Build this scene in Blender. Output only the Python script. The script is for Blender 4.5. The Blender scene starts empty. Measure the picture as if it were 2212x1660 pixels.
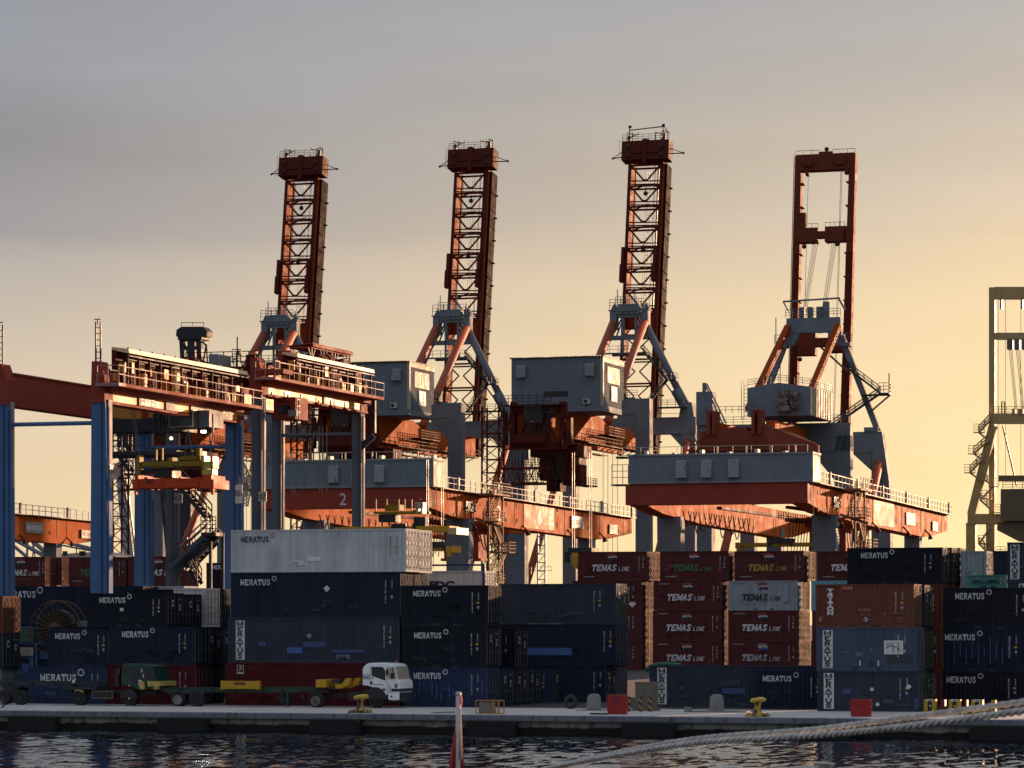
import bpy, math, random
from mathutils import Vector
random.seed(7)
sin, cos, R = math.sin, math.cos, math.radians
# ---------------------------------------------------------------- camera
F = 7000.0; YH = 1345.0; CX = 1106.0; H = 5.2          # focal length (in 2212 px wide frame), horizon row, centre column, eye height
PHI = R(18.0); SP, CP = sin(PHI), cos(PHI); D0 = 193.6  # the port grid is turned by PHI; a runs along the quay, b away from the water
S = bpy.context.scene
cam = bpy.data.cameras.new('camera'); camo = bpy.data.objects.new('camera', cam); S.collection.objects.link(camo)
camo.location = (0, 0, H); camo.rotation_euler = (R(90), 0, 0)
cam.sensor_width = 36.0; cam.lens = F / 2212.0 * 36.0; cam.shift_y = (YH - 830.0) / 2212.0
cam.clip_start = 0.5; cam.clip_end = 9000
cam.dof.use_dof = True; cam.dof.focus_distance = 260; cam.dof.aperture_fstop = 8.0
S.camera = camo
# ---------------------------------------------------------------- world
SUN_AZ, SUN_EL = R(35), R(5.5)
wd = bpy.data.worlds.new('World'); S.world = wd; wd.use_nodes = True
nt = wd.node_tree; N = nt.nodes; L = nt.links; N.clear()
def nd(t, **k):
    n = N.new(t)
    for a, v in k.items(): setattr(n, a, v)
    return n
def mth(op, a, b=None, clamp=False):
    n = nd('ShaderNodeMath', operation=op, use_clamp=clamp)
    for i, v in enumerate((a, b)):
        if v is None: continue
        if isinstance(v, (int, float)): n.inputs[i].default_value = v
        else: L.new(v, n.inputs[i])
    return n.outputs[0]
def ramp(fac, stops, interp='LINEAR'):
    n = nd('ShaderNodeValToRGB'); cr = n.color_ramp; cr.interpolation = interp
    while len(cr.elements) < len(stops): cr.elements.new(0.5)
    for e, (p, c) in zip(cr.elements, stops): e.position = p; e.color = (*c, 1)
    L.new(fac, n.inputs[0]); return n.outputs[0]
def lin(r, g, b, k=1.0):
    f = lambda c: (c / 255 / 12.92 if c / 255 <= 0.04045 else ((c / 255 + 0.055) / 1.055) ** 2.4)
    return (f(r) * k, f(g) * k, f(b) * k)
EXPO = 1.0; KW = 0.5
tc = nd('ShaderNodeTexCoord'); sx = nd('ShaderNodeSeparateXYZ'); L.new(tc.outputs['Generated'], sx.inputs[0])
X_, Y_, Z_ = sx.outputs
az = mth('ARCTAN2', X_, Y_)                           # 0 straight ahead, + to the right
# cloud distortion : long soft horizontal streaks
mp = nd('ShaderNodeMapping'); mp.inputs['Scale'].default_value = (5, 5, 26); L.new(tc.outputs['Generated'], mp.inputs[0])
no = nd('ShaderNodeTexNoise'); no.inputs['Scale'].default_value = 1.0; no.inputs['Detail'].default_value = 6; no.inputs['Roughness'].default_value = .55
L.new(mp.outputs[0], no.inputs['Vector'])
mp2 = nd('ShaderNodeMapping'); mp2.inputs['Scale'].default_value = (7, 7, 70); mp2.inputs['Rotation'].default_value = (0, R(3), 0); L.new(tc.outputs['Generated'], mp2.inputs[0])
no2 = nd('ShaderNodeTexNoise'); no2.inputs['Scale'].default_value = 1.0; no2.inputs['Detail'].default_value = 5
L.new(mp2.outputs[0], no2.inputs['Vector'])
cl = mth('SUBTRACT', no.outputs['Fac'], 0.5); cl2 = mth('SUBTRACT', no2.outputs['Fac'], 0.5)
el = mth('ADD', Z_, mth('MULTIPLY', cl, 0.05))
elr = mth('DIVIDE', el, 0.4, True)                     # ramp covers z 0 .. 0.4
cL = ramp(elr, [(0.0, lin(245, 218, 172, KW)), (0.07, lin(238, 211, 172, KW)), (0.16, lin(222, 200, 172, KW)), (0.248, lin(192, 180, 170, KW)), (0.305, lin(158, 153, 155, KW)),
                (0.345, lin(146, 143, 147, KW)), (0.41, lin(148, 149, 156, KW)), (0.49, lin(152, 155, 164, KW)), (1.0, lin(150, 156, 170, KW))])
cR = ramp(elr, [(0.0, lin(255, 230, 165, KW)), (0.07, lin(255, 228, 168, KW)), (0.16, lin(253, 222, 170, KW)), (0.248, lin(242, 213, 170, KW)), (0.327, lin(216, 196, 170, KW)),
                (0.41, lin(190, 179, 168, KW)), (0.49, lin(170, 167, 167, KW)), (1.0, lin(158, 161, 172, KW))])
fx = mth('ADD', mth('MULTIPLY', az, 3.1), 0.5, True)
mx = nd('ShaderNodeMix', data_type='RGBA'); L.new(fx, mx.inputs[0]); L.new(cL, mx.inputs[6]); L.new(cR, mx.inputs[7])
# warm glow round the hidden sun, outside the frame on the right
sv = Vector((sin(SUN_AZ) * cos(SUN_EL), cos(SUN_AZ) * cos(SUN_EL), sin(SUN_EL)))
dt = nd('ShaderNodeVectorMath', operation='DOT_PRODUCT'); L.new(tc.outputs['Generated'], dt.inputs[0]); dt.inputs[1].default_value = sv
gl = mth('POWER', mth('MAXIMUM', dt.outputs['Value'], 0.0), 40.0)
# behind the viewer: plain dusk-blue cloud, dimmer
fb = nd('ShaderNodeMapRange'); fb.inputs['From Min'].default_value = 0.75; fb.inputs['From Max'].default_value = -0.35; fb.clamp = True
L.new(Y_, fb.inputs['Value'])
cB = ramp(mth('DIVIDE', Z_, 1.0, True), [(0, lin(136, 141, 153, KW)), (0.3, lin(143, 150, 164, KW)), (1, lin(184, 190, 203, KW))])
mb_ = nd('ShaderNodeMix', data_type='RGBA'); L.new(fb.outputs[0], mb_.inputs[0]); L.new(mx.outputs[2], mb_.inputs[6]); L.new(cB, mb_.inputs[7])
# cloud brightness modulation
mo = mth('ADD', mth('ADD', 1.0, mth('MULTIPLY', cl, 0.36)), mth('MULTIPLY', cl2, 0.14))
sc_ = nd('ShaderNodeVectorMath', operation='SCALE'); L.new(mb_.outputs[2], sc_.inputs[0]); L.new(mo, sc_.inputs['Scale'])
gc = nd('ShaderNodeVectorMath', operation='SCALE'); gc.inputs[0].default_value = (0.9, 0.5, 0.22); L.new(gl, gc.inputs['Scale'])
ad = nd('ShaderNodeVectorMath', operation='ADD'); L.new(sc_.outputs[0], ad.inputs[0]); L.new(gc.outputs[0], ad.inputs[1])
bg = nd('ShaderNodeBackground'); L.new(ad.outputs[0], bg.inputs[0]); bg.inputs[1].default_value = 1.0
sky = nd('ShaderNodeTexSky', sky_type='NISHITA'); sky.sun_disc = False; sky.sun_elevation = SUN_EL; sky.sun_rotation = SUN_AZ
bg2 = nd('ShaderNodeBackground'); L.new(sky.outputs[0], bg2.inputs[0]); bg2.inputs[1].default_value = 0.004
ash = nd('ShaderNodeAddShader'); L.new(bg.outputs[0], ash.inputs[0]); L.new(bg2.outputs[0], ash.inputs[1])
wo = nd('ShaderNodeOutputWorld'); L.new(ash.outputs[0], wo.inputs[0])
# ---------------------------------------------------------------- sun
sd = bpy.data.lights.new('sun', 'SUN'); sd.energy = 4.4; sd.angle = R(0.6); sd.color = (1.0, 0.58, 0.33)
so = bpy.data.objects.new('sun', sd); S.collection.objects.link(so)
so.rotation_euler = (-sv).to_track_quat('-Z', 'Y').to_euler(); so.location = (60, 0, 90)
S.view_settings.view_transform = 'Standard'; S.view_settings.look = 'None'; S.view_settings.exposure = EXPO; S.view_settings.gamma = 1.0
S.render.engine = 'CYCLES'
S.cycles.max_bounces = 6; S.cycles.diffuse_bounces = 3; S.cycles.glossy_bounces = 4; S.cycles.use_denoising = True
S.cycles.sample_clamp_indirect = 4.0
# ---------------------------------------------------------------- pixel <-> port grid
def W(a, b, z): return Vector((a * CP + b * SP, D0 - a * SP + b * CP, z))
def A(x, b):                                            # a of the point seen in column x on the line b
    k = (x - CX) / F
    return (k * (D0 + b * CP) - b * SP) / (CP + k * SP)
def B(x, a):                                            # b of the point seen in column x on the line a
    k = (x - CX) / F
    return (k * D0 - a * (CP + k * SP)) / (SP - k * CP)
def Yd(a, b): return D0 - a * SP + b * CP
def Zp(y, a, b): return H + (YH - y) / F * Yd(a, b)     # height of the point seen in row y at (a, b)
def GZ(b): return 0.0 if b < 12 else min(1.0, (b - 12) / 48.0)   # the yard rises a metre away from the quay
# ---------------------------------------------------------------- materials
MATS = {}
def mat(name, col, rough=0.55, metal=0.0, var=0.18, rust=0.0, streak=0.3, scale=1.0, spec=0.5, bump=0.0, rustcol=(0.10, 0.035, 0.012), emit=None, estr=0):
    if name in MATS: return MATS[name]
    m = bpy.data.materials.new(name); m.use_nodes = True; t = m.node_tree; n = t.nodes; l = t.links
    p = n['Principled BSDF']; p.inputs['Roughness'].default_value = rough; p.inputs['Metallic'].default_value = metal
    p.inputs['Specular IOR Level'].default_value = spec
    if emit:
        p.inputs['Base Color'].default_value = (*col, 1); p.inputs['Emission Color'].default_value = (*emit, 1); p.inputs['Emission Strength'].default_value = estr
        MATS[name] = m; return m
    tc = n.new('ShaderNodeTexCoord'); oi = n.new('ShaderNodeObjectInfo')
    ad = n.new('ShaderNodeVectorMath'); ad.operation = 'ADD'; l.new(tc.outputs['Object'], ad.inputs[0])
    sc = n.new('ShaderNodeVectorMath'); sc.operation = 'SCALE'; sc.inputs[0].default_value = (37, 53, 71); l.new(oi.outputs['Random'], sc.inputs['Scale']); l.new(sc.outputs[0], ad.inputs[1])
    def noise(vs, detail=4, rgh=.6):
        mp = n.new('ShaderNodeMapping'); mp.inputs['Scale'].default_value = vs; l.new(ad.outputs[0], mp.inputs[0])
        z = n.new('ShaderNodeTexNoise'); z.inputs['Scale'].default_value = scale; z.inputs['Detail'].default_value = detail; z.inputs['Roughness'].default_value = rgh
        l.new(mp.outputs[0], z.inputs['Vector']); return z.outputs['Fac']
    f1 = noise((.6, .6, .6), 5); f2 = noise((5, 5, .22), 3)
    r = n.new('ShaderNodeMath'); r.operation = 'MULTIPLY_ADD'; l.new(f2, r.inputs[0]); r.inputs[1].default_value = streak
    l.new(f1, r.inputs[2])
    mr = n.new('ShaderNodeMapRange'); l.new(r.outputs[0], mr.inputs[0]); mr.inputs[1].default_value = .3 + streak * .3; mr.inputs[2].default_value = .7 + streak * .7
    mr.inputs[3].default_value = 1 - var; mr.inputs[4].default_value = 1 + var
    mu = n.new('ShaderNodeVectorMath'); mu.operation = 'SCALE'; mu.inputs[0].default_value = col; l.new(mr.outputs[0], mu.inputs['Scale'])
    out = mu.outputs[0]
    if rust > 0:
        f3 = noise((2.2, 2.2, .9), 8, .7)
        m2 = n.new('ShaderNodeMapRange'); l.new(f3, m2.inputs[0]); m2.inputs[1].default_value = .74 - rust * .3; m2.inputs[2].default_value = .80 - rust * .3
        mx = n.new('ShaderNodeMix'); mx.data_type = 'RGBA'; l.new(m2.outputs[0], mx.inputs[0]); l.new(out, mx.inputs[6]); mx.inputs[7].default_value = (*rustcol, 1)
        out = mx.outputs[2]
    l.new(out, p.inputs['Base Color'])
    rr = n.new('ShaderNodeMapRange'); l.new(f1, rr.inputs[0]); rr.inputs[1].default_value = .3; rr.inputs[2].default_value = .7
    rr.inputs[3].default_value = max(.05, rough - .1); rr.inputs[4].default_value = min(1, rough + .12); l.new(rr.outputs[0], p.inputs['Roughness'])
    if bump:
        bp = n.new('ShaderNodeBump'); bp.inputs['Strength'].default_value = bump; bp.inputs['Distance'].default_value = .05; l.new(noise((4, 4, 4), 5), bp.inputs['Height']); l.new(bp.outputs[0], p.inputs['Normal'])
    MATS[name] = m; return m
M_ORANGE = mat('orange_crane_paint', (.50, .112, .020), .7, spec=.02, rust=.12, var=.14, streak=.5)
M_BRACE = mat('brace_paint', (.36, .095, .052), .6, spec=.15, rust=.1, var=.12)
M_BOOM = mat('dark_orange_boom_paint', (.30, .052, .014), .7, spec=.03, rust=.2, var=.18)
M_RED = mat('red_crane_paint', (.30, .058, .038), .7, spec=.05, rust=.1, var=.15)
M_DARKRED = mat('dark_red_steel', (.10, .020, .014), .7, spec=.05, rust=.2)
M_GREY = mat('blue_grey_crane_paint', (.17, .205, .235), .7, spec=.06, rust=.13, var=.18, streak=.6)
M_GREY2 = mat('pale_grey_paint', (.24, .25, .27), .6, spec=.08, rust=.05, var=.1)
M_BLUE = mat('blue_crane_paint', (.085, .165, .33), .65, spec=.06, rust=.05, var=.12)
M_DKSTEEL = mat('dark_steel', (.045, .05, .058), .6, spec=.1, rust=.1)
M_BLUESTEEL = mat('dark_blue_steel', (.05, .075, .12), .5)
M_RAIL = mat('galvanised_railing', (.30, .27, .24), .6, spec=.12, var=.1)
M_RODS = mat('galvanised_rod', (.13, .12, .105), .6, spec=.02, var=.4)
M_YEL = mat('yellow_machine_paint', (.55, .32, .03), .6, spec=.12, rust=.3, var=.15)
M_OLIVE = mat('olive_spreader_paint', (.28, .20, .03), .6, spec=.1, rust=.3, var=.2)
M_REDOR = mat('red_orange_spreader_paint', (.60, .08, .03), .6, spec=.1, rust=.25, var=.15)
M_CABLE = mat('black_cable', (.02, .018, .018), .6)
M_ROPE_ST = mat('steel_wire', (.12, .11, .10), .5)
M_GLASS = mat('dark_cab_glass', (.015, .018, .022), .12, var=0.05)
M_WHITE = mat('white_paint', (.66, .66, .66), .6, spec=.1, var=.06)
M_LETTER = mat('white_lettering', (.62, .63, .64), .6, spec=.08, var=.34, streak=1.2)
M_NAVYL = mat('navy_lettering', (.02, .025, .07), .5)
M_BLACKL = mat('black_lettering', (.015, .015, .015), .5)
M_BEIGE = mat('beige_crane_paint', (.44, .34, .16), .6, spec=.1, rust=.1, var=.12)
M_RUBBER = mat('black_rubber', (.012, .012, .012), .85, var=.3)
M_TYRE = mat('tyre_rubber', (.018, .018, .02), .8)
M_RIM = mat('wheel_rim', (.30, .30, .30), .45, metal=.4)
M_GOLDGLOW = mat('sunlit_gold_paint', (.66, .30, .045), .5, spec=.10, var=.25, rust=.1)  # the low sun's gold is painted into this colour
M_ROOF = mat('cream_roof_sheet', (.80, .58, .30), .45, spec=.3, var=.1)
M_SIGN = mat('white_sign_board', (.46, .38, .33), .6, spec=.08, var=.06)
M_CONC = mat('concrete_block', (.25, .24, .23), .9, var=.25)
# ---------------------------------------------------------------- mesh builder
class MB:
    def __init__(s, o=(0, 0, 0)): s.v = []; s.f = []; s.m = []; s.c = 0; s.o = Vector(o); s.k = []
    def mat(s, i): s.c = i; return s
    def add(s, vs, fs):
        s.k.append((len(s.v), len(s.f))); n = len(s.v); s.v += [Vector(q) - s.o for q in vs]; s.f += [tuple(i + n for i in f) for f in fs]; s.m += [s.c] * len(fs); return s
    def box(s, a0, a1, b0, b1, z0, z1):
        if a0 > a1: a0, a1 = a1, a0
        if b0 > b1: b0, b1 = b1, b0
        if z0 > z1: z0, z1 = z1, z0
        v = [(a, b, z) for z in (z0, z1) for b in (b0, b1) for a in (a0, a1)]
        return s.add(v, [(0, 2, 3, 1), (4, 5, 7, 6), (0, 1, 5, 4), (2, 6, 7, 3), (0, 4, 6, 2), (1, 3, 7, 5)])
    def beam(s, p, q, w, h=None, up=(0, 0, 1)):
        p, q = Vector(p), Vector(q); h = h or w; d = (q - p)
        if d.length < 1e-6: return s
        d.normalize(); up = Vector(up)
        if abs(d.dot(up)) > .98: up = Vector((0, 1, 0))
        sd = d.cross(up).normalized() * w / 2; u = sd.cross(d).normalized() * h / 2
        v = [p - sd - u, p + sd - u, p + sd + u, p - sd + u, q - sd - u, q + sd - u, q + sd + u, q - sd + u]
        return s.add(v, [(0, 3, 2, 1), (4, 5, 6, 7), (0, 1, 5, 4), (1, 2, 6, 5), (2, 3, 7, 6), (3, 0, 4, 7)])
    def tube(s, p, q, r, n=8, r2=None):
        p, q = Vector(p), Vector(q); d = (q - p).normalized(); r2 = r if r2 is None else r2
        up = Vector((0, 0, 1)) if abs(d.z) < .95 else Vector((0, 1, 0))
        x = d.cross(up).normalized(); y = d.cross(x)
        v = [c + (x * cos(2 * math.pi * i / n) + y * sin(2 * math.pi * i / n)) * rr for c, rr in ((p, r), (q, r2)) for i in range(n)]
        f = [(i, (i + 1) % n, n + (i + 1) % n, n + i) for i in range(n)] + [tuple(range(n - 1, -1, -1)), tuple(range(n, 2 * n))]
        return s.add(v, f)
    def path(s, pts, r, n=5):
        for p, q in zip(pts, pts[1:]): s.tube(p, q, r, n)
        return s
    def prism(s, pts, ext):                              # planar outline pushed along a vector
        ext = Vector(ext); n = len(pts); v = [Vector(p) for p in pts]; v += [p + ext for p in v]
        f = [tuple(range(n)), tuple(range(2 * n - 1, n - 1, -1))] + [(i, i + n, (i + 1) % n + n, (i + 1) % n) for i in range(n)]
        return s.add(v, f)
    def ball(s, c, r, n=8):
        c = Vector(c); v = []; f = []
        for i in range(1, n // 2 + 1):
            t = math.pi * i / (n // 2 + 1)
            v += [c + Vector((sin(t) * cos(2 * math.pi * j / n), sin(t) * sin(2 * math.pi * j / n), cos(t))) * r for j in range(n)]
        k = n // 2
        for i in range(k - 1): f += [(i * n + j, i * n + (j + 1) % n, (i + 1) * n + (j + 1) % n, (i + 1) * n + j) for j in range(n)]
        f += [tuple(range(n - 1, -1, -1)), tuple(range((k - 1) * n, k * n))]
        return s.add(v, f)
    def lathe(s, c, prof, n=16, axis='z'):
        c = Vector(c); v = []; f = []
        for r, h in prof:
            for j in range(n):
                t = 2 * math.pi * j / n
                if axis == 'z': v.append(c + Vector((r * cos(t), r * sin(t), h)))
                elif axis == 'b': v.append(c + Vector((r * cos(t), h, r * sin(t))))
                else: v.append(c + Vector((h, r * cos(t), r * sin(t))))
        for i in range(len(prof) - 1): f += [(i * n + j, i * n + (j + 1) % n, (i + 1) * n + (j + 1) % n, (i + 1) * n + j) for j in range(n)]
        f += [tuple(range(n - 1, -1, -1)), tuple(range((len(prof) - 1) * n, len(prof) * n))]
        return s.add(v, f)
    def rail(s, pts, h=1.1, sp=1.6, w=.06, mids=1):
        for p, q in zip(pts, pts[1:]):
            p, q = Vector(p), Vector(q); ln = (q - p).length; k = max(1, round(ln / sp))
            for j in range(mids + 1):
                hh = Vector((0, 0, h * (j + 1) / (mids + 1))); s.beam(p + hh, q + hh, w, w)
            for i in range(k + 1):
                c = p + (q - p) * i / k; s.beam(c, c + Vector((0, 0, h)), w, w)
        return s
    def stair(s, p, q, wid=.9, axis=(0, 1, 0), rails=True, w=.07):
        p, q = Vector(p), Vector(q); ax = Vector(axis) * wid
        for o in (Vector((0, 0, 0)), ax):
            s.beam(p + o, q + o, .08, .28)
            if rails:
                for hh in (.55, 1.05): s.beam(p + o + Vector((0, 0, hh)), q + o + Vector((0, 0, hh)), w, w)
                k = max(2, int((q - p).length / 1.5))
                for i in range(k + 1):
                    c = p + o + (q - p) * i / k; s.beam(c, c + Vector((0, 0, 1.05)), w, w)
        n = max(3, int(abs(q.z - p.z) / .28))
        for i in range(1, n):
            c = p + (q - p) * i / n; s.beam(c, c + ax, .25, .05)
        return s
    def loop(s, p, q, sag, r, n=8, k=3):
        p, q = Vector(p), Vector(q); pts = []
        for i in range(n + 1):
            t = i / n; c = p + (q - p) * t; c = c + Vector((0, 0, -sag * 4 * t * (1 - t))) if sag else c; pts.append(c)
        return s.path(pts, r, k)
    def build_each(s, name, mats, parent=None, per=1, smooth=False):
        out = []; ks = s.k + [(len(s.v), len(s.f))]
        for i in range(0, len(s.k), per):
            (v0, f0), (v1, f1) = ks[i], ks[min(i + per, len(s.k))]; t = MB(s.o); t.v = s.v[v0:v1]; t.f = [tuple(q - v0 for q in f) for f in s.f[f0:f1]]; t.m = s.m[f0:f1]
            out.append(t.build(name, mats, parent, smooth))
        return out
    def build(s, name, mats, parent=None, smooth=False, label=None):
        if not isinstance(mats, (list, tuple)): mats = [mats]
        me = bpy.data.meshes.new(name); me.from_pydata([tuple(v) for v in s.v], [], s.f)
        for m in mats: me.materials.append(m)
        if len(mats) > 1: me.polygons.foreach_set('material_index', s.m)
        if smooth: me.shade_smooth() if hasattr(me, 'shade_smooth') else None
        me.update()
        o = bpy.data.objects.new(name, me); S.collection.objects.link(o)
        if parent is not None: o.parent = parent
        else: o.location = W(*s.o); o.rotation_euler = (0, 0, -PHI)
        if label: o['label'] = label
        return o
def thing(name, label, cat, o, group=None, rot=0.0):
    e = bpy.data.objects.new(name, None); e.empty_display_size = .3; S.collection.objects.link(e)
    e.location = W(*o); e.rotation_euler = (0, 0, -PHI + rot); e['label'] = label; e['category'] = cat
    if group: e['group'] = group
    return e
def tag(o, label, cat, group=None):
    o['label'] = label; o['category'] = cat
    if group: o['group'] = group
    return o
def copy_tree(o, parent=None):
    c = o.copy(); S.collection.objects.link(c)
    if parent is not None: c.parent = parent; c.matrix_parent_inverse = o.matrix_parent_inverse
    for ch in list(KIDS(o)): copy_tree(ch, c)
    return c
def KIDS(o): return [x for x in bpy.data.objects if x.parent == o]
# ---------------------------------------------------------------- lettering
_TX = {}
def text2d(st, bold=0.0, shear=0.0, space=1.0):
    key = (st, bold, shear, space)
    if key not in _TX:
        cu = bpy.data.curves.new('t', 'FONT'); cu.body = st; cu.offset = bold; cu.shear = shear; cu.space_character = space; cu.resolution_u = 2; cu.size = 1
        ob = bpy.data.objects.new('t', cu); S.collection.objects.link(ob)
        me = bpy.data.meshes.new_from_object(ob.evaluated_get(bpy.context.evaluated_depsgraph_get()))
        vs = [(v.co.x, v.co.y) for v in me.vertices]; fs = [tuple(p.vertices) for p in me.polygons]
        bpy.data.objects.remove(ob); bpy.data.curves.remove(cu); bpy.data.meshes.remove(me)
        x0 = min(v[0] for v in vs); x1 = max(v[0] for v in vs); y0 = min(v[1] for v in vs); y1 = max(v[1] for v in vs)
        _TX[key] = ([((x - x0) / (x1 - x0), (y - y0) / (y1 - y0)) for x, y in vs], fs)
    return _TX[key]
def put_text(mb, st, o, ux, uy, w, h, bold=.02, shear=0.0, space=1.0):
    """lettering fitted into a w x h rectangle whose lower left corner is o, ux/uy = reading and up directions"""
    vs, fs = text2d(st, bold, shear, space); o, ux, uy = Vector(o), Vector(ux), Vector(uy)
    nrm = ux.cross(uy) * .012
    base = [o + ux * (x * w) + uy * (y * h) for x, y in vs]
    mb.add([p + nrm for p in base], fs); return mb
GL = {'M': [((.1, 0), (.1, 1)), ((.1, 1), (.5, .15)), ((.5, .15), (.9, 1)), ((.9, 1), (.9, 0))], 'E': [((.2, 0), (.2, 1)), ((.2, .95), (.85, .95)), ((.2, .5), (.65, .5)), ((.2, .05), (.85, .05)), ((.85, .8), (.85, 1)), ((.85, 0), (.85, .2))],
      'R': [((.2, 0), (.2, 1)), ((.2, .95), (.65, .95)), ((.65, .95), (.8, .75)), ((.8, .75), (.65, .5)), ((.65, .5), (.2, .5)), ((.5, .5), (.85, 0))], 'A': [((.1, 0), (.5, 1)), ((.5, 1), (.9, 0)), ((.27, .38), (.73, .38))],
      'T': [((.5, 0), (.5, 1)), ((.1, .95), (.9, .95)), ((.1, .75), (.1, 1)), ((.9, .75), (.9, 1))], 'U': [((.15, 1), (.15, .3)), ((.15, .3), (.35, .05)), ((.35, .05), (.65, .05)), ((.65, .05), (.85, .3)), ((.85, .3), (.85, 1))],
      'S': [((.85, .8), (.6, .96)), ((.6, .96), (.3, .93)), ((.3, .93), (.18, .75)), ((.18, .75), (.8, .3)), ((.8, .3), (.65, .06)), ((.65, .06), (.35, .05)), ((.35, .05), (.15, .22))], 'I': [((.5, 0), (.5, 1)), ((.3, .97), (.7, .97)), ((.3, .03), (.7, .03))],
      'L': [((.2, 0), (.2, 1)), ((.2, .05), (.85, .05))],
      'O': [((.3, .03), (.1, .3)), ((.1, .3), (.1, .7)), ((.1, .7), (.3, .97)), ((.3, .97), (.7, .97)), ((.7, .97), (.9, .7)), ((.9, .7), (.9, .3)), ((.9, .3), (.7, .03)), ((.7, .03), (.3, .03))],
      'N': [((.15, 0), (.15, 1)), ((.15, 1), (.85, 0)), ((.85, 0), (.85, 1))]}
SERIF = {'M': [(.1, 0), (.9, 0), (.1, 1), (.9, 1)], 'A': [(.1, 0), (.9, 0)], 'R': [(.2, 0), (.85, 0)], 'T': [(.5, 0)], 'U': [(.15, 1), (.85, 1)], 'N': [(.15, 0), (.85, 1), (.15, 1)], 'E': []}
def stacked(mb, word, a0, a1, z0, z1, b, th=.1):
    n = len(word); ch = (z1 - z0) / n; w = a1 - a0
    for i, c in enumerate(word):
        zb = z1 - (i + 1) * ch + ch * .1; hh = ch * .8; k = 0
        for (p, q) in GL[c]:
            k += 1; t = th * w if abs(p[0] - q[0]) < .3 and not (c in 'M' and k == 3) else th * w * .7
            P = Vector((a0 + p[0] * w, b - .002 * k, zb + p[1] * hh)); Q = Vector((a0 + q[0] * w, b - .002 * k, zb + q[1] * hh)); d = (Q - P).normalized(); sd = Vector((-d.z, 0, d.x)) * t
            mb.add([P - sd, P + sd, Q + sd, Q - sd], [(0, 1, 2, 3)])
        for (x, y) in SERIF.get(c, []):
            P = Vector((a0 + x * w, b - .014, zb + y * hh)); mb.add([P + Vector((-.16 * w, 0, -.03 * w)), P + Vector((.16 * w, 0, -.03 * w)), P + Vector((.16 * w, 0, .03 * w)), P + Vector((-.16 * w, 0, .03 * w))], [(0, 1, 2, 3)])
    return mb
def flower(mb, c, r, ux=(1, 0, 0), nb=None):
    ux = Vector(ux); uz = Vector((0, 0, 1)); c = Vector(c)
    for i in range(8):
        t0 = 2 * math.pi * (i - .36) / 8; t1 = 2 * math.pi * (i + .36) / 8; r0 = r * .62; r1 = r
        P = lambda rr, t: c + ux * rr * cos(t) + uz * rr * sin(t)
        mb.add([P(r0, t0), P(r1, t0), P(r1 * 1.05, (t0 + t1) / 2), P(r1, t1), P(r0, t1)], [(0, 1, 2, 3, 4)])
    return mb

def wordmark(mb, word, x, z, w, h, b=-.008, th=.13, slant=0.0):
    n = len(word); cw = w / n
    for i, c in enumerate(word):
        k = 0; x0 = x + i * cw; ww = cw * .90
        for (p, q) in GL[c]:
            k += 1; t = th * ww * (.8 if c == 'M' else 1)
            P = Vector((x0 + p[0] * ww + slant * p[1] * h, b - .0015 * k, z + p[1] * h)); Q = Vector((x0 + q[0] * ww + slant * q[1] * h, b - .0015 * k, z + q[1] * h)); d = (Q - P).normalized(); e_ = d * t * .45; sd = Vector((-d.z, 0, d.x)) * t
            mb.add([P - sd - e_, P + sd - e_, Q + sd + e_, Q - sd + e_], [(0, 1, 2, 3)])
    return mb
# ================================================================ the setting
WZ = -1.06
def concrete_mat(name, base, stain, algae=None):
    m = bpy.data.materials.new(name); m.use_nodes = True; t = m.node_tree; n = t.nodes; l = t.links; p = n['Principled BSDF']; p.inputs['Roughness'].default_value = .9
    tc = n.new('ShaderNodeTexCoord')
    def nz(vs, d=6, r=.6):
        mp = n.new('ShaderNodeMapping'); mp.inputs['Scale'].default_value = vs; l.new(tc.outputs['Object'], mp.inputs[0])
        z = n.new('ShaderNodeTexNoise'); z.inputs['Scale'].default_value = 1; z.inputs['Detail'].default_value = d; z.inputs['Roughness'].default_value = r; l.new(mp.outputs[0], z.inputs['Vector']); return z.outputs['Fac']
    a = nz((.35, .35, .35)); s1 = nz((2.6, 2.6, .25), 5, .7)
    cr = n.new('ShaderNodeValToRGB'); e = cr.color_ramp.elements; e[0].position = .32; e[0].color = (*[c * .72 for c in base], 1); e[1].position = .7; e[1].color = (*base, 1); l.new(a, cr.inputs[0])
    mr = n.new('ShaderNodeMapRange'); l.new(s1, mr.inputs[0]); mr.inputs[1].default_value = .5; mr.inputs[2].default_value = .68
    mx = n.new('ShaderNodeMix'); mx.data_type = 'RGBA'; l.new(mr.outputs[0], mx.inputs[0]); l.new(cr.outputs[0], mx.inputs[6]); mx.inputs[7].default_value = (*stain, 1); out = mx.outputs[2]
    if algae:
        sp = n.new('ShaderNodeSeparateXYZ'); l.new(tc.outputs['Object'], sp.inputs[0])
        ad = n.new('ShaderNodeMath'); ad.operation = 'MULTIPLY_ADD'; l.new(nz((.8, .8, .8), 6, .7), ad.inputs[0]); ad.inputs[1].default_value = -.45; l.new(sp.outputs[2], ad.inputs[2])
        m2 = n.new('ShaderNodeMapRange'); l.new(ad.outputs[0], m2.inputs[0]); m2.inputs[1].default_value = algae; m2.inputs[2].default_value = algae + .09
        x2 = n.new('ShaderNodeMix'); x2.data_type = 'RGBA'; l.new(m2.outputs[0], x2.inputs[0]); x2.inputs[6].default_value = (.012, .012, .010, 1); l.new(out, x2.inputs[7]); out = x2.outputs[2]
    l.new(out, p.inputs['Base Color'])
    bp = n.new('ShaderNodeBump'); bp.inputs['Strength'].default_value = .4; bp.inputs['Distance'].default_value = .03; l.new(nz((6, 6, 6)), bp.inputs['Height']); l.new(bp.outputs[0], p.inputs['Normal'])
    return m
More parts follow.
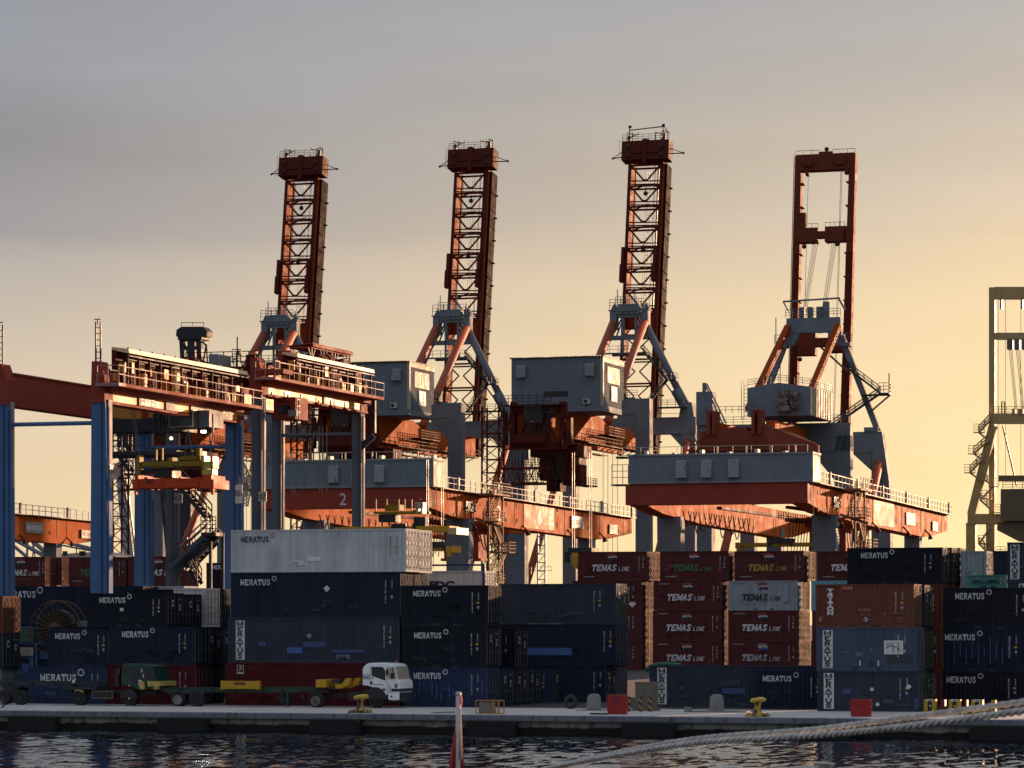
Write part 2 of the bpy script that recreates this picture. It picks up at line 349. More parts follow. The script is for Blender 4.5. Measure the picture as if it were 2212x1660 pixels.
M_DECK = concrete_mat('quay_deck_concrete', (.62, .59, .56), (.36, .34, .32))
M_WALL = concrete_mat('quay_wall_concrete', (.36, .34, .30), (.09, .07, .045), algae=-.83 - .10)
M_CAP = concrete_mat('quay_cap_concrete', (.22, .24, .29), (.07, .075, .085))
M_YARD = concrete_mat('yard_asphalt', (.055, .055, .055), (.03, .03, .03))
def struct(o, kind='structure'): o['kind'] = kind; return o
BQ = -12.0
m = MB((0, 0, 0))
rows = [(-8.0, 0), (12, 0), (60, 1.0), (4500, 1.0)]
for (b0, z0), (b1, z1) in zip(rows, rows[1:]):
    m.add([(-1500, b0, z0), (1500, b0, z0), (1500, b1, z1), (-1500, b1, z1)], [(0, 1, 2, 3)])
struct(m.build('ground', M_YARD))
m = MB((0, 0, 0)); m.add([(-300, BQ + .02, .03), (300, BQ + .02, .03), (300, 3.6, .004), (-300, 3.6, .004)], [(0, 1, 2, 3)])
m.add([(-300, BQ + .02, .03), (300, BQ + .02, .03), (300, BQ + .02, -.3), (-300, BQ + .02, -.3)], [(0, 1, 2, 3)])
struct(m.build('pavement', M_DECK))
m = MB((0, 0, 0)); m.mat(0).box(-300, 300, BQ + .35, BQ + 4, -4, -.26)
m.mat(1)
prof = [(BQ - .03, -.25), (BQ - .03, -.02), (BQ + .02, .028), (BQ + .6, .024), (BQ + .6, -.25)]
a = -300.0
while a < 300:
    m.prism([(a + .006, b, z) for b, z in prof], (5.98, 0, 0)); a += 6.0
struct(m.build('quay_wall', [M_WALL, M_CAP]))
# water : real ripples near the quay carried by a layered bump
m = bpy.data.materials.new('harbour_water'); m.use_nodes = True; t = m.node_tree; n = t.nodes; l = t.links; p = n['Principled BSDF']
p.inputs['Base Color'].default_value = (.004, .006, .008, 1); p.inputs['Roughness'].default_value = .04; p.inputs['IOR'].default_value = 1.33; p.inputs['Specular IOR Level'].default_value = .5
tc = n.new('ShaderNodeTexCoord')
def wz(vs, d, rot, amp):
    mp = n.new('ShaderNodeMapping'); mp.inputs['Scale'].default_value = vs; mp.inputs['Rotation'].default_value = (0, 0, rot); l.new(tc.outputs['Object'], mp.inputs[0])
    z = n.new('ShaderNodeTexNoise'); z.inputs['Scale'].default_value = 1; z.inputs['Detail'].default_value = d; z.inputs['Roughness'].default_value = .6; z.inputs['Distortion'].default_value = .2; l.new(mp.outputs[0], z.inputs['Vector'])
    s_ = n.new('ShaderNodeVectorMath'); s_.operation = 'SUBTRACT'; l.new(z.outputs['Color'], s_.inputs[0]); s_.inputs[1].default_value = (.5, .5, .5)
    q = n.new('ShaderNodeVectorMath'); q.operation = 'MULTIPLY'; l.new(s_.outputs[0], q.inputs[0]); q.inputs[1].default_value = amp; return q.outputs[0]
def vadd(x, y): q = n.new('ShaderNodeVectorMath'); l.new(x, q.inputs[0]); l.new(y, q.inputs[1]) if not isinstance(y, tuple) else setattr(q.inputs[1], 'default_value', y); return q.outputs[0]
w_ = vadd(wz((1.5, .55, 1), 3, R(6), (.16, .42, 0)), wz((.14, .09, 1), 2, R(-8), (.05, .14, 0)))
sp_ = n.new('ShaderNodeSeparateXYZ'); l.new(tc.outputs['Object'], sp_.inputs[0]); mr_ = n.new('ShaderNodeMapRange'); l.new(sp_.outputs[1], mr_.inputs[0])   # calmer in the lee of the quay wall
mr_.inputs[1].default_value = BQ + 1; mr_.inputs[2].default_value = BQ - 32; mr_.inputs[3].default_value = .55; mr_.inputs[4].default_value = 1.0
sc_w = n.new('ShaderNodeVectorMath'); sc_w.operation = 'SCALE'; l.new(w_, sc_w.inputs[0]); l.new(mr_.outputs[0], sc_w.inputs['Scale'])
nn = n.new('ShaderNodeVectorMath'); nn.operation = 'NORMALIZE'; l.new(vadd(sc_w.outputs[0], (0, -.052, 1)), nn.inputs[0]); l.new(nn.outputs[0], p.inputs['Normal'])
mw = MB((0, 0, 0)); mw.add([(-1500, -400, WZ), (1500, -400, WZ), (1500, BQ + .5, WZ), (-1500, BQ + .5, WZ)], [(0, 1, 2, 3)])
struct(mw.build('water', m))
# ================================================================ containers
COL = {'navy': (.026, .032, .054), 'navyd': (.022, .024, .034), 'slate': (.048, .056, .078), 'blue': (.034, .050, .098), 'white': (.52, .54, .55), 'maroon': (.105, .034, .034), 'red': (.095, .020, .024),
       'grey': (.30, .34, .38), 'rust': (.155, .060, .042), 'brown': (.12, .045, .03), 'teal': (.09, .26, .24), 'lblue': (.20, .42, .50), 'steelblue': (.075, .098, .145), 'reefer': (.60, .60, .58), 'dark': (.02, .022, .028), 'palegrey': (.22, .24, .25)}
WD = 2.44; CT = {}
def cmat(c): return mat('container_paint_' + c, COL[c], .75, spec=.02, var=.28, rust={'white': .26, 'rust': .28, 'maroon': .2, 'grey': .2}.get(c, .17), streak=1.0, bump=.06)
M_POST = mat('container_frame_grime', (.05, .045, .045), .6, rust=.4)
def body_mesh(Lc, h, c, plain=False):
    key = ('B', round(Lc, 2), round(h, 2), c, plain)
    if key in CT: return CT[key]
    m = MB(); P = .15
    z0, z1 = .16, h - .10
    # frame : posts, rails, castings (front rails proud of the corrugated sheet)
    for a in (0, Lc - P):
        for b in (0, WD - P): m.box(a, a + P, b, b + P, .12, h - .12)
    for b in (0.0, WD - .1):
        m.box(P, Lc - P, b, b + .1, h - .10, h); m.box(P, Lc - P, b, b + .12, .0, .17)
    for a in (0, Lc - .1): m.box(a, a + .1, P, WD - P, h - .13, h); m.box(a, a + .1, P, WD - P, .0, .16)
    for a in (-.01, Lc - .17):
        for b in (-.01, WD - .17):
            for z in (0, h - .12): m.box(a, a + .18, b, b + .18, z, z + .12)
    if Lc < 8 and not plain:                            # forklift pockets
        m.mat(1)
        for q in (.36, .60): m.box(Lc * q, Lc * q + .36, -.004, .02, .045, .15)
        m.mat(0)
    # corrugated long side
    if plain: m.add([(P, .05, z0), (Lc - P, .05, z0), (Lc - P, .05, z1), (P, .05, z1)], [(0, 1, 2, 3)])
    else:
        n = max(4, int(round((Lc - 2 * P) / .278))); p = (Lc - 2 * P) / n; pts = []
        for i in range(n):
            x = P + i * p; pts += [(x, .022), (x + p * .26, .022), (x + p * .5, .062), (x + p * .76, .062)]
        pts.append((Lc - P, .022)); vs = [(x, y, z) for x, y in pts for z in (z0, z1)]
        m.add(vs, [(2 * i, 2 * i + 2, 2 * i + 3, 2 * i + 1) for i in range(len(pts) - 1)])
    m.add([(P, WD - .04, z0), (Lc - P, WD - .04, z0), (Lc - P, WD - .04, z1), (P, WD - .04, z1)], [(0, 1, 2, 3)])
    m.add([(.04, P, z0), (.04, WD - P, z0), (.04, WD - P, z1), (.04, P, z1)], [(0, 1, 2, 3)])
    n = max(6, int(Lc / .5)); p = (Lc - .2) / n; pts = []
    for i in range(n): x = .1 + i * p; pts += [(x, h - .035), (x + p * .55, h - .035), (x + p * .7, h - .055), (x + p * .9, h - .055)]
    pts.append((Lc - .1, h - .035)); vs = [(x, y, z) for x, z in pts for y in (.09, WD - .09)]
    m.add(vs, [(2 * i, 2 * i + 2, 2 * i + 3, 2 * i + 1) for i in range(len(pts) - 1)])
    m.add([(.1, .1, .13), (Lc - .1, .1, .13), (Lc - .1, WD - .1, .13), (.1, WD - .1, .13)], [(0, 1, 2, 3)])
    o = m.build('body', [cmat(c), M_DKSTEEL]); CT[key] = o.data; o['k'] = 0; bpy.data.objects.remove(o); return CT[key]
def door_mesh(h, c, side):
    key = ('D', round(h, 2), c, side)
    if key in CT: return CT[key]
    m = MB(); w0, w1 = (.17, WD / 2 - .01) if side == 0 else (WD / 2 + .01, WD - .17); z0, z1 = .18, h - .14
    m.box(-.05, -.02, w0, w1, z0, z1)
    n = 4; hh = (z1 - z0) / n
    for i in range(n):
        m.box(-.02, .012, w0, w1, z0 + i * hh, z0 + i * hh + hh * .42)
    for z in (z0 + .25, z0 + hh * 1.2, z0 + hh * 2.4, z1 - .3):                # hinges
        e = w0 if side == 0 else w1; m.box(-.02, .035, e - .05, e + .06, z, z + .09)
    o = m.build('door', cmat(c)); CT[key] = o.data; bpy.data.objects.remove(o); return CT[key]
def rods_mesh(h):
    key = ('R', round(h, 2))
    if key in CT: return CT[key]
    m = MB(); z0, z1 = .16, h - .12
    for y in (.38, .88, 1.52, 2.04):
        m.tube((.055, y, z0), (.055, y, z1), .019, 5)
        for z in (z0 + .1, h * .35, h * .62, z1 - .15): m.box(.015, .08, y - .035, y + .035, z, z + .05)
        m.beam((.08, y, h * .40), (.08, y + .32, h * .40 + .02), .03, .03)
    for y in (.0, WD): m.box(.0, .02, y - .03, y + .02, .2, h - .2)
    o = m.build('door_bars', M_RODS); CT[key] = o.data; bpy.data.objects.remove(o); return CT[key]
def link(name, data, parent, loc=(0, 0, 0)):
    o = bpy.data.objects.new(name, data); S.collection.objects.link(o); o.parent = parent; o.location = loc; return o
IDS = ['MRTU 206 513 2', 'MRTU 275 641 0', 'MRTU 223 718 5', 'TEGU 201 426 3', 'MRTU 219 047 8']
_k = [0]
def container(a0, b0, z0, Lc, h, c, label, group=None, style=None, marks=True, plain=False, doorlogo=False, tcol=None):
    e = thing('shipping_container', label, 'container', (a0, b0, z0), group)
    link('body', body_mesh(Lc, h, c, plain), e)
    for sde in (0, 1): link('door', door_mesh(h, c, sde), e, (Lc, 0, 0))
    link('door_bars', rods_mesh(h), e, (Lc, 0, 0))
    lm = {'white': M_NAVYL, 'grey': M_BLACKL}.get(c, M_LETTER) if tcol is None else tcol
    def blt(mb, name, mt): o = mb.build(name, mt, e); return o
    _k[0] += 1; kk = _k[0]; small = Lc < 8
    g = MB()
    if style == 'M':                                    # bold wordmark with the flower
        s = 1.0
        rr_ = random.Random(kk * 7); x = (.13 if small else .065) * Lc + rr_.uniform(-.12, .12); w = (1.85 if small else 2.0) * rr_.uniform(.96, 1.05); hh = .34 * rr_.uniform(.94, 1.06); z = h * (.72 + rr_.uniform(-.015, .02))
        wordmark(g, 'MERATUS', x, z, w, hh)
        if c != 'white': flower(g, (x + w + .24, -.012, z + hh + .06), .165)
        blt(g, 'lettering', lm)
        if c == 'white': blt(flower(MB(), (x + w + .2, -.012, z + hh + .06), .165), 'flower_emblem', mat('brick_red_mark', (.35, .06, .04), .6))
    elif style == 'MP':                                 # part-worn wordmark
        w = 2.6; wordmark(g, 'MERATUS', .9, h * .62, w, .42); flower(g, (.9 + w + .26, -.012, h * .62 + .55), .24); blt(g, 'lettering', lm)
    elif style in ('V', 'VT'):
        word = 'TRITON' if style == 'VT' else 'MERATUS'; x = Lc * (.075 if small and style == 'V' else (.12 if style == 'VT' else .055)); ww = .42 if style == 'V' else .38
        if style == 'V':
            q = MB(); q.box(x - .08, x + ww + .1, -.006, .03, h * .06, h * .94); blt(q, 'name_strip', mat('strip_white', (.60, .60, .60), .6, rust=.15))
            stacked(g, word, x, x + ww, h * .08, h * .93, -.016, .11); blt(g, 'lettering', M_BLACKL)
        else:
            stacked(g, word, x, x + ww, h * .28, h * .90, -.006, .14); blt(g, 'lettering', M_LETTER)
    elif style and style[0] == 'T':
        tm = {'TW': M_LETTER, 'TG': mat('green_lettering', (.045, .16, .055), .6), 'TY': mat('ochre_lettering', (.42, .26, .04), .6), 'TB': M_BLACKL, 'TF': mat('faded_lettering', (.40, .40, .42), .6, var=.5)}[style]
        wordmark(g, 'TEMAS', Lc * .19, h * .34, 2.30, .52, -.008, .15, .28)
        wordmark(g, 'LINE', Lc * .19 + 2.46, h * .34, 1.0, .34, -.008, .12, .28)
        blt(g, 'lettering', tm)
        fx, fz = Lc * .43, h * .72
        fade = style == 'TF'
        q = MB()
        def par(z0_, z1_, x0_, x1_, dy, mi):
            q.mat(mi); sh = .25
            X = lambda x, z: x + (fz + .3 - z) * sh
            q.add([(X(x0_, z0_), -.006 - dy, z0_ - .04), ((X(x0_, z0_) + X(x1_, z0_)) / 2, -.006 - dy, z0_ + .05), (X(x1_, z0_), -.006 - dy, z0_ - .02), (X(x1_, z1_), -.006 - dy, z1_ - .02), ((X(x0_, z1_) + X(x1_, z1_)) / 2, -.006 - dy, z1_ + .05), (X(x0_, z1_), -.006 - dy, z1_ - .04)], [(0, 1, 2, 3, 4, 5)])
        par(fz + .30, fz + .52, fx, fx + .85, 0, 0); par(fz + .18, fz + .30, fx, fx + .85, 0, 1); par(fz - .05, fz + .18, fx, fx + .85, 0, 2)
        q.mat(3).add([(fx + .40 + .13 * cos(t * .785), -.02, fz + .22 + .13 * sin(t * .785)) for t in range(8)], [tuple(range(8))])
        q.mat(1).add([(fx + .40 + .11 * cos(t * .785), -.024, fz + .22 + .11 * sin(t * .785)) for t in range(8)], [tuple(range(8))])
        q.mat(3); put_text(q, 'G', (fx + .34, -.016, fz + .15), (1, 0, 0), (0, 0, 1), .13, .14, .03)
        q.mat(4).beam((fx - .10, -.01, fz + .55), (fx + .25, -.01, fz - .25), .03, .03)
        fr = (.30, .16, .15) if fade else (.26, .03, .03); fb = (.06, .10, .26) if fade else (.018, .022, .055)
        blt(q, 'flag_emblem', [mat('flag_red' + str(fade), fr, .6), mat('flag_white', (.55, .55, .55), .6), mat('flag_blue' + str(fade), fb, .6), M_BLACKL, mat('flag_pole', (.2, .12, .05), .6)])
        s = 'www.temasline.com'; q = MB(); put_text(q, s, (Lc * (.07 if kk % 2 else .08), 0, h * (.12 if style in ('TW', 'TG', 'TY') and z0 > 8 else .88)), (1, 0, 0), (0, 0, 1), 1.0, .11, .01); blt(q, 'web_address', tm if style != 'TG' and style != 'TY' else M_LETTER)
    if marks and style != 'none':
        rp = random.Random(kk * 13 + 5); q = MB()            # old repairs touched up in a slightly different tone
        for i in range(rp.randint(3, 8)):
            x = rp.uniform(.3, Lc - 1.2); w = rp.uniform(.1, .9); z = rp.uniform(.3, h * .45); hh = rp.uniform(.06, .3); q.box(x, x + w, .004, .03, z, z + hh)
        base = COL[c]; k_ = rp.choice((.62, 1.45, 1.3)); blt(q, 'touched_up_paint', mat('touch_up_' + c + str(k_), tuple(min(.8, v * k_) for v in base), .7, spec=.06, var=.3))
        q = MB(); idm = M_NAVYL if c in ('white',) else (M_BLACKL if c in ('grey', 'reefer') else M_LETTER); x = Lc * (.80 if small else .905)
        if style and style[0] == 'T': x = Lc * .865
        put_text(q, IDS[kk % 5], (x + .06, -.0, h * .82), (0, 0, -1), (1, 0, 0), h * .50, .085, .012)
        q2x = x + (.42 if small else .45); put_text(q, '22G1', (q2x + .05, 0, h * .82), (0, 0, -1), (1, 0, 0), h * .18, .07, .012)
        blt(q, 'identity_code', idm)
        q = MB(); q.mat(0).box(q2x - .04, q2x + .13, -.005, .03, h * .545, h * .595) if kk % 3 else None
        q.mat(1).add([(q2x - .02, -.005, h * .49), (q2x + .13, -.005, h * .49), (q2x + .13, -.005, h * .44), (q2x + .055, -.005, h * .41), (q2x - .02, -.005, h * .45)], [(0, 1, 2, 3, 4)])
        blt(q, 'marking_plate', [mat('yellow_mark', (.55, .28, .03), .6), mat('grey_mark', (.30, .33, .36), .6)])
    if doorlogo or (kk % 2 == 0 and c in ('navy', 'navyd', 'blue', 'slate')):
        q = MB(); flower(q, (Lc + .03, .72, h * .70), .22, (0, 1, 0)); put_text(q, IDS[kk % 5], (Lc + .02, 1.45, h * .80), (0, 1, 0), (0, 0, 1), .7, .07, .01)
        for i in range(4): q.box(Lc + .02, Lc + .03, 1.62, 1.92, h * .66 - i * .12, h * .66 - i * .12 + .045)
        blt(q, 'door_marking', M_LETTER)
    return e
def px_con(x0, x1, b, yt, yb, c, label, style=None, group=None, **k):
    a0, a1 = A(x0, b), A(x1, b); zt, zb = Zp(yt, a1, b), Zp(yb, a1, b)
    return container(a0, b, zb, a1 - a0, zt - zb, c, label, group, style, **k)
def stack(b, tiers, x_group):
    """tiers from the ground up: (x0, x1, y_top, colour, style, label, extra)"""
    z = GZ(b); out = []
    for (x0, x1, yt, c, st, lab, kw) in tiers:
        a0, a1 = A(x0, b), A(x1, b); zt = Zp(yt, a1, b)
        out.append(container(a0, b, z, a1 - a0, zt - z, c, lab, x_group, st, **kw)); z = zt + .003
    return out
GC = 'shipping containers stacked along the quay'; GY = 'shipping containers in the yard behind'; GT = 'maroon containers in the middle of the yard'
# ---- block beside the lorry cab (long ones, white on top)
BF = 4.5
stack(BF, [(487, 863, 1433, 'red', None, 'dark red long container on the ground behind the white lorry', {}),
           (492, 862, 1335, 'slate', 'V', 'slate long container with vertical name strip and pale blue repair patches', {}),
           (499, 865, 1235.5, 'navy', 'M', 'deep navy long container directly under the white one', {}),
           (499, 876.5, 1142, 'white', 'M', 'long white container with navy lettering on top of the block above the lorry', {})], GC)
stack(BF + 2.52, [(600, 895, 1434, 'navy', None, 'lowest container showing only its doors in the second row behind the lorry block', {'marks': False}), (600, 893, 1336, 'navy', None, 'navy container, second up, hidden but for its edge behind the lorry block', {'marks': False}),
           (600, 896, 1238, 'navy', None, 'navy container with sunlit doors below the sunlit white doors', {'marks': False}), (600, 905, 1145, 'white', None, 'white container of which just the sunlit doors show behind the top white one', {'marks': False})], GC)
# ---- single-length stack, three high
stack(BF, [(871, 1052, 1444, 'blue', 'M', 'scuffed blue short container on the ground right of the lorry bumper', {}),
           (868, 1052, 1353, 'navyd', 'M', 'dark navy short container in the middle of the three-high lettered stack', {}),
           (866, 1055, 1264.5, 'navyd', 'M', 'dark navy short container on top of the three-high lettered stack', {})], GC)
for i, (xo, t1, t2) in enumerate([(1083, 1, 1), (1114, 1, 1), (1142, 1, 0)]):
    bb = BF + 2.52 * (i + 1); nm = ['second', 'third', 'fourth'][i]
    tl = [(905 + 28 * i, xo, 1445 - i, 'navy', None, f'navy container on the ground in the {nm} row, doors showing past the three-high stack', {'marks': False, 'doorlogo': True})]
    if i == 0: tl.append((905, 1056, 1357, 'navy', None, 'navy container above the second row, mostly hidden by the three-high stack', {'marks': False}))
    if i == 1: tl = [(905, 1114, 1446, 'navy', None, tl[0][5], {'marks': False, 'doorlogo': True}), (930, 1114, 1357.5, 'navyd', None, 'dark navy container on the second tier, narrow side and door end showing mid block', {'doorlogo': True})]
    stack(bb, tl, GC)
stack(BF + 2.52 * 4, [(1010, 1196, 1445, 'blue', None, 'blue short container whose door end stands before the long bottom container', {'doorlogo': True})], GC)
# ---- long pair in the middle
bs = 15.6
stack(bs, [(1010, 1309, 1437, 'navy', None, 'deep navy container at ground level behind the tyre and stone block', {}),
           (1030, 1331, 1348, 'navy', None, 'long navy container with a bright blue painted-out patch', {}),
           (1078, 1331, 1261, 'slate', None, 'long plain slate container at the top of the middle stack', {})], GC)
stack(bs + 2.5, [(1100, 1332, 1438, 'steelblue', None, 'ground container with pale doors just behind the red bin', {'marks': False}),
               (1100, 1336, 1352, 'navy', None, 'navy container hidden behind the blue-patched one but for its door edge', {'marks': False})], GC)
def patch(e, b, x0, x1, y0, y1, mt, name='paint_patch', proud=-.008):
    """a painted-over rectangle on the long side of container e"""
    a0 = A(e['x0'], b) if False else None
    o = INV[e.name]; q = MB(o); aa, ab2 = A(x0, b), A(x1, b)
    q.box(aa, ab2, b + proud, b + .03, Zp(y1, ab2, b), Zp(y0, ab2, b)); return q.build(name, mt, e)
INV = {}
_cont = container
def container(a0, b0, z0, *r, **k):
    e = _cont(a0, b0, z0, *r, **k); e['Lc'] = float(r[0]); INV[e.name] = (a0, b0, z0); return e
for o in list(bpy.data.objects):
    if o.name.startswith('shipping_container'):
        w = o.location; dx, dy = w.x, w.y - D0; INV[o.name] = (dx * CP - dy * SP, dx * SP + dy * CP, w.z)
def find(word): return [o for o in bpy.data.objects if word in str(o.get('label', ''))][0]
PB = mat('bright_blue_patch', (.055, .13, .36), .6); PB2 = mat('dull_blue_patch', (.04, .075, .19), .6); PD = mat('dark_patch', (.03, .035, .05), .6)
patch(find('painted-out patch'), bs, 1140, 1235, 1400, 1416, PB)
e = find('vertical name strip and pale blue')
for (x0, x1, y0, y1, mt) in [(559, 574, 1387, 1396, PB2), (620, 653, 1399, 1412, PB), (655, 703, 1387, 1399, PB2), (716, 785, 1404, 1411, PB2), (727, 756, 1414, 1425, mat('pale_patch', (.12, .14, .18), .6)), (732, 750, 1419, 1425, PD)]:
    patch(e, BF, x0, x1, y0, y1, mt)
def diamond(e, b, x, y, r, mt, name='placard'):
    q = MB(INV[e.name]); a = A(x, b); z = Zp(y, a, b); q.add([(a - r, b - .012, z), (a, b - .012, z - r), (a + r, b - .012, z), (a, b - .012, z + r)], [(0, 1, 2, 3)]); q.build(name, mt, e)
diamond(e, BF, 668, 1374, .16, M_LETTER); diamond(e, BF, 668, 1374, .12, cmat('slate'))
diamond(find('deep navy long container directly'), BF, 706, 1272, .22, M_LETTER)
e = find('dark red long container on the ground behind'); q = MB(INV[e.name]); a = A(512, BF); z = Zp(1456, a, BF); q.box(a, a + .45, BF - .01, BF + .02, z, z + .55); o = q.build('logo_plate', M_LETTER, e)
q = MB(INV[e.name]); q.box(a + .03, a + .42, BF - .014, BF + .0, z + .09, z + .52); q.build('logo_plate_field', M_NAVYL, e)
q = MB(INV[e.name]); put_text(q, 'F', (a + .12, BF - .008, z + .13), (1, 0, 0), (0, 0, 1), .24, .34, .05, .3); q.build('logo_mark', mat('yellow_mark', (.55, .28, .03), .6), e)
e = find('scuffed blue short container')
for (x, y0, y1) in [(878, 1480, 1510), (905, 1473, 1500), (914, 1475, 1488), (932, 1475, 1503), (942, 1479, 1512), (951, 1497, 1515), (969, 1481, 1508), (978, 1487, 1505), (895, 1497, 1512), (1041, 1470, 1500)]:
    patch(e, BF, x, x + 3.2, y0, y1, PB2, 'scuff')
# ---- right-hand block
BR = 2.0
stack(BR, [(1766, 1985, 1450, 'slate', 'V', 'weathered slate container with name strip at the bottom of the orange-brown topped stack', {}),
           (1764, 1980, 1356, 'steelblue', 'V', 'steel blue container with name strip and white square picture panel', {}),
           (1761.5, 1974, 1262, 'rust', 'VT', 'rusty orange-brown container with pink diamond placard', {})], GC)
e = find('white square picture panel')
patch(e, BR, 1909.5, 1951, 1384, 1414, M_WHITE, 'picture_panel', -.010)
q = MB(INV[e.name]); a = A(1914, BR); z = Zp(1397, a, BR); put_text(q, '50', (a, BR - .006, z), (1, 0, 0), (0, 0, 1), .32, .22, .0, .3)
q.path([(a + t * .1, BR - .02, z - .12 + .16 * sin(t * .45)) for t in range(10)], .02, 4)
for k in (.42, .72): q.box(a + k - .02, a + k + .02, BR - .02, BR - .012, z - .38, z + .25)
q.build('picture_drawing', M_BLACKL, e)
for (x0, x1, y0, y1, mt) in [(1839, 1852, 1431, 1440, PB2), (1878, 1886, 1428, 1440, PD), (1918, 1969, 1416, 1432, PD), (1856, 1859, 1427, 1439, M_LETTER), (1896, 1899, 1427, 1439, M_LETTER), (1918, 1928, 1407, 1415, PB2)]: patch(e, BR, x0, x1, y0, y1, mt)
e = find('pink diamond placard'); diamond(e, BR, 1870.5, 1338.5, .16, M_WHITE); diamond(e, BR, 1870.5, 1338.5, .13, mat('pink_placard', (.42, .08, .16), .5), 'placard_field')
for (x0, x1, y0, y1) in [(1936, 1950, 1332, 1346), (1920, 1955, 1322, 1328), (1926, 1948, 1289, 1293), (1878, 1884, 1325, 1333)]: patch(e, BR, x0, x1, y0, y1, mat('dark_brown_patch', (.12, .045, .03), .6))
patch(e, BR, 1818, 1842, 1267, 1274, mat('light_brown_patch', (.36, .12, .06), .6)); patch(e, BR, 1769, 1776, 1332, 1345, mat('light_brown_patch', (.36, .12, .06), .6))
e = find('weathered slate container'); diamond(e, BR, 1963, 1484, .17, M_LETTER); diamond(e, BR, 1896, 1522, .14, M_LETTER)
for (x0, x1, y0, y1, mt) in [(1880, 1887, 1486, 1493, M_LETTER), (1820, 1838, 1488, 1500, PB2), (1855, 1900, 1505, 1530, PD), (1975, 1983, 1510, 1532, PB2)]: patch(e, BR, x0, x1, y0, y1, mt)
stack(BR + 2.6, [(1850, 2001, 1452, 'navyd', None, 'lowest container of the second row behind the rusty stack, doors only', {'marks': False}),
                 (1850, 1999, 1358, 'navyd', None, 'middle container of the second row behind the rusty stack, doors only', {'marks': False}),
                 (1830, 1997, 1264, 'navyd', None, 'topmost container of the second row behind the rusty stack, doors only', {'marks': False, 'doorlogo': True})], GC)
stack(BR + 6.0, [(1870, 2034, 1450, 'brown', None, 'brown container at ground level in the dark gap beside the barrier', {}),
                 (1870, 2036, 1358, 'brown', None, 'brown container, second up, in the gap before the navy stack', {}),
                 (1850, 2036, 1270, 'brown', None, 'brown container with its side end showing below the high navy one', {})], GC)
stack(BR + 4.2, [(1633, 1778, 1450, 'navy', 'M', 'short navy lettered container on the ground tucked behind the rusty stack', {})], GC)
stack(BR + 6.7, [(1402.5, 1775, 1439, 'slate', 'V', 'long dark slate container on the ground behind the cabinet and yellow bollard', {})], GC)
e = find('long dark slate container on the ground'); patch(e, BR + 6.7, 1552, 1600, 1470, 1483, PD); patch(e, BR + 6.7, 1560, 1610, 1487, 1500, PB2)
tp = thing('tarpaulin', 'rolled green tarpaulin lying on the long dark slate container', 'tarpaulin', (A(1405, 9), 9.5, Zp(1440, A(1405, 9), 9.5)))
q = MB((A(1405, 9), 9.5, Zp(1440, A(1405, 9), 9.5))); a, z = A(1405, 9.5), Zp(1439, A(1405, 9.5), 9.5)
q.path([(a - .25, 9.2, z - .28), (a + .1, 9.3, z - .02), (a + .6, 9.3, z + .12), (a + 1.4, 9.3, z + .10), (a + 2.0, 9.35, z + .06)], .13, 7); q.build('sheet', mat('green_tarpaulin', (.03, .16, .09), .7, var=.3, bump=.3), tp, smooth=True)
stack(8.2, [(2017, 2215, 1452, 'navyd', 'M', 'ground level navy container behind the yellow striped barriers', {}),
            (2019, 2217, 1358.5, 'navy', 'M', 'navy container with faint vertical scrapes, second up above the barriers', {}),
            (2036, 2232, 1269.8, 'navyd', 'M', 'dark navy container on top of the stack above the barriers', {})], GC)
e = find('faint vertical scrapes')
for i, x in enumerate(range(2060, 2190, 13)): patch(e, 8.2, x, x + 2.2, 1378 + (i % 3) * 10, 1436 - (i % 2) * 14, PB2, 'scuff')
for bb, tl in [(10.8, [(2205, 2400, 1452, 'navyd', None), (2207, 2400, 1358.5, 'navyd', None)])]:
    for (x0, x1, yt, c, st) in tl: pass
# ---- high navy ones behind
def tower(b, x0, x1, ytop, n, c_list, labels, group, style_top, h=2.6, kws=None, dx=0):
    """n tiers of equal height ending at ytop; lower ones are (mostly) hidden by what stands before them"""
    a1 = A(x1, b); a0 = A(x0, b); zt = Zp(ytop, a1, b); z0 = GZ(b); hh = (zt - z0) / n
    if hh < 2.3 or hh > 3.0: hh = 2.6
    z = zt - hh * n
    for i in range(n):
        if labels[i]:
            container(a0, b, z + i * hh, a1 - a0, hh - .004, c_list[i], labels[i], group, style_top if i == n - 1 else None, **((kws or {}).get(i, {})))
for j, (bb, x1) in enumerate([(30, 2036), (32.6, 2056), (35.2, 2073)]):
    nm = ['navy', 'navyd', 'navyd'][j]
    tower(bb, 1830, x1, 1182.7 + j * .5, 4, ['navy', 'navy', 'brown', 'navyd'],
          [None, None, f'container one below the {["front", "middle", "rear"][j]} top one of the high navy block', ['dark navy lettered container on top, standing highest above the rusty one', 'container with sunlit doors directly behind the highest lettered navy one', 'rearmost of the three top containers of the high navy block'][j]],
          GY, 'M' if j == 0 else None)
    tower(bb, 1830, x1, 1182.7 + j * .5, 4, ['navy', 'navy', 'brown', 'navyd'], [f'ground container of the {["front", "middle", "rear"][j]} row under the high navy block', f'second container up in the {["front", "middle", "rear"][j]} row under the high navy block', None, None], GY, None)
px_con(2088, 2175, 30, 1242, 1271.5, 'teal', 'teal container, top edge and side showing above the right-hand navy stack', None, GY, plain=False)
tower(34, 2075, 2131, 1190.5, 4, ['grey'] * 4, ['pale grey container on the ground behind the teal one', 'pale grey container second up behind the teal one', 'pale grey container third up behind the teal one', 'pale grey container with its door end showing above the teal one'], GY, None)
tower(24, 2175.7, 2300, 1171, 4, ['slate'] * 4, ['slate container on the ground at the edge of the frame behind the navy stack', 'slate container second up at the edge of the frame', 'slate container with name strip below the highest one at the frame edge', 'slate container with name strip, topmost at the edge of the frame'], GY, 'V', kws={2: {}})
e = find('slate container with name strip below the highest'); q = MB(INV[e.name])
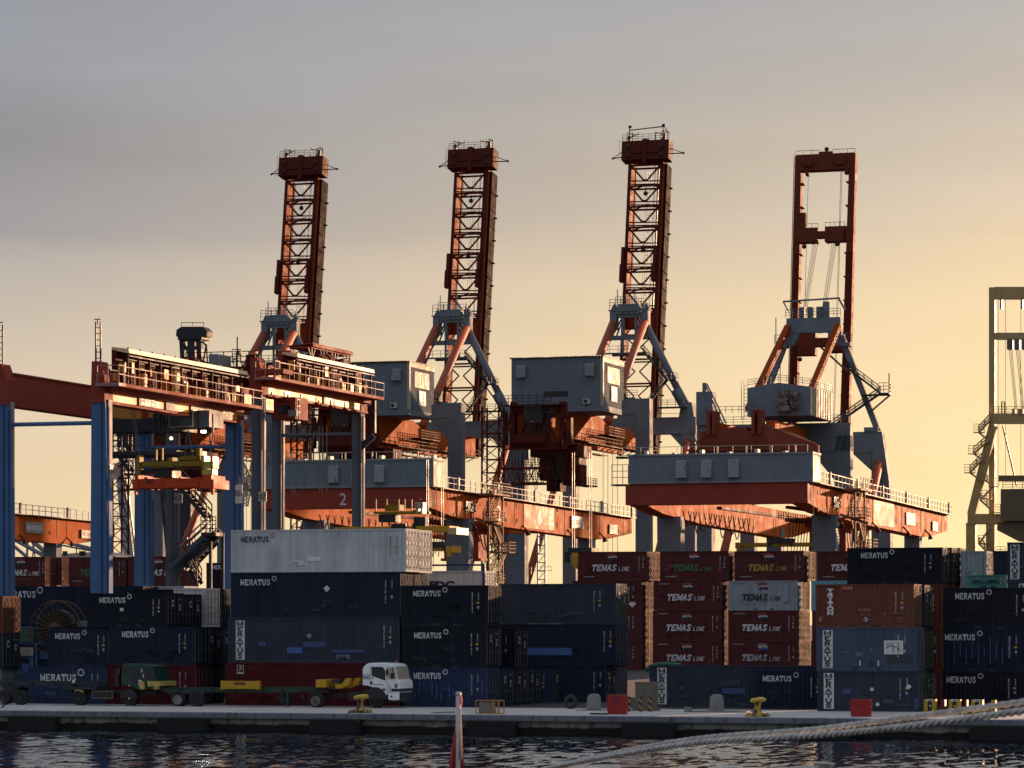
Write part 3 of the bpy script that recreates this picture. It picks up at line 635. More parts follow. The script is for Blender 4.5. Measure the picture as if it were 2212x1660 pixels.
o = INV[e.name]; q.box(o[0] + .75, o[0] + 1.35, o[1] - .006, o[1] + .03, o[2] + .15, o[2] + 2.4); q.build('name_strip', mat('strip_white', (.6, .6, .6)), e)
q = MB(o); stacked(q, 'MERATUS', o[0] + .84, o[0] + 1.26, o[2] + .2, o[2] + 2.35, o[1] - .016, .11); q.build('lettering', M_BLACKL, e)
# teal one stands on hidden containers
tower(30, 2088, 2175, 1271.5, 3, ['navyd'] * 3, ['dark container on the ground beneath the teal one', 'dark container second up beneath the teal one', 'dark container directly beneath the teal one'], GY, None, kws={})
# ---- maroon block
BT = 90.0
def tcol(x0, x1, T, cols, sts, labs, dxs, b=BT, ends=None):
    ys = [1450, 1384.5, 1319, 1254.5]
    z = GZ(b)
    for i in range(5):
        if i >= len(cols) or cols[i] is None: continue
        xa, xb = x0 + dxs[i], x1 + dxs[i]; a0, a1 = A(xa, b), A(xb, b)
        zt = Zp([1450, 1385.5, 1319, 1254.5, T][i], a1, b); zb = 1.0 if i == 0 else Zp([1450, 1385.5, 1319, 1254.5][i - 1], a1, b)
        if i == 0: zt = 1.0 + .02; continue
        container(a0, b, zb + .003, a1 - a0, zt - zb - .006, cols[i], labs[i], GT, sts[i])
# (the lowest maroon tier is hidden: tiers are counted from the first one seen)
Mn = 'maroon'
tcol(1237, 1386, 1191.6, ['x', Mn, Mn, Mn, Mn], [None, None, None, None, 'TW'], [None, 'maroon container, fourth from the top beside the long slate one, with small end marks', 'maroon container, third from the top beside the long slate one', 'maroon container with white diamond badge beside the long slate one', 'maroon container with white lettering above the long slate one'], [0, 0, 0, 0, 12])
tcol(1410, 1557, 1190.5, ['x', Mn, Mn, Mn, Mn], [None, 'TW', 'TW', 'TW', 'TG'], [None, 'maroon container with pale flag and white lettering just above the green tarpaulin', 'maroon container with white lettering, third down in the green lettered column', 'maroon container with broken white lettering directly under the green lettered one', 'maroon container with green lettering on top of its column'], [0, 0, 0, 2, 16])
tcol(1573, 1722, 1190, ['x', Mn, Mn, 'grey', Mn], [None, 'TF', 'TW', 'TB', 'TY'], [None, 'maroon container with broken faded lettering at the bottom of the column under the grey one', 'maroon container with white lettering directly under the grey one', 'grey container with black lettering and red and black flag', 'maroon container with ochre lettering on top of the grey one'], [0, 0, 0, 1, 14])
tcol(1750, 1900, 1190, ['x', Mn, Mn, 'lblue', Mn], [None, None, None, None, 'TW'], [None, 'lowest visible maroon container behind the rusty stack', 'maroon container behind the rusty stack, third from the top', 'light blue container edge showing between the grey one and the rusty stack', 'maroon container whose white lettering is cut off by the high navy one'], [0, 2, 4, 2, 15])
q_ = 0
for (x0, x1, dx, nm) in [(1260, 1398, 14, 'first'), (1430, 1567, 16, 'second'), (1600, 1736, 13, 'third'), (1768, 1925, 8, 'fourth')]:  # rear row of the fourth column is added to shade the third's doors
    q_ += 1
    for i in range(1, 5):
        b = BT + 2.6; T = [1450, 1385.5, 1319, 1254.5, 1192][i]; a0, a1 = A(x0 + (dx if i == 4 else 0), b), A(x1 + (dx if i == 4 else 0) - .5, b)
        zt = Zp(T, a1, b) if i < 4 else Zp(1192, a1, b); zb = Zp([1450, 1385.5, 1319, 1254.5][i - 1], a1, b)
        container(a0, b, zb + .003, a1 - a0, zt - zb - .006, ['maroon', 'rust'][(i + q_) % 2], f'{["maroon", "rusty"][(i + q_) % 2]} container seen by its doors only, {["", "lowest", "second", "third", "top"][i]} behind the {nm} maroon column', GT, None, marks=False)
# supports for the maroon block (ground tier, hidden in the photograph)
e = find('white diamond badge'); q = MB(INV[e.name]); a = A(1366, BT); z = Zp(1307, a, BT); q.add([(a - .35, BT - .012, z + .08), (a - .2, BT - .012, z + .25), (a + .2, BT - .012, z + .25), (a + .35, BT - .012, z + .08), (a, BT - .012, z - .25)], [(0, 1, 2, 3, 4)]); q.build('badge', M_LETTER, e)
# white reefer with blue edging behind the long white container
e = px_con(880, 1047.5, 45, 1233.4, 1289, 'reefer', 'white refrigerated container with blue edging behind the sunlit doors', 'none', GY, plain=True)
q = MB(INV[e.name]); o = INV[e.name]; Lr = A(1047.5, 45) - o[0]; q.box(o[0], o[0] + Lr, 44.97, 45.02, o[2] + 2.28, o[2] + 2.42); q.box(o[0] + Lr - .2, o[0] + Lr + .01, 44.97, 45.02, o[2], o[2] + 2.4); q.build('edging', mat('deep_blue_trim', (.03, .05, .18), .5), e)
q = MB(o); put_text(q, 'TEGU 526003 3', (o[0] + Lr - 1.95, 45.03, o[2] + 1.85), (1, 0, 0), (0, 0, 1), 1.25, .14, .02); put_text(q, 'FDC', (o[0] + Lr - 4.4, 45.03, o[2] + .62), (1, 0, 0), (0, 0, 1), 2.0, .55, .06); q.build('lettering', M_NAVYL, e)
tower(45, 880, 1047.5, 1289, 2, ['navyd'] * 3, ['dark container on the ground beneath the white refrigerated one', 'dark container directly beneath the white refrigerated one'], GY, None)
# ---- left-hand block
stack(BF, [(232, 424, 1438, 'red', None, 'dark red short container on the ground behind the green lorry', {}),
           (236.8, 421.6, 1355, 'navy', 'M', 'navy short container, second up, directly above the green lorry cab', {}),
           (188.7, 363, 1281.5, 'navyd', 'M', 'dark navy container on top of the left block with small white notice', {})], GC)
e = find('small white notice'); patch(e, BF, 259, 266.5, 1313.5, 1320.5, M_LETTER, 'notice')
stack(BF, [(60, 230, 1442, 'blue', 'MP', 'blue container with part-worn lettering behind the bare trailer', {}),
           (105, 235, 1358.7, 'navy', 'M', 'navy short container with half its side behind the cable reel', {})], GC)
stack(BF + 2.5, [(300, 447, 1439, 'navy', None, 'container at ground level behind the green lorry cab, doors only', {'marks': False}),
               (300, 448, 1357, 'navy', None, 'second container up in the row behind the green lorry block', {'marks': False}),
               (290, 402, 1284, 'navyd', None, 'top container of the row behind the notice-bearing one, doors only', {'marks': False, 'doorlogo': True})], GC)
e = px_con(375, 443, BF + 5.1, 1271, 1355, 'reefer', 'short white refrigerated container with clean white doors in the left block', 'none', GC, plain=True)
stack(BF + 5.1, [(375, 452, 1439, 'blue', None, 'blue container on the ground below the white refrigerated one in the left block', {'marks': False}), (375, 453, 1357, 'blue', None, 'blue ribbed container directly below the white refrigerated one in the left block', {'marks': False})], GC)
tower(20, -60, 309, 1266, 3, ['navy', 'navy', 'navy'], ['long navy container on the ground behind the cable reel', 'long navy container, second up, behind the cable reel', 'long navy container high behind the blue crane legs'], GY, None)
e = find('long navy container high behind'); o = INV[e.name]; q = MB(o); a = A(31, 20); z = Zp(1291, a, 20)
wordmark(q, 'MERATUS', a - .8, z, 2.5, .42, 19.99); flower(q, (a + 1.97, 19.99, z + .5), .24); q.build('lettering', M_LETTER, e)
tower(22.6, 250, 398, 1266.5, 3, ['white'] * 3, ['white container low behind the left block', 'white container, second up, behind the left block', 'white container with pale roof edge behind the left block'], GY, None, kws={i: {'marks': False} for i in range(3)})
# edge stack: only its door ends enter the frame
stack(BF, [(-170, 2, 1447, 'palegrey', None, 'pale grey ribbed container at the bottom of the stack by the frame edge', {'marks': False}),
           (-170, 6, 1368, 'navy', None, 'navy container end at the frame edge below the brown one', {'marks': False, 'doorlogo': True}),
           (-170, 6, 1288, 'brown', None, 'brown container end topmost at the frame edge beside the reel', {'marks': False})], GC)
# maroon ones seen between the blue crane legs
for (x0, x1, yt, yb, st, lab) in [(-10, 97.5, 1203, 1263.8, 'TW', 'maroon container whose last white letters show beside the blue leg'), (149, 272, 1203.5, 1263.8, 'TG', 'maroon container with dim green lettering between the blue legs'),
                                  (277, 406, 1202, 1264, 'TW', 'maroon container with white lettering behind the dark access stairs')]:
    e = px_con(x0, x1, BT, yt, yb, Mn, lab, st, GT)
px_con(60, 134, BT + 2.6, 1204, 1264, 'rust', 'container with sunlit doors in the gap between two maroon ones', None, GT, marks=False)
px_con(445.7, 560, BT - 20, 1215.6, 1266, 'navyd', 'dark navy lettered container between the access stairs and the blue leg', 'M', GT)
def beneath(word, b, c):
    e = find(word); o = INV[e.name]; Lc = float(e['Lc']); n = max(1, round((o[2] - GZ(b)) / 2.6)); hh = (o[2] - GZ(b)) / n
    for i in range(n): container(o[0], b, GZ(b) + i * hh, Lc, hh - .005, c, f'{["ground", "second", "third"][min(i, 2)]} tier container hidden beneath the {word}'[:90], GT, None, marks=False)
beneath('maroon container whose last white letters', BT, 'maroon'); beneath('maroon container with dim green lettering', BT, 'maroon'); beneath('maroon container with white lettering behind the dark access stairs', BT, 'maroon')
beneath('dark navy lettered container between', BT - 20, 'navyd')
# a small blue and white yard cabin seen through the gap

# deeper rows of the same blocks and the stacks just outside the frame, added to keep the low sun off the front rows
for r_, bb in enumerate((BF + 5.04, BF + 7.56)):
    for i in range(3): container(A(610, bb), bb, GZ(bb) + i * 2.6, A(893 + r_ * 6, bb) - A(610, bb), 2.595, 'navyd', f'dark long container in the {["third", "fourth"][r_]} row, tier {["one", "two", "three"][i]}, of the block topped by white', GC, None, marks=False)
for r_, bb in enumerate((9.0, 14.0, 19.0, 24.0)):
    for i in range(4): container(41.0 + r_ * .7, bb, GZ(bb) + i * 2.6, 12.19, 2.595, ['navyd', 'maroon', 'slate', 'navy'][(i + r_) % 4], f'added sun-blocking long container outside the frame past the barriers, row {["one", "two", "three", "four"][r_]}, tier {["one", "two", "three", "four"][i]}', GC, None, marks=False)

for bb in (20.0, 27.0):  # these and the following unseen stacks are added only to block sun
    for i in range(4): container(-20.6 if bb < 22 else -22.6, bb, GZ(bb) + i * 2.6, 6.06, 2.595, ['navyd', 'maroon', 'slate', 'navy'][i], f'added sun-blocking short container, tier {["one", "two", "three", "four"][i]}, {"nearer" if bb < 22 else "deeper"} of two stacks hidden behind the white topped block', GY, None, marks=False)
for i in range(4): container(10.0, 50.0, GZ(50) + i * 2.4, 12.19, 2.395, ['navyd', 'maroon', 'slate', 'navy'][i], f'added sun-blocking long container, tier {["one", "two", "three", "four"][i]}, hidden deep in the yard behind the rusty stack', GY, None, marks=False)
for bb in (7.1, 9.65):
    for i in range(2): container(A(110, bb), bb, i * 2.46, A(232, bb) - A(110, bb), 2.45, 'navyd', f'added sun-blocking dark container, {["lower", "upper"][i]} tier, {"second" if bb < 8 else "third"} row hidden behind the part-worn lettering', GC, None, marks=False)

for i in range(3): container(-32.2, 16.2, GZ(16) + i * 2.45, 6.06, 2.445, 'navyd', f'added sun-blocking short container, tier {["one", "two", "three"][i]}, hidden between the blue legs behind the cable reel', GC, None, marks=False)
# ================================================================ ship-to-shore cranes
def sts(xc, label, number=None, frame=False, dark=False, yb=540):
    bw = 335.5; ac = A(xc, bw); o = (ac, bw, 1.0); G = 'ship-to-shore cranes with raised booms'
    e = thing('quay_crane', label, 'crane', o, G)
    P = lambda a, b, z: (ac + a, bw + b, z)
    def new(): return MB(o)
    X = 10.3
    for sx in (-1, 1):
        for bb in (0, -28): new().box(ac + sx * X - 1.15, ac + sx * X + 1.15, bw + bb - 1, bw + bb + 1, 1, 36.6 if bb == 0 else 40.4).build('leg', M_GREY, e)
    m = new(); m.box(ac - X - 1.3, ac + X + 1.3, bw - 1.1, bw + 1.1, 36.4, 39.2)
    for sx in (-1, 1): m.prism([P(sx * (X - 1.15), -.8, 36.4), P(sx * (X - 1.15), -.8, 34.2), P(sx * (X - 3.2), -.8, 36.4)], (0, 1.6, 0))
    for sx in (-1, 1): m.prism([P(sx * X - 1.6, -1.15, 39.2), P(sx * X + 1.0, -1.15, 39.2), P(sx * X + .6, -1.15, 41.6), P(sx * X - 1.2, -1.15, 41.6)], (0, 2.3, 0))
    m.rail([P(-X, -1, 39.2), P(X, -1, 39.2)], .6, 6, .07, 0)
    m.build('portal_beam', M_GREY, e)
    m = new(); m.box(ac - X + 1.15, ac + X - 1.15, bw - 28.9, bw - 27.1, 38.0, 40.6)
    m.prism([P(X - 1.15, -28.8, 38), P(X - 1.15, -28.8, 34.5), P(X - 4.5, -28.8, 38)], (0, 1.6, 0)); m.build('portal_beam', M_GREY, e)
    for sx in (-1, 1):
        m = new(); m.tube(P(sx * X, -1.5, 35.2), P(sx * X, -27.2, 8.5), .62, 10); m.build('brace', M_BRACE, e, smooth=True)
        m = new(); m.box(ac + sx * X - .7, ac + sx * X + .7, bw - 27, bw - 1, 2.6, 4.4); m.build('sill_beam', M_GREY, e)
    # twin girder
    for sx in (-1, 1):
        m = new()
        prof = [(-50, 33.4), (1.5, 33.4), (1.5, 36.6), (-26, 36.6), (-29.5, 37.6), (-50, 37.6)]
        m.prism([P(sx * 3.0 - .55, b, z) for b, z in prof], (1.1, 0, 0))
        for b in range(-48, 0, 5): m.box(ac + sx * 3 - .6, ac + sx * 3 + .6, bw + b, bw + b + .08, 33.38, 33.9)
        m.build('main_girder', M_ORANGE, e)
    m = new()                                           # walkway on the girder side, with brackets and railing
    m.box(ac + 3.6, ac + 5.0, bw - 49, bw - 1, 32.9, 33.05); m.rail([P(5.0, -49, 33.05), P(5.0, -1, 33.05)], 1.1, 2.2, .07, 1)
    for b in range(-48, -2, 3): m.beam(P(3.5, b, 32.2), P(5.0, b, 32.9), .12, .12)
    m.box(ac + 3.4, ac + 5.4, bw - 31, bw - 22, 34.6, 34.75); m.rail([P(5.4, -31, 34.75), P(5.4, -22, 34.75)], 1.2, 1.2, .08, 2)
    m.box(ac - 5.0, ac - 3.6, bw - 49, bw - 1, 32.9, 33.05); m.build('walkway', M_DARKRED, e)
    # rear end structure with sheave frames
    m = new(); c0 = -51.5
    for sx in (-1, 1):
        m.box(ac + sx * 3.9 - .35, ac + sx * 3.9 + .35, bw + c0, bw + c0 + 2, 31.6, 38.6); m.box(ac + sx * 5.2 - .2, ac + sx * 5.2 + .2, bw + c0, bw + c0 + 1.2, 32.2, 37)
        m.beam(P(sx * 5.2, c0, 32.4), P(sx * 3.9, c0, 37.8), .3, .3); m.beam(P(sx * 3.6, c0, 32), P(sx * .4, c0, 37.4), .28, .28); m.beam(P(sx * 5.2, c0, 36.9), P(sx * 3.9, c0, 33), .2, .2)
    m.box(ac - 4.3, ac + 4.3, bw + c0, bw + c0 + 1.6, 31.5, 32.6); m.box(ac - 4.3, ac + 4.3, bw + c0 + .1, bw + c0 + 1.4, 37.2, 38.2)
    for k in range(7):
        t = -2.6 + k * .42; m.beam(P(t - .9, c0 - .25, 32.4), P(t + 1.5, c0 - .25, 38.2), .14, .14)
    m.rail([P(-5.4, c0 - .8, 38.2), P(2.5, c0 - .8, 38.2)], 1.4, 1.2, .08, 2); m.box(ac - 5.4, ac + 4.4, bw + c0 - .9, bw + c0 + .3, 38.0, 38.2)
    m.box(ac - 3.4, ac + 1.6, bw + c0 - .9, bw + c0 + .8, 32.4, 33.6); m.rail([P(-5.4, c0 - .8, 31.6), P(4.3, c0 - .8, 31.6)], 1.2, 1.6, .07, 1)
    m.box(ac - 5.4, ac + 4.3, bw + c0 - .9, bw + c0 + .3, 31.4, 31.56); m.build('sheave_frame', M_DARKRED, e)
    m = new(); rnd = random.Random(5)
    for k in range(16):
        a1_ = -4.2 + k * .52; m.loop(P(a1_, c0 + .6, 31.4), P(a1_ + rnd.uniform(.3, 1.4), c0 + .6 + rnd.uniform(0, 3), 31.2), rnd.uniform(3.5, 6.6), .055, 9)
    for k in range(22):
        a1_ = rnd.uniform(-1.5, 3.8); m.tube(P(a1_, c0 - 1.0, 37.4 + rnd.uniform(-.5, .5)), P(a1_ * .4 - .6, c0 - .6, 32.4), .05, 3)
    for k in range(10):
        a1_ = -1.8 + k * .28; m.loop(P(a1_, c0 - .9, 38.3), P(a1_ + .5, c0 - 1.3, 35.4), .3, .09, 4)
    m.build('cable_loops', M_CABLE, e)
    # trolley with cab under the girders
    m = new(); m.box(ac - 2.8, ac + 4.6, bw - 46, bw - 38, 30.6, 32.4); m.box(ac - 1.5, ac + 4.2, bw - 45.5, bw - 39.5, 27.0, 30.6); m.box(ac + 2.2, ac + 4.9, bw - 45, bw - 41.5, 26.2, 29.4)
    m.box(ac - .8, ac + 1.4, bw - 44, bw - 41, 25.4, 27.2); m.rail([P(4.9, -45.4, 26.2), P(6.4, -45.4, 26.2), P(6.4, -41, 26.2)], 1.1, .8, .07, 2); m.box(ac + 4.6, ac + 6.5, bw - 45.5, bw - 41, 26.0, 26.2)
    m.box(ac - 5.2, ac - 2, bw - 45, bw - 42, 26.6, 26.8); m.rail([P(-5.2, -45, 26.8), P(-2, -45, 26.8)], 1.2, .9, .07, 2)
    for k in range(12): m.tube(P(-2.2 + k * .5, -45.8, 31), P(-2.0 + k * .5, -45.9, 27 + (k % 3)), .07, 4)
    m.build('trolley', M_DARKRED, e)
    m = new()
    for k in (0, 1, 2, 3): m.tube(P(1.2 + k * .8, -20, 33), P(1.2 + k * .8, -20, 14), .045, 3)
    m.build('hoist_rope', M_ROPE_ST, e)
    # lattice stair tower and truss catwalk hanging under the rear
    m = new(); a0, a1, b0, b1 = -8.6, -5.9, -52, -49.5
    for z in range(10, 38, 2):
        for (p, q) in [((a0, b0), (a1, b0)), ((a1, b0), (a1, b1)), ((a0, b1), (a1, b1))]: m.beam(P(*p, z), P(*q, z), .14, .14)
        m.beam(P(a0, b0, z), P(a1, b0, z + 2), .12, .12); m.beam(P(a1, b0, z), P(a0, b0, z + 2), .10, .10); m.beam(P(a1, b0, z + 2), P(a1, b1, z), .12, .12)
    for a in (a0, a1):
        for b in (b0, b1): m.beam(P(a, b, 8), P(a, b, 38), .24, .24)
    m.build('stair_tower', M_DARKRED, e)
    m = new(); 
    for z in (26.2, 28.6):
        for b in (-52, -50): m.beam(P(-5.9, b, z), P(2.2, b, z), .3, .3)
    for k in range(7):
        a = -5.9 + k * 1.16; m.beam(P(a, -52, 26.2), P(a + 1.16, -52, 28.6), .12, .12); m.beam(P(a + 1.16, -52, 26.2), P(a, -52, 28.6), .12, .12)
    m.rail([P(-5.9, -52, 28.7), P(2.0, -52, 28.7)], 1.1, 1.3, .07, 2); m.build('truss_catwalk', M_DARKRED, e)
    # machine house
    h = new(); a0, a1, b0, b1, z0, z1 = ac - 5.5, ac + 9.1, bw - 47, bw - 35.4, 38.2, 45.6
    n = 40; p = (a1 - a0) / n; pts = []
    for i in range(n): x = a0 + i * p; pts += [(x, b0), (x + p * .3, b0), (x + p * .5, b0 + .07), (x + p * .8, b0 + .07)]
    pts.append((a1, b0)); vs = [(x, y, z) for x, y in pts for z in (z0, z1)]; h.add(vs, [(2 * i, 2 * i + 2, 2 * i + 3, 2 * i + 1) for i in range(len(pts) - 1)])
    n = 32; p = (b1 - b0) / n; pts = []
    for i in range(n): x = b0 + i * p; pts += [(a1, x), (a1, x + p * .3), (a1 - .1, x + p * .5), (a1 - .1, x + p * .8)]
    pts.append((a1, b1)); vs = [(x, y, z) for x, y in pts for z in (z0, z1)]; h.add(vs, [(2 * i, 2 * i + 2, 2 * i + 3, 2 * i + 1) for i in range(len(pts) - 1)])
    h.box(a0, a1 - .12, b0 + .1, b1, z0 + .02, z1 - .02); h.box(a0, a1, b0 - .1, b1, z0 - .85, z0)
    hs = h.build('machine_house', M_GREY, e)
    h = new(); h.box(a0 - .2, a1 + .15, b0 - .25, b1 + .2, z1, z1 + .12)
    for k in range(54): h.box(a0 - .2 + k * .27, a0 - .08 + k * .27, b0 - .3, b1 + .2, z1 + .12, z1 + .2)
    h.build('roof', M_DKSTEEL, hs)
    h = new()
    for (x, w) in ((.9, 1.5), (11.9, 1.45)): h = new(); h.prism([(a0 + x, b0 - .05, z1 - 1.0), (a0 + x, b0 - .6, z1 - 1.3), (a0 + x, b0 - .75, z1 - 2.9), (a0 + x, b0 - .05, z1 - 2.9)], (w, 0, 0)); h.build('vent_hood', M_GREY2, hs)
    h = new(); h.box(a0 + 11.6, a0 + 12.7, b0 - .45, b0 - .05, z0 + .25, z0 + 1.05); h.build('air_conditioner', mat('cream_box', (.45, .42, .38), .5), hs)
    h = new(); h.lathe((a0 + 12.0, b0 - .47, z0 + .65), [(.3, 0), (.3, .02)], 12, 'b'); h.build('fan_grille', M_CABLE, hs)
    h = new(); h.box(a1 - .35, a1 + .04, b0 - .04, b0 + .5, z0, z1); h.box(a1 - .02, a1 + .05, b0, b1, z1 - .75, z1 - .02); h.box(a1, a1 + .09, b0 + 2.3, b0 + 9, z0 + 3.6, z1 - 1.3); h.build('corner_trim', mat('cream_trim', (.42, .35, .27), .6, spec=.08), hs)
    if number:
        h = new(); h.box(a1 + .03, a1 + .16, b0 + 4.2, b0 + 5.7, z0 + .9, z0 + 3.2); h.build('number_board', M_WHITE, hs); h = new(); h.box(a1 + .03, a1 + .16, b0 + 5.8, b0 + 7.3, z0 + .9, z0 + 3.2); h.build('number_board', M_WHITE, hs)
        h = new(); put_text(h, number[0], (a1 + .19, b0 + 4.45, z0 + 1.15), (0, 1, 0), (0, 0, 1), 1.0, 1.8, .06); put_text(h, number[1], (a1 + .19, b0 + 6.05, z0 + 1.15), (0, 1, 0), (0, 0, 1), 1.0, 1.8, .06); h.build('number', M_BLACKL, hs)
        h = new()
        for k, (bb, w) in enumerate([(4.6, .5)]): h.prism([(a1 + .11, b0 + 5.3, z0 + 4.1), (a1 + .11, b0 + 6.1, z0 + 4.9), (a1 + .11, b0 + 5.4, z0 + 5.9)], (.02, 0, 0))
        for k in range(3): h.box(a1 + .11, a1 + .13, b0 + 6.7, b0 + 7.7, z0 + 4.3 + k * .5, z0 + 4.6 + k * .5)
        h.build('logo_panel', M_WHITE, hs)
    if frame:
        h = new(); h.box(a0 + 5.2, a0 + 9.0, b0 - .03, b0 + .3, z0 + 1.5, z0 + 2.3); h.build('louvre_opening', M_CABLE, hs)
    # apex frame
    ap = new()
    for sx in (-1, 1):
        ap.box(ac + sx * 2.75 - .55, ac + sx * 2.75 + .55, bw - .8, bw + .8, 54.0, 57.2); ap.prism([P(sx * 2.75 - .7, 0, 57.2), P(sx * 2.75 + .7, 0, 57.2), P(sx * 2.75, 0, 58.5)], (0, .9, 0)); ap.box(ac + sx * 2.75 - .75, ac + sx * 2.75 + .75, bw - 1, bw + 1, 57.1, 57.3)
        ap.beam(P(sx * 2.2, 0, 54.5), P(sx * .9, 0, 56.8), .25, .25); ap.beam(P(sx * 2.4, -.3, 52.6), P(sx * 1.0, -.3, 56), .22, .22); ap.box(ac + sx * 1.1 - .2, ac + sx * 1.1 + .2, bw - .5, bw + .1, 50, 57)
    ap.box(ac - 3.2, ac + 3.2, bw - .5, bw + .5, 52.3, 53.0); ap.box(ac - 3.0, ac + 3.0, bw - .5, bw + .5, 49.6, 50.1); ap.box(ac - 2.5, ac + 2.5, bw - .6, bw + .6, 56.0, 56.8)
    for a in (-1.5, -.5, .5, 1.4): ap.lathe(P(a, -.8, 57.2), [(.1, -.2), (.75, -.15), (.75, .15), (.1, .2)], 10, 'b')
    ap.box(ac - 1.8, ac + 1.8, bw - 1.2, bw + .6, 57.0, 58.2); ap.rail([P(-3.2, -1.2, 57.4), P(2.8, -1.2, 57.4)], 1.6, 1.0, .08, 2); ap.rail([P(-2.2, -1.3, 58.2), P(1.5, -1.3, 58.2)], 1.2, 1.0, .08, 1)
    ap.tube(P(-1.9, -1, 58), P(-1.9, -1, 60.6), .08, 4); ap.tube(P(1.1, -1, 58), P(1.1, -1, 60.8), .08, 4)
    ap.rail([P(-4.6, -1.5, 50.1), P(2.8, -1.5, 50.1)], 1.1, 1.4, .07, 1); ap.box(ac - 4.6, ac + 2.8, bw - 1.6, bw - .4, 49.9, 50.08)
    ap.build('apex_frame', M_GREY, e)
    for sx in (-1, 1):
        m = new(); m.tube(P(sx * 2.75, 0, 54.6), P(sx * (X - .6), 0, 41.0), .62, 10); m.tube(P(sx * (X - 2.4), 0, 43.8), P(sx * (X - .9), 0, 41.2), .95, 8); m.build('apex_leg', M_GREY, e, smooth=True)
        m = new(); m.tube(P(sx * 2.75, -.9, 55.0), P(sx * 2.9, -23.5, 37.0), .66, 10); m.build('backstay', M_BRACE, e, smooth=True)
    m = new()                                           # zigzag access stairs on the right leg
    m.stair(P(2.9, -1.6, 50.1), P(6.9, -1.6, 45.4), .8, (0, -1, 0)); m.box(ac + 6.7, ac + 8.6, bw - 2.6, bw - 1.2, 45.2, 45.35); m.rail([P(6.9, -2.5, 45.35), P(8.6, -2.5, 45.35), P(8.6, -1.2, 45.35)], 1.1, .8, .07, 1); m.beam(P(6.2, -1.5, 45.2), P(8.6, -1.5, 42), .2, .2); m.build('access_stair', M_DKSTEEL, e)
    m = new(); m.stair(P(6.9, -1.6, 45.3), P(3.2, -1.6, 40.6), .8, (0, -1, 0)); m.build('access_stair', M_DKSTEEL, e)
    m = new(); m.rail([P(-1, -3, 40.8), P(10, -3, 40.8)], 1.1, 1.4, .07, 2); m.box(ac - 1, ac + 10.2, bw - 3.1, bw - 1.2, 40.6, 40.8); m.build('upper_walkway', M_DKSTEEL, e)
    m = new(); m.rail([P(0, -29.2, 40.6), P(9.5, -29.2, 40.6)], 1.1, 1.2, .07, 2); m.build('railing', M_DKSTEEL, e)
    m = new(); m.stair(P(4.4, -28.6, 44.5), P(7.8, -28.6, 40.4), .8, (0, -1, 0))
    m.build('access_stair', M_DKSTEEL, e)
    # raised boom : local axis t runs up the boom, n points to the quay front
    th = R(8.9); b0 = 2.3; z0 = 35.0
    def Q(a, t, n): return P(a, b0 + t * sin(th) - n * cos(th), z0 + t * cos(th) + n * sin(th))
    # n>0 towards the viewer
    def qbox(m, a0, a1, t0, t1, n0, n1):
        v = [Q(a, t, n) for n in (n0, n1) for t in (t0, t1) for a in (a0, a1)]
        m.add(v, [(0, 2, 3, 1), (4, 5, 7, 6), (0, 1, 5, 4), (2, 6, 7, 3), (0, 4, 6, 2), (1, 3, 7, 5)])
    T = 49.0
    for sx in (-1, 1):
        m = new(); qbox(m, sx * 2.8 - .28, sx * 2.8 + .28, -1.5, T, -2.3, 0)
        for t in range(0, 49, 2): qbox(m, sx * 2.8 - .33, sx * 2.8 + .33, t, t + .08, -2.2, .02)
        bg_ = m.build('boom_girder', M_BOOM, e)
        m = new(); qbox(m, sx * 2.8 - .29, sx * 2.8 + .29, -1.5, T, .0, .04); m.build('shade_plate', M_DARKRED, bg_)  # dark plate puts the shade of the girder front into its colour
        m = new(); qbox(m, sx * 2.8 - .15, sx * 2.8 + .15, -1, 30, -3.5, -3.0); qbox(m, sx * 2.8 - .2, sx * 2.8 + .2, 30, T, -3.9, -3.2); qbox(m, sx * 2.8 - .1, sx * 2.8 + .1, 0, T - 2, -2.8, -2.5)
        for t in range(2, 48, 4): qbox(m, sx * 2.8 - .1, sx * 2.8 + .1, t, t + .25, -3.5, -2.2)
        m.build('forestay', M_DARKRED, e)
        m = new(); qbox(m, sx * 2.8 - .75, sx * 2.8 - .2, 29.5, 34, -.6, .5); qbox(m, sx * 2.8 - .9, sx * 2.8 - .2, 28, 31, -.6, .6); m.build('fold_lug', M_DARKRED, e)
    m = new(); qbox(m, 3.1, 3.5, -1, T - .3, -3.9, -1.0)  # added cover, coloured dark to stand for shade on the boom's right side
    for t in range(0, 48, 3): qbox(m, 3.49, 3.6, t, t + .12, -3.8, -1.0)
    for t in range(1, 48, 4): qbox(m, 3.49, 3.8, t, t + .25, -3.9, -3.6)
    m.build('shade_cover', mat('shade_brown', (.026, .009, .007), .8, spec=.02), e)
    m = new()
    k = 0; t = 23.0; pitch = 3.62
    while t < T:
        for n in (-.15, -2.1):
            m.beam(Q(-2.6, t, n), Q(2.6, t, n), .30, .30); m.beam(Q(-2.6, t + .95, n - .1), Q(2.6, t + .8, n - .1), .2, .2)
        if t + pitch < T + 1:
            for sx in (-1, 1):
                m.beam(Q(sx * 2.5, t + pitch - .1, -.15), Q(sx * .25, t + .9, -.15), .27, .27); m.beam(Q(sx * 2.5, t, -2.1), Q(0, t + .9, -2.1), .22, .22)
        m.add([Q(-.55, t + .75, -.05), Q(.55, t + .75, -.05), Q(.3, t + 1.15, -.05), Q(-.3, t + 1.15, -.05)], [(0, 1, 2, 3)])
        t += pitch
    t = 2.0
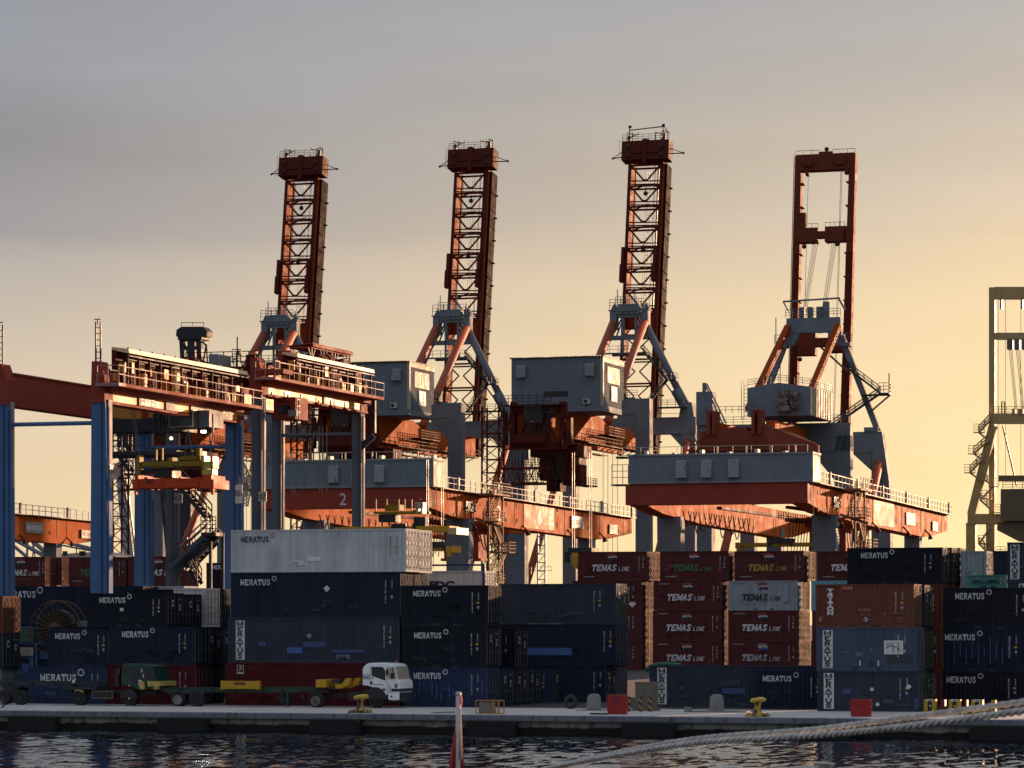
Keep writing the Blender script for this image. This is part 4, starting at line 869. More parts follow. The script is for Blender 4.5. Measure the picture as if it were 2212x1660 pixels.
    while t < 22:
        m.beam(Q(-2.6, t, -.15), Q(2.6, t, -.15), .3, .3); m.beam(Q(-2.6, t, -2.1), Q(2.6, t, -2.1), .25, .25)
        for sx in (-1, 1):
            m.beam(Q(sx * 2.5, t, -.15), Q(sx * .4, t + 2.1, -.15), .2, .2); m.beam(Q(sx * .4, t + 2.1, -.15), Q(sx * 2.5, t + 4.1, -.15), .2, .2)
        t += 4.2
    m.build('boom_bracing', M_DARKRED, e)
    m = new(); qbox(m, -.15 + 2.6 - 4.6 + 2.0, 2.5, 19.0, 22.6, -2.8, -.8); qbox(m, -2.5, .2, 20.4, 22.6, -2.8, -1.6); m.build('boom_cross_beam', M_BOOM, e)
    m = new()                                           # ropes and ladder inside the boom
    for a in (-.15, .15, .55, 1.1, 1.25): m.beam(Q(a, 20, -1.6), Q(a, T, -1.6), .07, .07)
    for t in range(22, 48): m.beam(Q(.15, t, -1.6), Q(.55, t, -1.6), .05, .05)
    m.beam(Q(1.6, 20, -2.4), Q(1.6, T, -2.4), .24, .24); m.build('boom_ladder', M_CABLE, e)
    for t in (44.6, 34.7, 25.0): m = new(); m.ball(Q(-.1, t - 1.0, -.9), .42); m.tube(Q(-.1, t, -.9), Q(-.1, t - .7, -.9), .08, 4); m.build('floodlight', M_DKSTEEL, e)
    m = new(); qbox(m, -4.15, 4.15, T + .1, T + 3.4, -1.9, .9)
    qbox(m, -2.4, 2.4, T + 1.2, T + 1.9, .9, 1.1); qbox(m, -.3, .3, T - .6, T + 3.6, .9, 1.15); m.prism([Q(-4.1, T + .1, .5), Q(4.1, T + .1, .5), Q(2.9, T - 1, .5), Q(-2.9, T - 1, .5)][::1], Vector(Q(0, 0, -1)) - Vector(Q(0, 0, 0))) if False else None
    hb = m.build('boom_head', mat('brown_head_paint', (.10, .024, .017), .7, spec=.03, rust=.2), e)
    m = new()
    for (a, tt) in ((-2.9, 2.6), (-2.9, 1.0), (2.9, 2.4), (2.9, 1.0)): m.ball(Q(a, T + tt - .2, 1.1), .35)
    m.build_each('sheave', M_DKSTEEL, hb)
    m = new()
    for sx, ln in ((-1, 1.9), (1, 2.2)):
        tip = Q(sx * (4.15 + ln), T + (.9 if sx < 0 else 1.3), -.6); m.beam(Q(sx * 4.1, T + (1.1 if sx < 0 else 1.3), -.6), tip, .16, .16); m.beam(Q(sx * 4.1, T + 2.2, -.6), tip, .12, .12); m.ball(tip, .22)
    m.rail([Q(-4.8, T + .3, -.2), Q(-4.8, T + 3.4, -.2)], .6, 1, .08, 1)
    for a in (-3.6, -2.6, -1.6, 1.4, 2.4, 3.6): m.beam(Q(a, T + 3.4, -.2), Q(a, T + 5.2, -.2), .12, .12)
    for (p, q) in [((-3.6, 5.2), (-2.6, 4.9)), ((2.4, 4.6), (3.0, 5.3)), ((3.0, 5.3), (3.6, 4.9)), ((-3.6, 4.2), (-1.6, 4.9)), ((1.4, 5), (2.4, 4.8)), ((-3.4, 3.6), (-2.4, 5)), ((2.4, 3.6), (3.2, 5.0))]: m.beam(Q(p[0], T + p[1], -.2), Q(q[0], T + q[1], -.2), .13, .13)
    qbox(m, -3.4, -3.0, T + 3.4, T + 4.6, -.6, 0); qbox(m, 2.7, 3.2, T + 3.4, T + 4.7, -.6, 0); qbox(m, -.8, .6, T + 3.4, T + 3.75, -1, .4)
    m.rail([Q(-4.1, T + 3.4, .7), Q(4.1, T + 3.4, .7)], 1.1, 1.2, .06, 2)
    if frame:
        for a in (-3.5, 2.4): m.beam(Q(a, T + 3.4, -1.4), Q(a, T + 6.6, -1.4), .2, .2); m.ball(Q(a, T + 6.6, -1.4), .3)
        m.beam(Q(-3.5, T + 6.0, -1.4), Q(2.4, T + 6.4, -1.4), .16, .16); m.beam(Q(2.4, T + 6.5, -1.4), Q(3.6, T + 5.1, -1.4), .1, .1)
    m.build('head_railing', M_DKSTEEL, hb)
    return e
sts(606, 'red quay crane with raised lattice boom, leftmost of the three alike, behind the canopy', None)
sts(978, 'red quay crane with raised lattice boom whose grey machine house reads 05', '05')
sts(1361, 'red quay crane with raised lattice boom and an extra frame on its boom head', '00', frame=True)
# ---- fourth crane : plain box boom with three cross beams
def sts4():
    bw = 335.5; ac = A(1759, bw); o = (ac, bw, 1.0); e = thing('quay_crane', 'tall red brown quay crane with open box girder boom and gabled grey machine house', 'crane', o, None)
    P = lambda a, b, z: (ac + a, bw + b, z)
    new = lambda: MB(o); X = 11.0
    for (sx, bb, zt) in ((-1, 0, 34), (1, -28, 34), (-1, -28, 41.2)): new().box(ac + sx * X - 1.2, ac + sx * X + 1.2, bw + bb - 1.1, bw + bb + 1.1, 1, zt).build('leg', M_GREY, e)
    m = new(); m.prism([P(X - 1.3, -1, 1), P(X + 2.2, -1, 1), P(X + 1.6, -1, 28), P(X + .4, -1, 36.2), P(X - 1.0, -1, 36.2), P(X - 1.3, -1, 30)], (0, 2, 0)); m.build('leg', M_GREY, e)
    m = new(); m.box(ac - X + 1.2, ac + X - 1, bw - .9, bw + .9, 32.8, 36.2); m.box(ac + X - 2.5, ac + X - .2, bw - 1.2, bw + 1.2, 36.2, 36.9)
    m.prism([P(X - 1.3, -.8, 32.8), P(X - 1.3, -.8, 29.8), P(X - 4.6, -.8, 32.8)], (0, 1.6, 0)); m.build('portal_beam', M_GREY, e)
    m = new(); m.box(ac - X + 1.2, ac + X + 1.2, bw - 29.1, bw - 27.0, 31.6, 36); m.prism([P(X + 1.1, -29.0, 31.6), P(X + 1.1, -29.0, 27), P(X - 1.2, -29, 27), P(X - 5, -29.0, 31.6)], (0, 1.8, 0))
    m.rail([P(-X, -29, 36), P(X + 1.2, -29, 36)], 1.2, 1.5, .07, 2); m.build('portal_beam', M_GREY, e)
    for sx in (-1, 1): m = new(); m.tube(P(sx * X, -1.5, 31), P(sx * X, -27, 6), .75, 10); m.build('brace', M_BRACE, e, smooth=True)
    for sx in (-1, 1): m = new(); m.box(ac + sx * 4.6 - .7, ac + sx * 4.6 + .7, bw - 50, bw + 1.5, 31.5, 35.2); m.build('main_girder', M_ORANGE, e)
    # orange rear housing with sheaves
    m = new(); m.box(ac - 5.6, ac + 4.8, bw - 52.5, bw - 48, 31.0, 33.6); m.box(ac - 3.0, ac + 1.6, bw - 52.5, bw - 48, 33.6, 34.1)
    for k in (-4.4, -3.6, 2.4, 3.3): m.box(ac + k, ac + k + .5, bw - 53, bw - 50, 33, 36.6)
    m.prism([P(4.8, -52.5, 31), P(4.8, -52.5, 34.2), P(7, -46, 33.6), P(9.5, -40, 32), P(9.5, -40, 31)], (0, 1.5, 0)); m.beam(P(-7, -52.6, 31), P(-3.4, -52.6, 34), .16, .16); m.beam(P(-7, -52.6, 34), P(-5.6, -52.6, 31), .16, .16)
    m.box(ac - 7.5, ac + 6, bw - 53.2, bw - 48, 30.7, 30.95); m.rail([P(-7.5, -53, 30.95), P(6, -53, 30.95)], 1.2, 1.2, .08, 1); m.rail([P(-4.5, -53, 36.2), P(4.5, -53, 36.2)], 1.0, 1, .07, 1); m.build('rear_housing', mat('brown_red_housing', (.24, .06, .035), .7, spec=.03, rust=.15), e)
    # house
    z0, z1 = 36.2, 40.8; a0, a1, b0, b1 = ac - .3, ac + 9.4, bw - 44.5, bw - 29
    m = new(); m.prism([(a0, b0, z0), (a1, b0, z0), (a1, b0, z1 - .3), ((a0 + a1) / 2, b0, z1 + .4), (a0, b0, z1 - .3)], (0, b1 - b0, 0))
    hs = m.build('machine_house', M_GREY, e)
    m = new()
    for k in range(9): bb = b0 + .1 + k * (b1 - b0 - .2) / 9; m.add([(a1 + .03, bb, z0 + .05), (a1 + .03, bb + (b1 - b0) / 9 - .12, z0 + .05), (a1 + .03, bb + (b1 - b0) / 9 - .12, z1 - .35), (a1 + .03, bb, z1 - .35)], [(0, 1, 2, 3)]); m.box(a1, a1 + .12, bb - .08, bb, z0, z1 - .3)
    m.build('side_panel', mat('cream_side_panel', (.40, .33, .25), .6, spec=.05, var=.25, rust=.25), hs)
    m = new(); m.box(a0 + 5.2, a0 + 6.6, b0 - 1.4, b0 - .05, z0 + 1.6, z0 + 3.8); m.prism([(a0 + 6.8, b0 - .05, z0 + 3.6), (a0 + 6.8, b0 - 1.6, z0 + 3.0), (a0 + 6.8, b0 - .8, z0 + 1), (a0 + 6.8, b0 - .05, z0 + 1)], (1.2, 0, 0)); m.box(a0 + 4.8, a0 + 6.9, b0 - 1.6, b0, z0 + .6, z0 + 1.5); m.build('air_duct', mat('rusted_grey', (.22, .20, .19), .6, rust=.9), hs)
    m = new(); m.rail([(a0, b0, z1 - .2), ((a0 + a1) / 2, b0, z1 + .5), (a1, b0, z1 - .2), (a1, b1, z1 - .2)], 1.1, 1.4, .07, 2)
    for k in range(9): m.beam((a0 - .5, b0, z0 + .2 + k * .55), (a0, b0, z0 + .2 + k * .55), .05, .05)
    for a in (a0 - .5, a0 - .9): m.beam((a, b0, z0 - .4), (a, b0, z1 + .8), .08, .08)
    m.tube(((a0 + a1) / 2, b0 + 1, z1 + .4), ((a0 + a1) / 2, b0 + 1, z1 + 3.6), .06, 4); m.beam(((a0 + a1) / 2 - .3, b0 + 1, z1 + 3.5), ((a0 + a1) / 2 + .3, b0 + 1, z1 + 3.5), .08, .08); m.build('roof_railing', M_DKSTEEL, hs)
    m = new(); m.box(ac - 12.2, ac - 9.6, bw - 29.5, bw - 27, 36, 41.2); m.box(ac - 11.2, ac - 10.6, bw - 29.5, bw - 28.5, 41.2, 42.6); m.beam(P(-10.8, -29.3, 42.4), P(-8.0, -29.3, 36.2), .22, .22); m.beam(P(-10.5, -29.3, 42.4), P(-7.4, -29.3, 36.2), .22, .22); m.build('cable_housing', M_GREY, e)
    # apex
    m = new(); m.prism([P(-4.6, -.7, 55.2), P(4.6, -.7, 55.2), P(3.4, -.7, 53.2), P(2.6, -.7, 51.4), P(-2.6, -.7, 51.4), P(-3.4, -.7, 53.2)], (0, 1.4, 0)) if False else m.box(ac - 4.5, ac + 4.5, bw - .8, bw + .8, 52.6, 55.0)
    for sx in (-1, 1): m.prism([P(sx * 4.5, -.7, 55), P(sx * 4.7, -.7, 50.5), P(sx * 3.4, -.7, 50.5), P(sx * 2.2, -.7, 52.7)], (0, 1.4, 0)); m.box(ac + sx * 5.3 - .9, ac + sx * 5.3 + .9, bw - 1.2, bw + 1, 50.2, 50.8); m.rail([P(sx * 4.4, -1.1, 50.8), P(sx * 6.4, -1.1, 50.8)], 1.5, .8, .08, 2)
    for a in (-2, -.6, .9, 2.0): m.box(ac + a - .45, ac + a + .45, bw - .6, bw + .4, 55, 56.8 + (.8 if abs(a) > 1 and a > 1 else 0))
    m.rail([P(-4.6, -1, 55.1), P(4.6, -1, 55.1)], 1.3, 1.1, .08, 2); m.beam(P(-5.1, -.5, 57.8), P(4.4, -.5, 58.1), .28, .28); m.beam(P(-5.1, -.5, 57.8), P(-4.2, -.5, 56.2), .2, .2); m.beam(P(4.2, -.5, 58.0), P(5.2, -.5, 56.2), .3, .3); m.tube(P(-6.2, -1, 50.8), P(-6.2, -1, 55.2), .08, 4)
    m.build('apex_frame', M_GREY, e)
    for sx in (-1, 1):
        m = new(); m.beam(P(sx * 4.2, -1, 53.5), P(sx * 4.4, -27, 38.5), .95, .95)
        for k in range(24):
            t = k / 24; p = Vector(P(sx * 4.2 + .5, -1, 53.5)).lerp(Vector(P(sx * 4.4 + .5, -27, 38.5)), t); q = Vector(P(sx * 4.2 + .5, -1, 53.5)).lerp(Vector(P(sx * 4.4 + .5, -27, 38.5)), t + .025); m.beam(p, q, .06, .2)
        m.build('backstay', M_BOOM, e)
    m = new(); m.beam(P(4.5, 0, 52), P(10.6, 0, 36.3), .95, .95); m.build('apex_leg', M_GREY, e); m = new(); m.beam(P(-4.5, 0, 52), P(-10.6, 0, 36.3), .95, .95); m.build('apex_leg', M_GREY, e)
    m = new(); m.beam(P(-.3, -.8, 51.6), P(6.2, -.8, 45.6), .3, .3); m.stair(P(5.9, -1, 46.5), P(11.2, -1, 42.4), .8, (0, -1, 0), w=.1); m.box(ac + 11, ac + 12.8, bw - 2, bw - .6, 42.2, 42.4); m.rail([P(11, -1.9, 42.4), P(12.8, -1.9, 42.4), P(12.8, -.6, 42.4)], 1.6, .8, .09, 2)
    m.tube(P(12.6, -1, 42.4), P(12.6, -1, 45.6), .09, 4); m.build('access_stair', M_DKSTEEL, e); m = new(); m.stair(P(11.2, -1, 42.3), P(1.6, -1, 36.0), .8, (0, -1, 0), w=.1); m.beam(P(12.8, -1, 42.1), P(9.4, -1, 39.3), .25, .25); m.beam(P(8.0, -1, 42.1), P(12.8, -1, 42.1), .3, .3); m.build('access_stair', M_DKSTEEL, e)
    # boom
    th = R(6.9); B0, z0 = 2.3, 33.5
    def Q(a, t, n): return P(a, B0 + t * sin(th) - n * cos(th), z0 + t * cos(th) + n * sin(th))
    def qb(m, a0, a1, t0, t1, n0, n1):
        v = [Q(a, t, n) for n in (n0, n1) for t in (t0, t1) for a in (a0, a1)]; m.add(v, [(0, 2, 3, 1), (4, 5, 7, 6), (0, 1, 5, 4), (2, 6, 7, 3), (0, 4, 6, 2), (1, 3, 7, 5)])
    T = 49.8; MB4 = mat('shaded_boom_brown', (.15, .038, .022), .7, spec=.03, rust=.2)  # brown darkened to carry the shade of the boom front
    for sx in (-1, 1):
        m = new(); c = sx * 4.35; ti = c - .75 if sx < 0 else c + .75
        m.prism([Q(c - .75, -1.5, 0), Q(c + .75, -1.5, 0), Q(c + .75 * (1 if sx > 0 else .35), T, 0), Q(c - .75 * (1 if sx < 0 else .35), T, 0)], Vector(Q(0, 0, -1.6)) - Vector(Q(0, 0, 0)))
        for t in range(1, 49, 4): qb(m, c - .78, c + .78, t, t + .1, -1.62, .03)
        g4 = m.build('boom_girder', M_BOOM, e); m = new(); m.prism([Q(c - .76, -1.5, .05), Q(c + .76, -1.5, .05), Q(c + .76 * (1 if sx > 0 else .35), T, .05), Q(c - .76 * (1 if sx < 0 else .35), T, .05)], Vector(Q(0, 0, .01)) - Vector(Q(0, 0, .05))); m.build('shade_plate', MB4, g4)  # thin front plate in the darker brown paints the girder's shaded face
        m = new(); qb(m, sx * 4.35 - .2, sx * 4.35 + .5, 0, 33, .05, .3); qb(m, sx * 4.35 - .9, sx * 4.35 - .7, -1, 33, -2.6, -1.9); m.build('forestay', M_DARKRED, e)
    m = new(); qb(m, -4.9, 5.0, T - 2.6, T + .1, -1.7, .1); qb(m, -3.6, -2.0, T - 1.9, T - .8, .1, .5); qb(m, 1.8, 3.4, T - 1.9, T - .8, .1, .5); qb(m, -1.1, 1.2, T, T + .5, -1.6, 0)
    qb(m, -3.3, -2.7, T - 3.4, T - 2.6, -1, 0); qb(m, 3.3, 3.9, T - 3.4, T - 2.6, -1, 0); m.build('boom_head', MB4, e)
    m = new(); tt = 35.0; qb(m, -4.8, -.9, tt, tt + 2.4, -1.5, .2); qb(m, .3, 3.9, tt, tt + 2.5, -1.5, .2); qb(m, -1.4, 1.0, tt + .7, tt + 1.8, -1.2, 0); qb(m, -4.0, -3.0, tt + 2.2, tt + 5, -1, .2); qb(m, 3.5, 4.9, tt, tt + 2.0, -1, .2)
    for a in (-2.0, -1.2, .6, 1.8): qb(m, a, a + .4, tt - .2, tt + .3, -1, 0)
    m.rail([Q(-3, tt + 2.4, 0), Q(-.9, tt + 2.4, 0)], .7, .9, .07, 0); m.rail([Q(.3, tt + 2.5, 0), Q(3.6, tt + 2.5, 0)], .7, .9, .07, 0); m.build('boom_cross_beam', MB4, e)
    m = new(); tt = 16.0; qb(m, -4.8, -.8, tt, tt + 3.6, -1.5, .2); qb(m, -4.8, 4.8, tt + 1.4, tt + 2.8, -1.2, 0); qb(m, 1.3, 4.8, tt + .4, tt + 3.6, -1.5, .2); m.build('boom_cross_beam', MB4, e)
    m = new()
    for a in (-1.7, -1.45, 1.5, 1.75): m.tube(Q(a, 35, -.3), Q(a - 1.4, 19, 2.0), .045, 3); m.tube(Q(a + .5, 35, -.3), Q(a - 1.0, 19, 2.2), .045, 3)
    for a in (2.6, 2.8): m.tube(Q(a, T - 2.6, -.5), Q(a - .2, 0, -.5), .045, 3)
    m.tube(Q(-2.9, T - 3, -.5), Q(-2.9, 20, -.5), .04, 3); m.build('boom_rope', M_ROPE_ST, e)
    m = new(); m.rail([Q(-5.3, 2, -.4), Q(-5.35, T + .6, -.4)], .01, 2, .1, 0)
    for t in range(2, 50, 2): m.beam(Q(-5.3, t, -.4), Q(-4.8, t, -.4), .07, .07)
    m.rail([Q(-5.0, T + .1, -.2), Q(-1.1, T + .1, -.2)], .7, 1.2, .08, 0); m.rail([Q(1.2, T + .1, -.2), Q(5.0, T + .1, -.2)], .7, 1.2, .08, 0); m.ball(Q(.1, T + 1.0, -.5), .4); m.build('boom_ladder', M_DKSTEEL, e)
    for a, t in ((-3.1, 34.2), (2.5, 34.4), (-3.3, 15.2)): m = new(); m.ball(Q(a, t, .3), .42); m.build('floodlight', M_DKSTEEL, e)
sts4()
# ---- beige crane cut by the frame on the right
def sts5():
    b = 350.0; ac = A(2250, b); o = (ac, b, 1.0); e = thing('quay_crane', 'beige quay crane with zigzag stairs, cut off at the edge of the frame', 'crane', o)
    new = lambda: MB(o); M = M_BEIGE
    def PX(x, y, db=0): a = A(x, b + db); return (a, b + db, Zp(y, a, b + db))
    def bar(m, p, q, w, h=None): m.beam(p, q, w, h or w, (0, 1, 0))
    for x in (2144, 2360):
        m = new(); bar(m, PX(x, 1130), PX(x, 622), .95, 1.6); m.build('boom_girder', M, e)
    for x0, x1, y, h in ((2150, 2356, 634, 2.0), (2151, 2355, 727, 1.1)):
        m = new(); bar(m, PX(x0, y), PX(x1, y), 1.4, h) if False else m.beam(PX(x0, y), PX(x1, y), 1.4, h); m.build('boom_cross_beam', M, e)
    m = new(); m.beam(PX(2139, 905, -2), PX(2365, 905, -2), 1.6, 1.7); m.rail([PX(2140, 896, -2.8), PX(2365, 896, -2.8)], 1.3, 1.3, .08, 2)
    for x in (2188, 2200, 2206): m.box(PX(x, 900, -2)[0], PX(x + 5, 900, -2)[0], b - 3, b - 1, PX(x, 896, -2)[2], PX(x, 884, -2)[2])
    m.tube(PX(2164, 896, -2), PX(2164, 868, -2), .12, 4); m.tube(PX(2170, 896, -2), PX(2170, 868, -2), .12, 4); m.beam(PX(2164, 868, -2), PX(2170, 868, -2), .1, .1); m.build('apex_frame', M, e)
    m = new(); bar(m, PX(2146, 920, -2), PX(2099, 1112, -2), 1.35); m.build('apex_leg', M, e); m = new(); bar(m, PX(2358, 920, -2), PX(2405, 1112, -2), 1.35); m.build('apex_leg', M, e)
    m = new(); m.beam(PX(2092, 1122, -2), PX(2420, 1122, -2), 1.8, 1.7); m.build('portal_beam', M, e)
    for x, w in ((2098.5, 1.25), (2141, 1.15), (2380, 1.2)): m = new(); p = PX(x, 1130, -2); m.box(p[0] - w * .62, p[0] + w * .62, p[1] - .8, p[1] + .8, 1, p[2]); m.build('leg', M, e)
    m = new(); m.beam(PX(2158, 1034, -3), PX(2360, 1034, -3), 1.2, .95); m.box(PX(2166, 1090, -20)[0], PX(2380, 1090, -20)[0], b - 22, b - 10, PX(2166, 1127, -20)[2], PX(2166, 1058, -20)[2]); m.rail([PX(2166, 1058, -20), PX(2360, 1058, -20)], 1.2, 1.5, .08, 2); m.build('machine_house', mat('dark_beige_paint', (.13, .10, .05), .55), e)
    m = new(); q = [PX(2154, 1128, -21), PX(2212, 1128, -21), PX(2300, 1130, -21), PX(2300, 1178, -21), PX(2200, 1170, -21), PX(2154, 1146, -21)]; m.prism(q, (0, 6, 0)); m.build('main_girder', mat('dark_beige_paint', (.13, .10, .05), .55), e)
    m = new()
    for i, (x, y) in enumerate([(2183, 745), (2198, 745), (2215, 745)]):
        m.box(PX(x, y)[0] - .45, PX(x, y)[0] + .45, b - 1, b + .5, PX(x, 756)[2], PX(x, 734)[2])
        for k in range(3): m.tube(PX(x - 3 + k * 3, 756), PX(x + 10 + k * 2, 888), .05, 3)
    for x in (2156, 2172, 2205): m.tube(PX(x, 640), PX(x, 1030), .04, 3)
    for x in (2163, 2208): m.box(PX(x, 650)[0] - .15, PX(x, 650)[0] + .15, b - .5, b + .5, PX(x, 668)[2], PX(x, 645)[2])
    bar(m, PX(2166, 920), PX(2196, 1050), .25); m.build('boom_rope', M_ROPE_ST, e)
    m = new()
    zz = [((2140, 908), (2115, 935)), ((2115, 935), (2138, 955)), ((2138, 950), (2104, 981)), ((2104, 981), (2128, 998)), ((2125, 990), (2096, 1022)), ((2096, 1022), (2120, 1040)), ((2118, 1030), (2148, 1052)), ((2146, 1052), (2118, 1080)), ((2118, 1080), (2148, 1108)), ((2138, 1140), (2116, 1175)), ((2116, 1175), (2140, 1200))]
    for i, (p, q) in enumerate(zz):
        if i % 2 == 0: m.stair(PX(*p, -3), PX(*q, -3), .7, (0, -1, 0), w=.1)
        else: m.beam(PX(*p, -3), PX(*q, -3), .28, .28)
    for (x, y) in ((2104, 935), (2092, 981), (2084, 1022), (2136, 1052), (2120, 1078), (2113, 1175), (2150, 1200), (2150, 1108)):
        p, q = PX(x, y, -3), PX(x + 22, y, -3); m.beam(p, q, 1.0, .15); m.rail([p, q], 1.4, .9, .09, 2)
    m.build('access_stair', M, e)
sts5()
# ---- distant dark crane behind the blue crane
b = 420.0; ac = A(415, b); o = (ac, b, 1); e = thing('quay_crane', 'distant dark crane apex rising behind the blue rubber tyred crane', 'crane', o)
def PX(x, y, db=0): a = A(x, b + db); return (a, b + db, Zp(y, a, b + db))
m = MB(o); m.prism([PX(380, 727), PX(446, 727), PX(448, 716), PX(438, 706), PX(392, 706), PX(381, 713)], (0, 3, 0)); m.box(PX(388, 0)[0], PX(440, 0)[0], b - 1, b + 4, PX(400, 735)[2], PX(400, 727)[2]); m.rail([PX(392, 706), PX(440, 706)], .8, 2, .12, 0); m.build('apex_head', M_DKSTEEL, e)
m = MB(o)
for (x0, x1, w) in ((394, 402, 1.0), (415, 420, 1.5), (431, 436, 1.1)): m.beam(PX(x0, 733), PX(x1, 900), w, w, (0, 1, 0))
m.beam(PX(396, 752), PX(437, 752), .7, .7)
for (p, q) in (((398, 740), (414, 790)), ((414, 745), (400, 790)), ((437, 738), (446, 748)), ((446, 744), (438, 790)), ((446, 744), (450, 800)), ((400, 800), (416, 840)), ((436, 780), (452, 800))): m.beam(PX(*p), PX(*q), .3, .3, (0, 1, 0))
m.beam(PX(405, 895), PX(405, 1250), 2.5, 2.5, (0, 1, 0)); m.tube(PX(391, 738), PX(391, 780), .1, 4); m.build('apex_leg', M_DKSTEEL, e)
# ================================================================ rail-mounted yard cranes
def rmg(da, label, num, first=False, logo=True, hood=3):
    a1, a0 = -56.9 + da, -76.4 + da; b0, b1 = 146.0, 226.0; o = (a1, b0, 1.0)
    e = thing('yard_gantry_crane', label, 'crane', o, 'orange rail mounted gantry cranes over the yard')
    new = lambda: MB(o)
    zt0, zt1 = 19.8, 18.9
    zt = lambda b: zt0 + (zt1 - zt0) * (b - b0) / (b1 - b0)
    for sx, ae in ((1, a1), (-1, a0)):
        m = new(); s = -1.9 if sx > 0 else 1.9
        prof = [(b0 + .9, 17.6), (b0 + 8, 16.9), (b0 + 24, 16.3), (b0 + 52, 15.9), (b0 + 64, 15.7), (b0 + 69, 15.9), (b1, 16.9), (b1, zt1), (b0 + .9, zt0)]
        m.prism([(ae, b, z) for b, z in prof], (s, 0, 0)); g = m.build('main_girder', M_ORANGE, e)
        if sx < 0: continue
        m = new()                                        # stiffener lines, lifting eyes and seams
        for b in range(int(b0) + 3, int(b1), 1): m.box(a1, a1 + .10, b, b + .25, zt(b) - .20, zt(b) - .02)
        for b in (b0 + 2.6, b0 + 11, b0 + 14, b0 + 30, b0 + 33, b0 + 50, b0 + 62, b0 + 65, b0 + 76): m.box(a1, a1 + .03, b, b + .06, 16.4, zt(b) - .15)
        for b in (b0 + 5, b0 + 8.5, b0 + 20, b0 + 27, b0 + 31, b0 + 47, b0 + 56, b0 + 60, b0 + 72, b0 + 74):
            for z in (17.2, 19.0): m.lathe((a1, b, z - .1), [(.0, .06), (.26, .05), (.26, 0)], 8, 'a')
        for b in (b0 + 13.5, b0 + 33, b0 + 51, b0 + 65): m.tube((a1, b, 16.6), (a1 + .5, b + .3, 16.0), .09, 4); m.tube((a1 + .5, b + .3, 16.1), (a1 + .6, b + .5, 15.5), .1, 6, .35)
        m.build('girder_fitting', M_DARKRED, g)
        m = new(); m.rail([(a1 + .55, b0 + 3, zt0 + .05), (a1 + .55, b1, zt1 + .05)], 1.25, 1.9, .075, 1); m.box(a1 - .1, a1 + .6, b0 + 3, b1, 19.0, 19.06) if False else None
        m.beam((a1 + .3, b0 + 3, zt0 + .02), (a1 + .3, b1, zt1 + .02), .8, .09)
        for b in range(int(b0) + 8, int(b1), 14): m.box(a1 + .42, a1 + .7, b, b + .3, zt(b) + .1, zt(b) + 1.5)
        m.build('walkway', M_RAIL, e)
        # signs on the sunlit side
        if first:
            m = new(); put_text(m, '2', (a1 + .02, b0 + 23.5, 16.9), (0, 1, 0), (0, 0, 1), 1.5, 1.75, .01); m.build('number', M_LETTER, e)
        if logo:
            m = new(); m.box(a1 + .01, a1 + .05, b0 + 33.6, b0 + 45.5, 16.35, 19.2); pn = m.build('logo_panel', mat('pale_orange_panel', (.52, .24, .13), .6, spec=.04), e)
            if first:
                m = new(); m.add([(a1 + .07, b0 + 39.2, 16.7), (a1 + .07, b0 + 40.6, 17.3), (a1 + .07, b0 + 39.6, 18.9), (a1 + .07, b0 + 38.6, 17.4)], [(0, 1, 2, 3)])
                for k in range(3): m.box(a1 + .055, a1 + .08, b0 + 43.2, b0 + 45, 16.9 + k * .7, 17.3 + k * .7)
                m.build('logo', M_WHITE, pn)
        m = new(); m.box(a1 + .02, a1 + .16, b0 + 52.5, b0 + 57.8, 16.9, 18.35); pn = m.build('sign_board', mat('grey_sign', (.22, .23, .24), .5) if first or not logo else M_SIGN, e)
        if first or not logo: m = new(); m.box(a1 + .165, a1 + .17, b0 + 52.7, b0 + 57.6, 17.0, 18.25).mat(1); put_text(m, 'HITACHI', (a1 + .175, b0 + 53.9, 17.3), (0, 1, 0), (0, 0, 1), 3.5, .65, .05); m.lathe((a1 + .175, b0 + 53.3, 17.6), [(.38, 0), (.38, .01)], 10, 'a'); m.build('lettering', [mat('grey_sign', (.22, .23, .24), .5), M_LETTER], pn)
        m = new(); m.box(a1 + .02, a1 + .2, b0 + 69.2, b0 + 72.6, 16.6, 17.75); pn = m.build('sign_board', M_CABLE, e)
        m = new(); m.box(a1 + .205, a1 + .21, b0 + 69.35, b0 + 72.45, 16.7, 17.65); m.mat(1); put_text(m, '35LTON', (a1 + .215, b0 + 69.6, 16.9), (0, 1, 0), (0, 0, 1), 2.6, .55, .04); m.build('lettering', [M_SIGN if logo else M_CABLE, M_CABLE if logo else M_SIGN], pn)
        m = new(); m.box(a1 + .02, a1 + .2, b0 + 12.0, b0 + 15.4, 17.6, 18.75); pn = m.build('sign_board', M_CABLE, e); m = new(); m.box(a1 + .205, a1 + .21, b0 + 12.2, b0 + 15.2, 17.7, 18.65); m.mat(1); put_text(m, '35LTON', (a1 + .215, b0 + 12.4, 17.95), (0, 1, 0), (0, 0, 1), 2.6, .5, .04); m.build('lettering', [M_SIGN, M_CABLE], pn)
    # end beam with chamfered corner
    m = new(); m.box(a0 - .2, a1, b0, b0 + 2.2, 17.62, 19.82); eb = m.build('end_beam', M_RED, e)
    if first: m = new(); put_text(m, '2', (a0 + 9.2, b0, 17.98), (1, 0, 0), (0, 0, 1), .8, 1.3, .0); m.build('number', M_LETTER, eb)
    m = new(); m.box(a0, a1, b1 - 2, b1 + .1, 17, 18.8); m.build('end_beam', M_ORANGE, e)
    # machinery housing on the near end
    m = new(); m.box(a0 + .2, a1 + .55, b0 - .2, b0 + 3.4, 19.84, 22.75); hs = m.build('machine_house', M_GREY, e)
    m = new(); m.box(a0 + .1, a1 + .65, b0 - .3, b0 + 3.5, 22.75, 22.95); m.box(a0 + .2, a1 + .55, b0 - .24, b0, 19.84, 20.05)
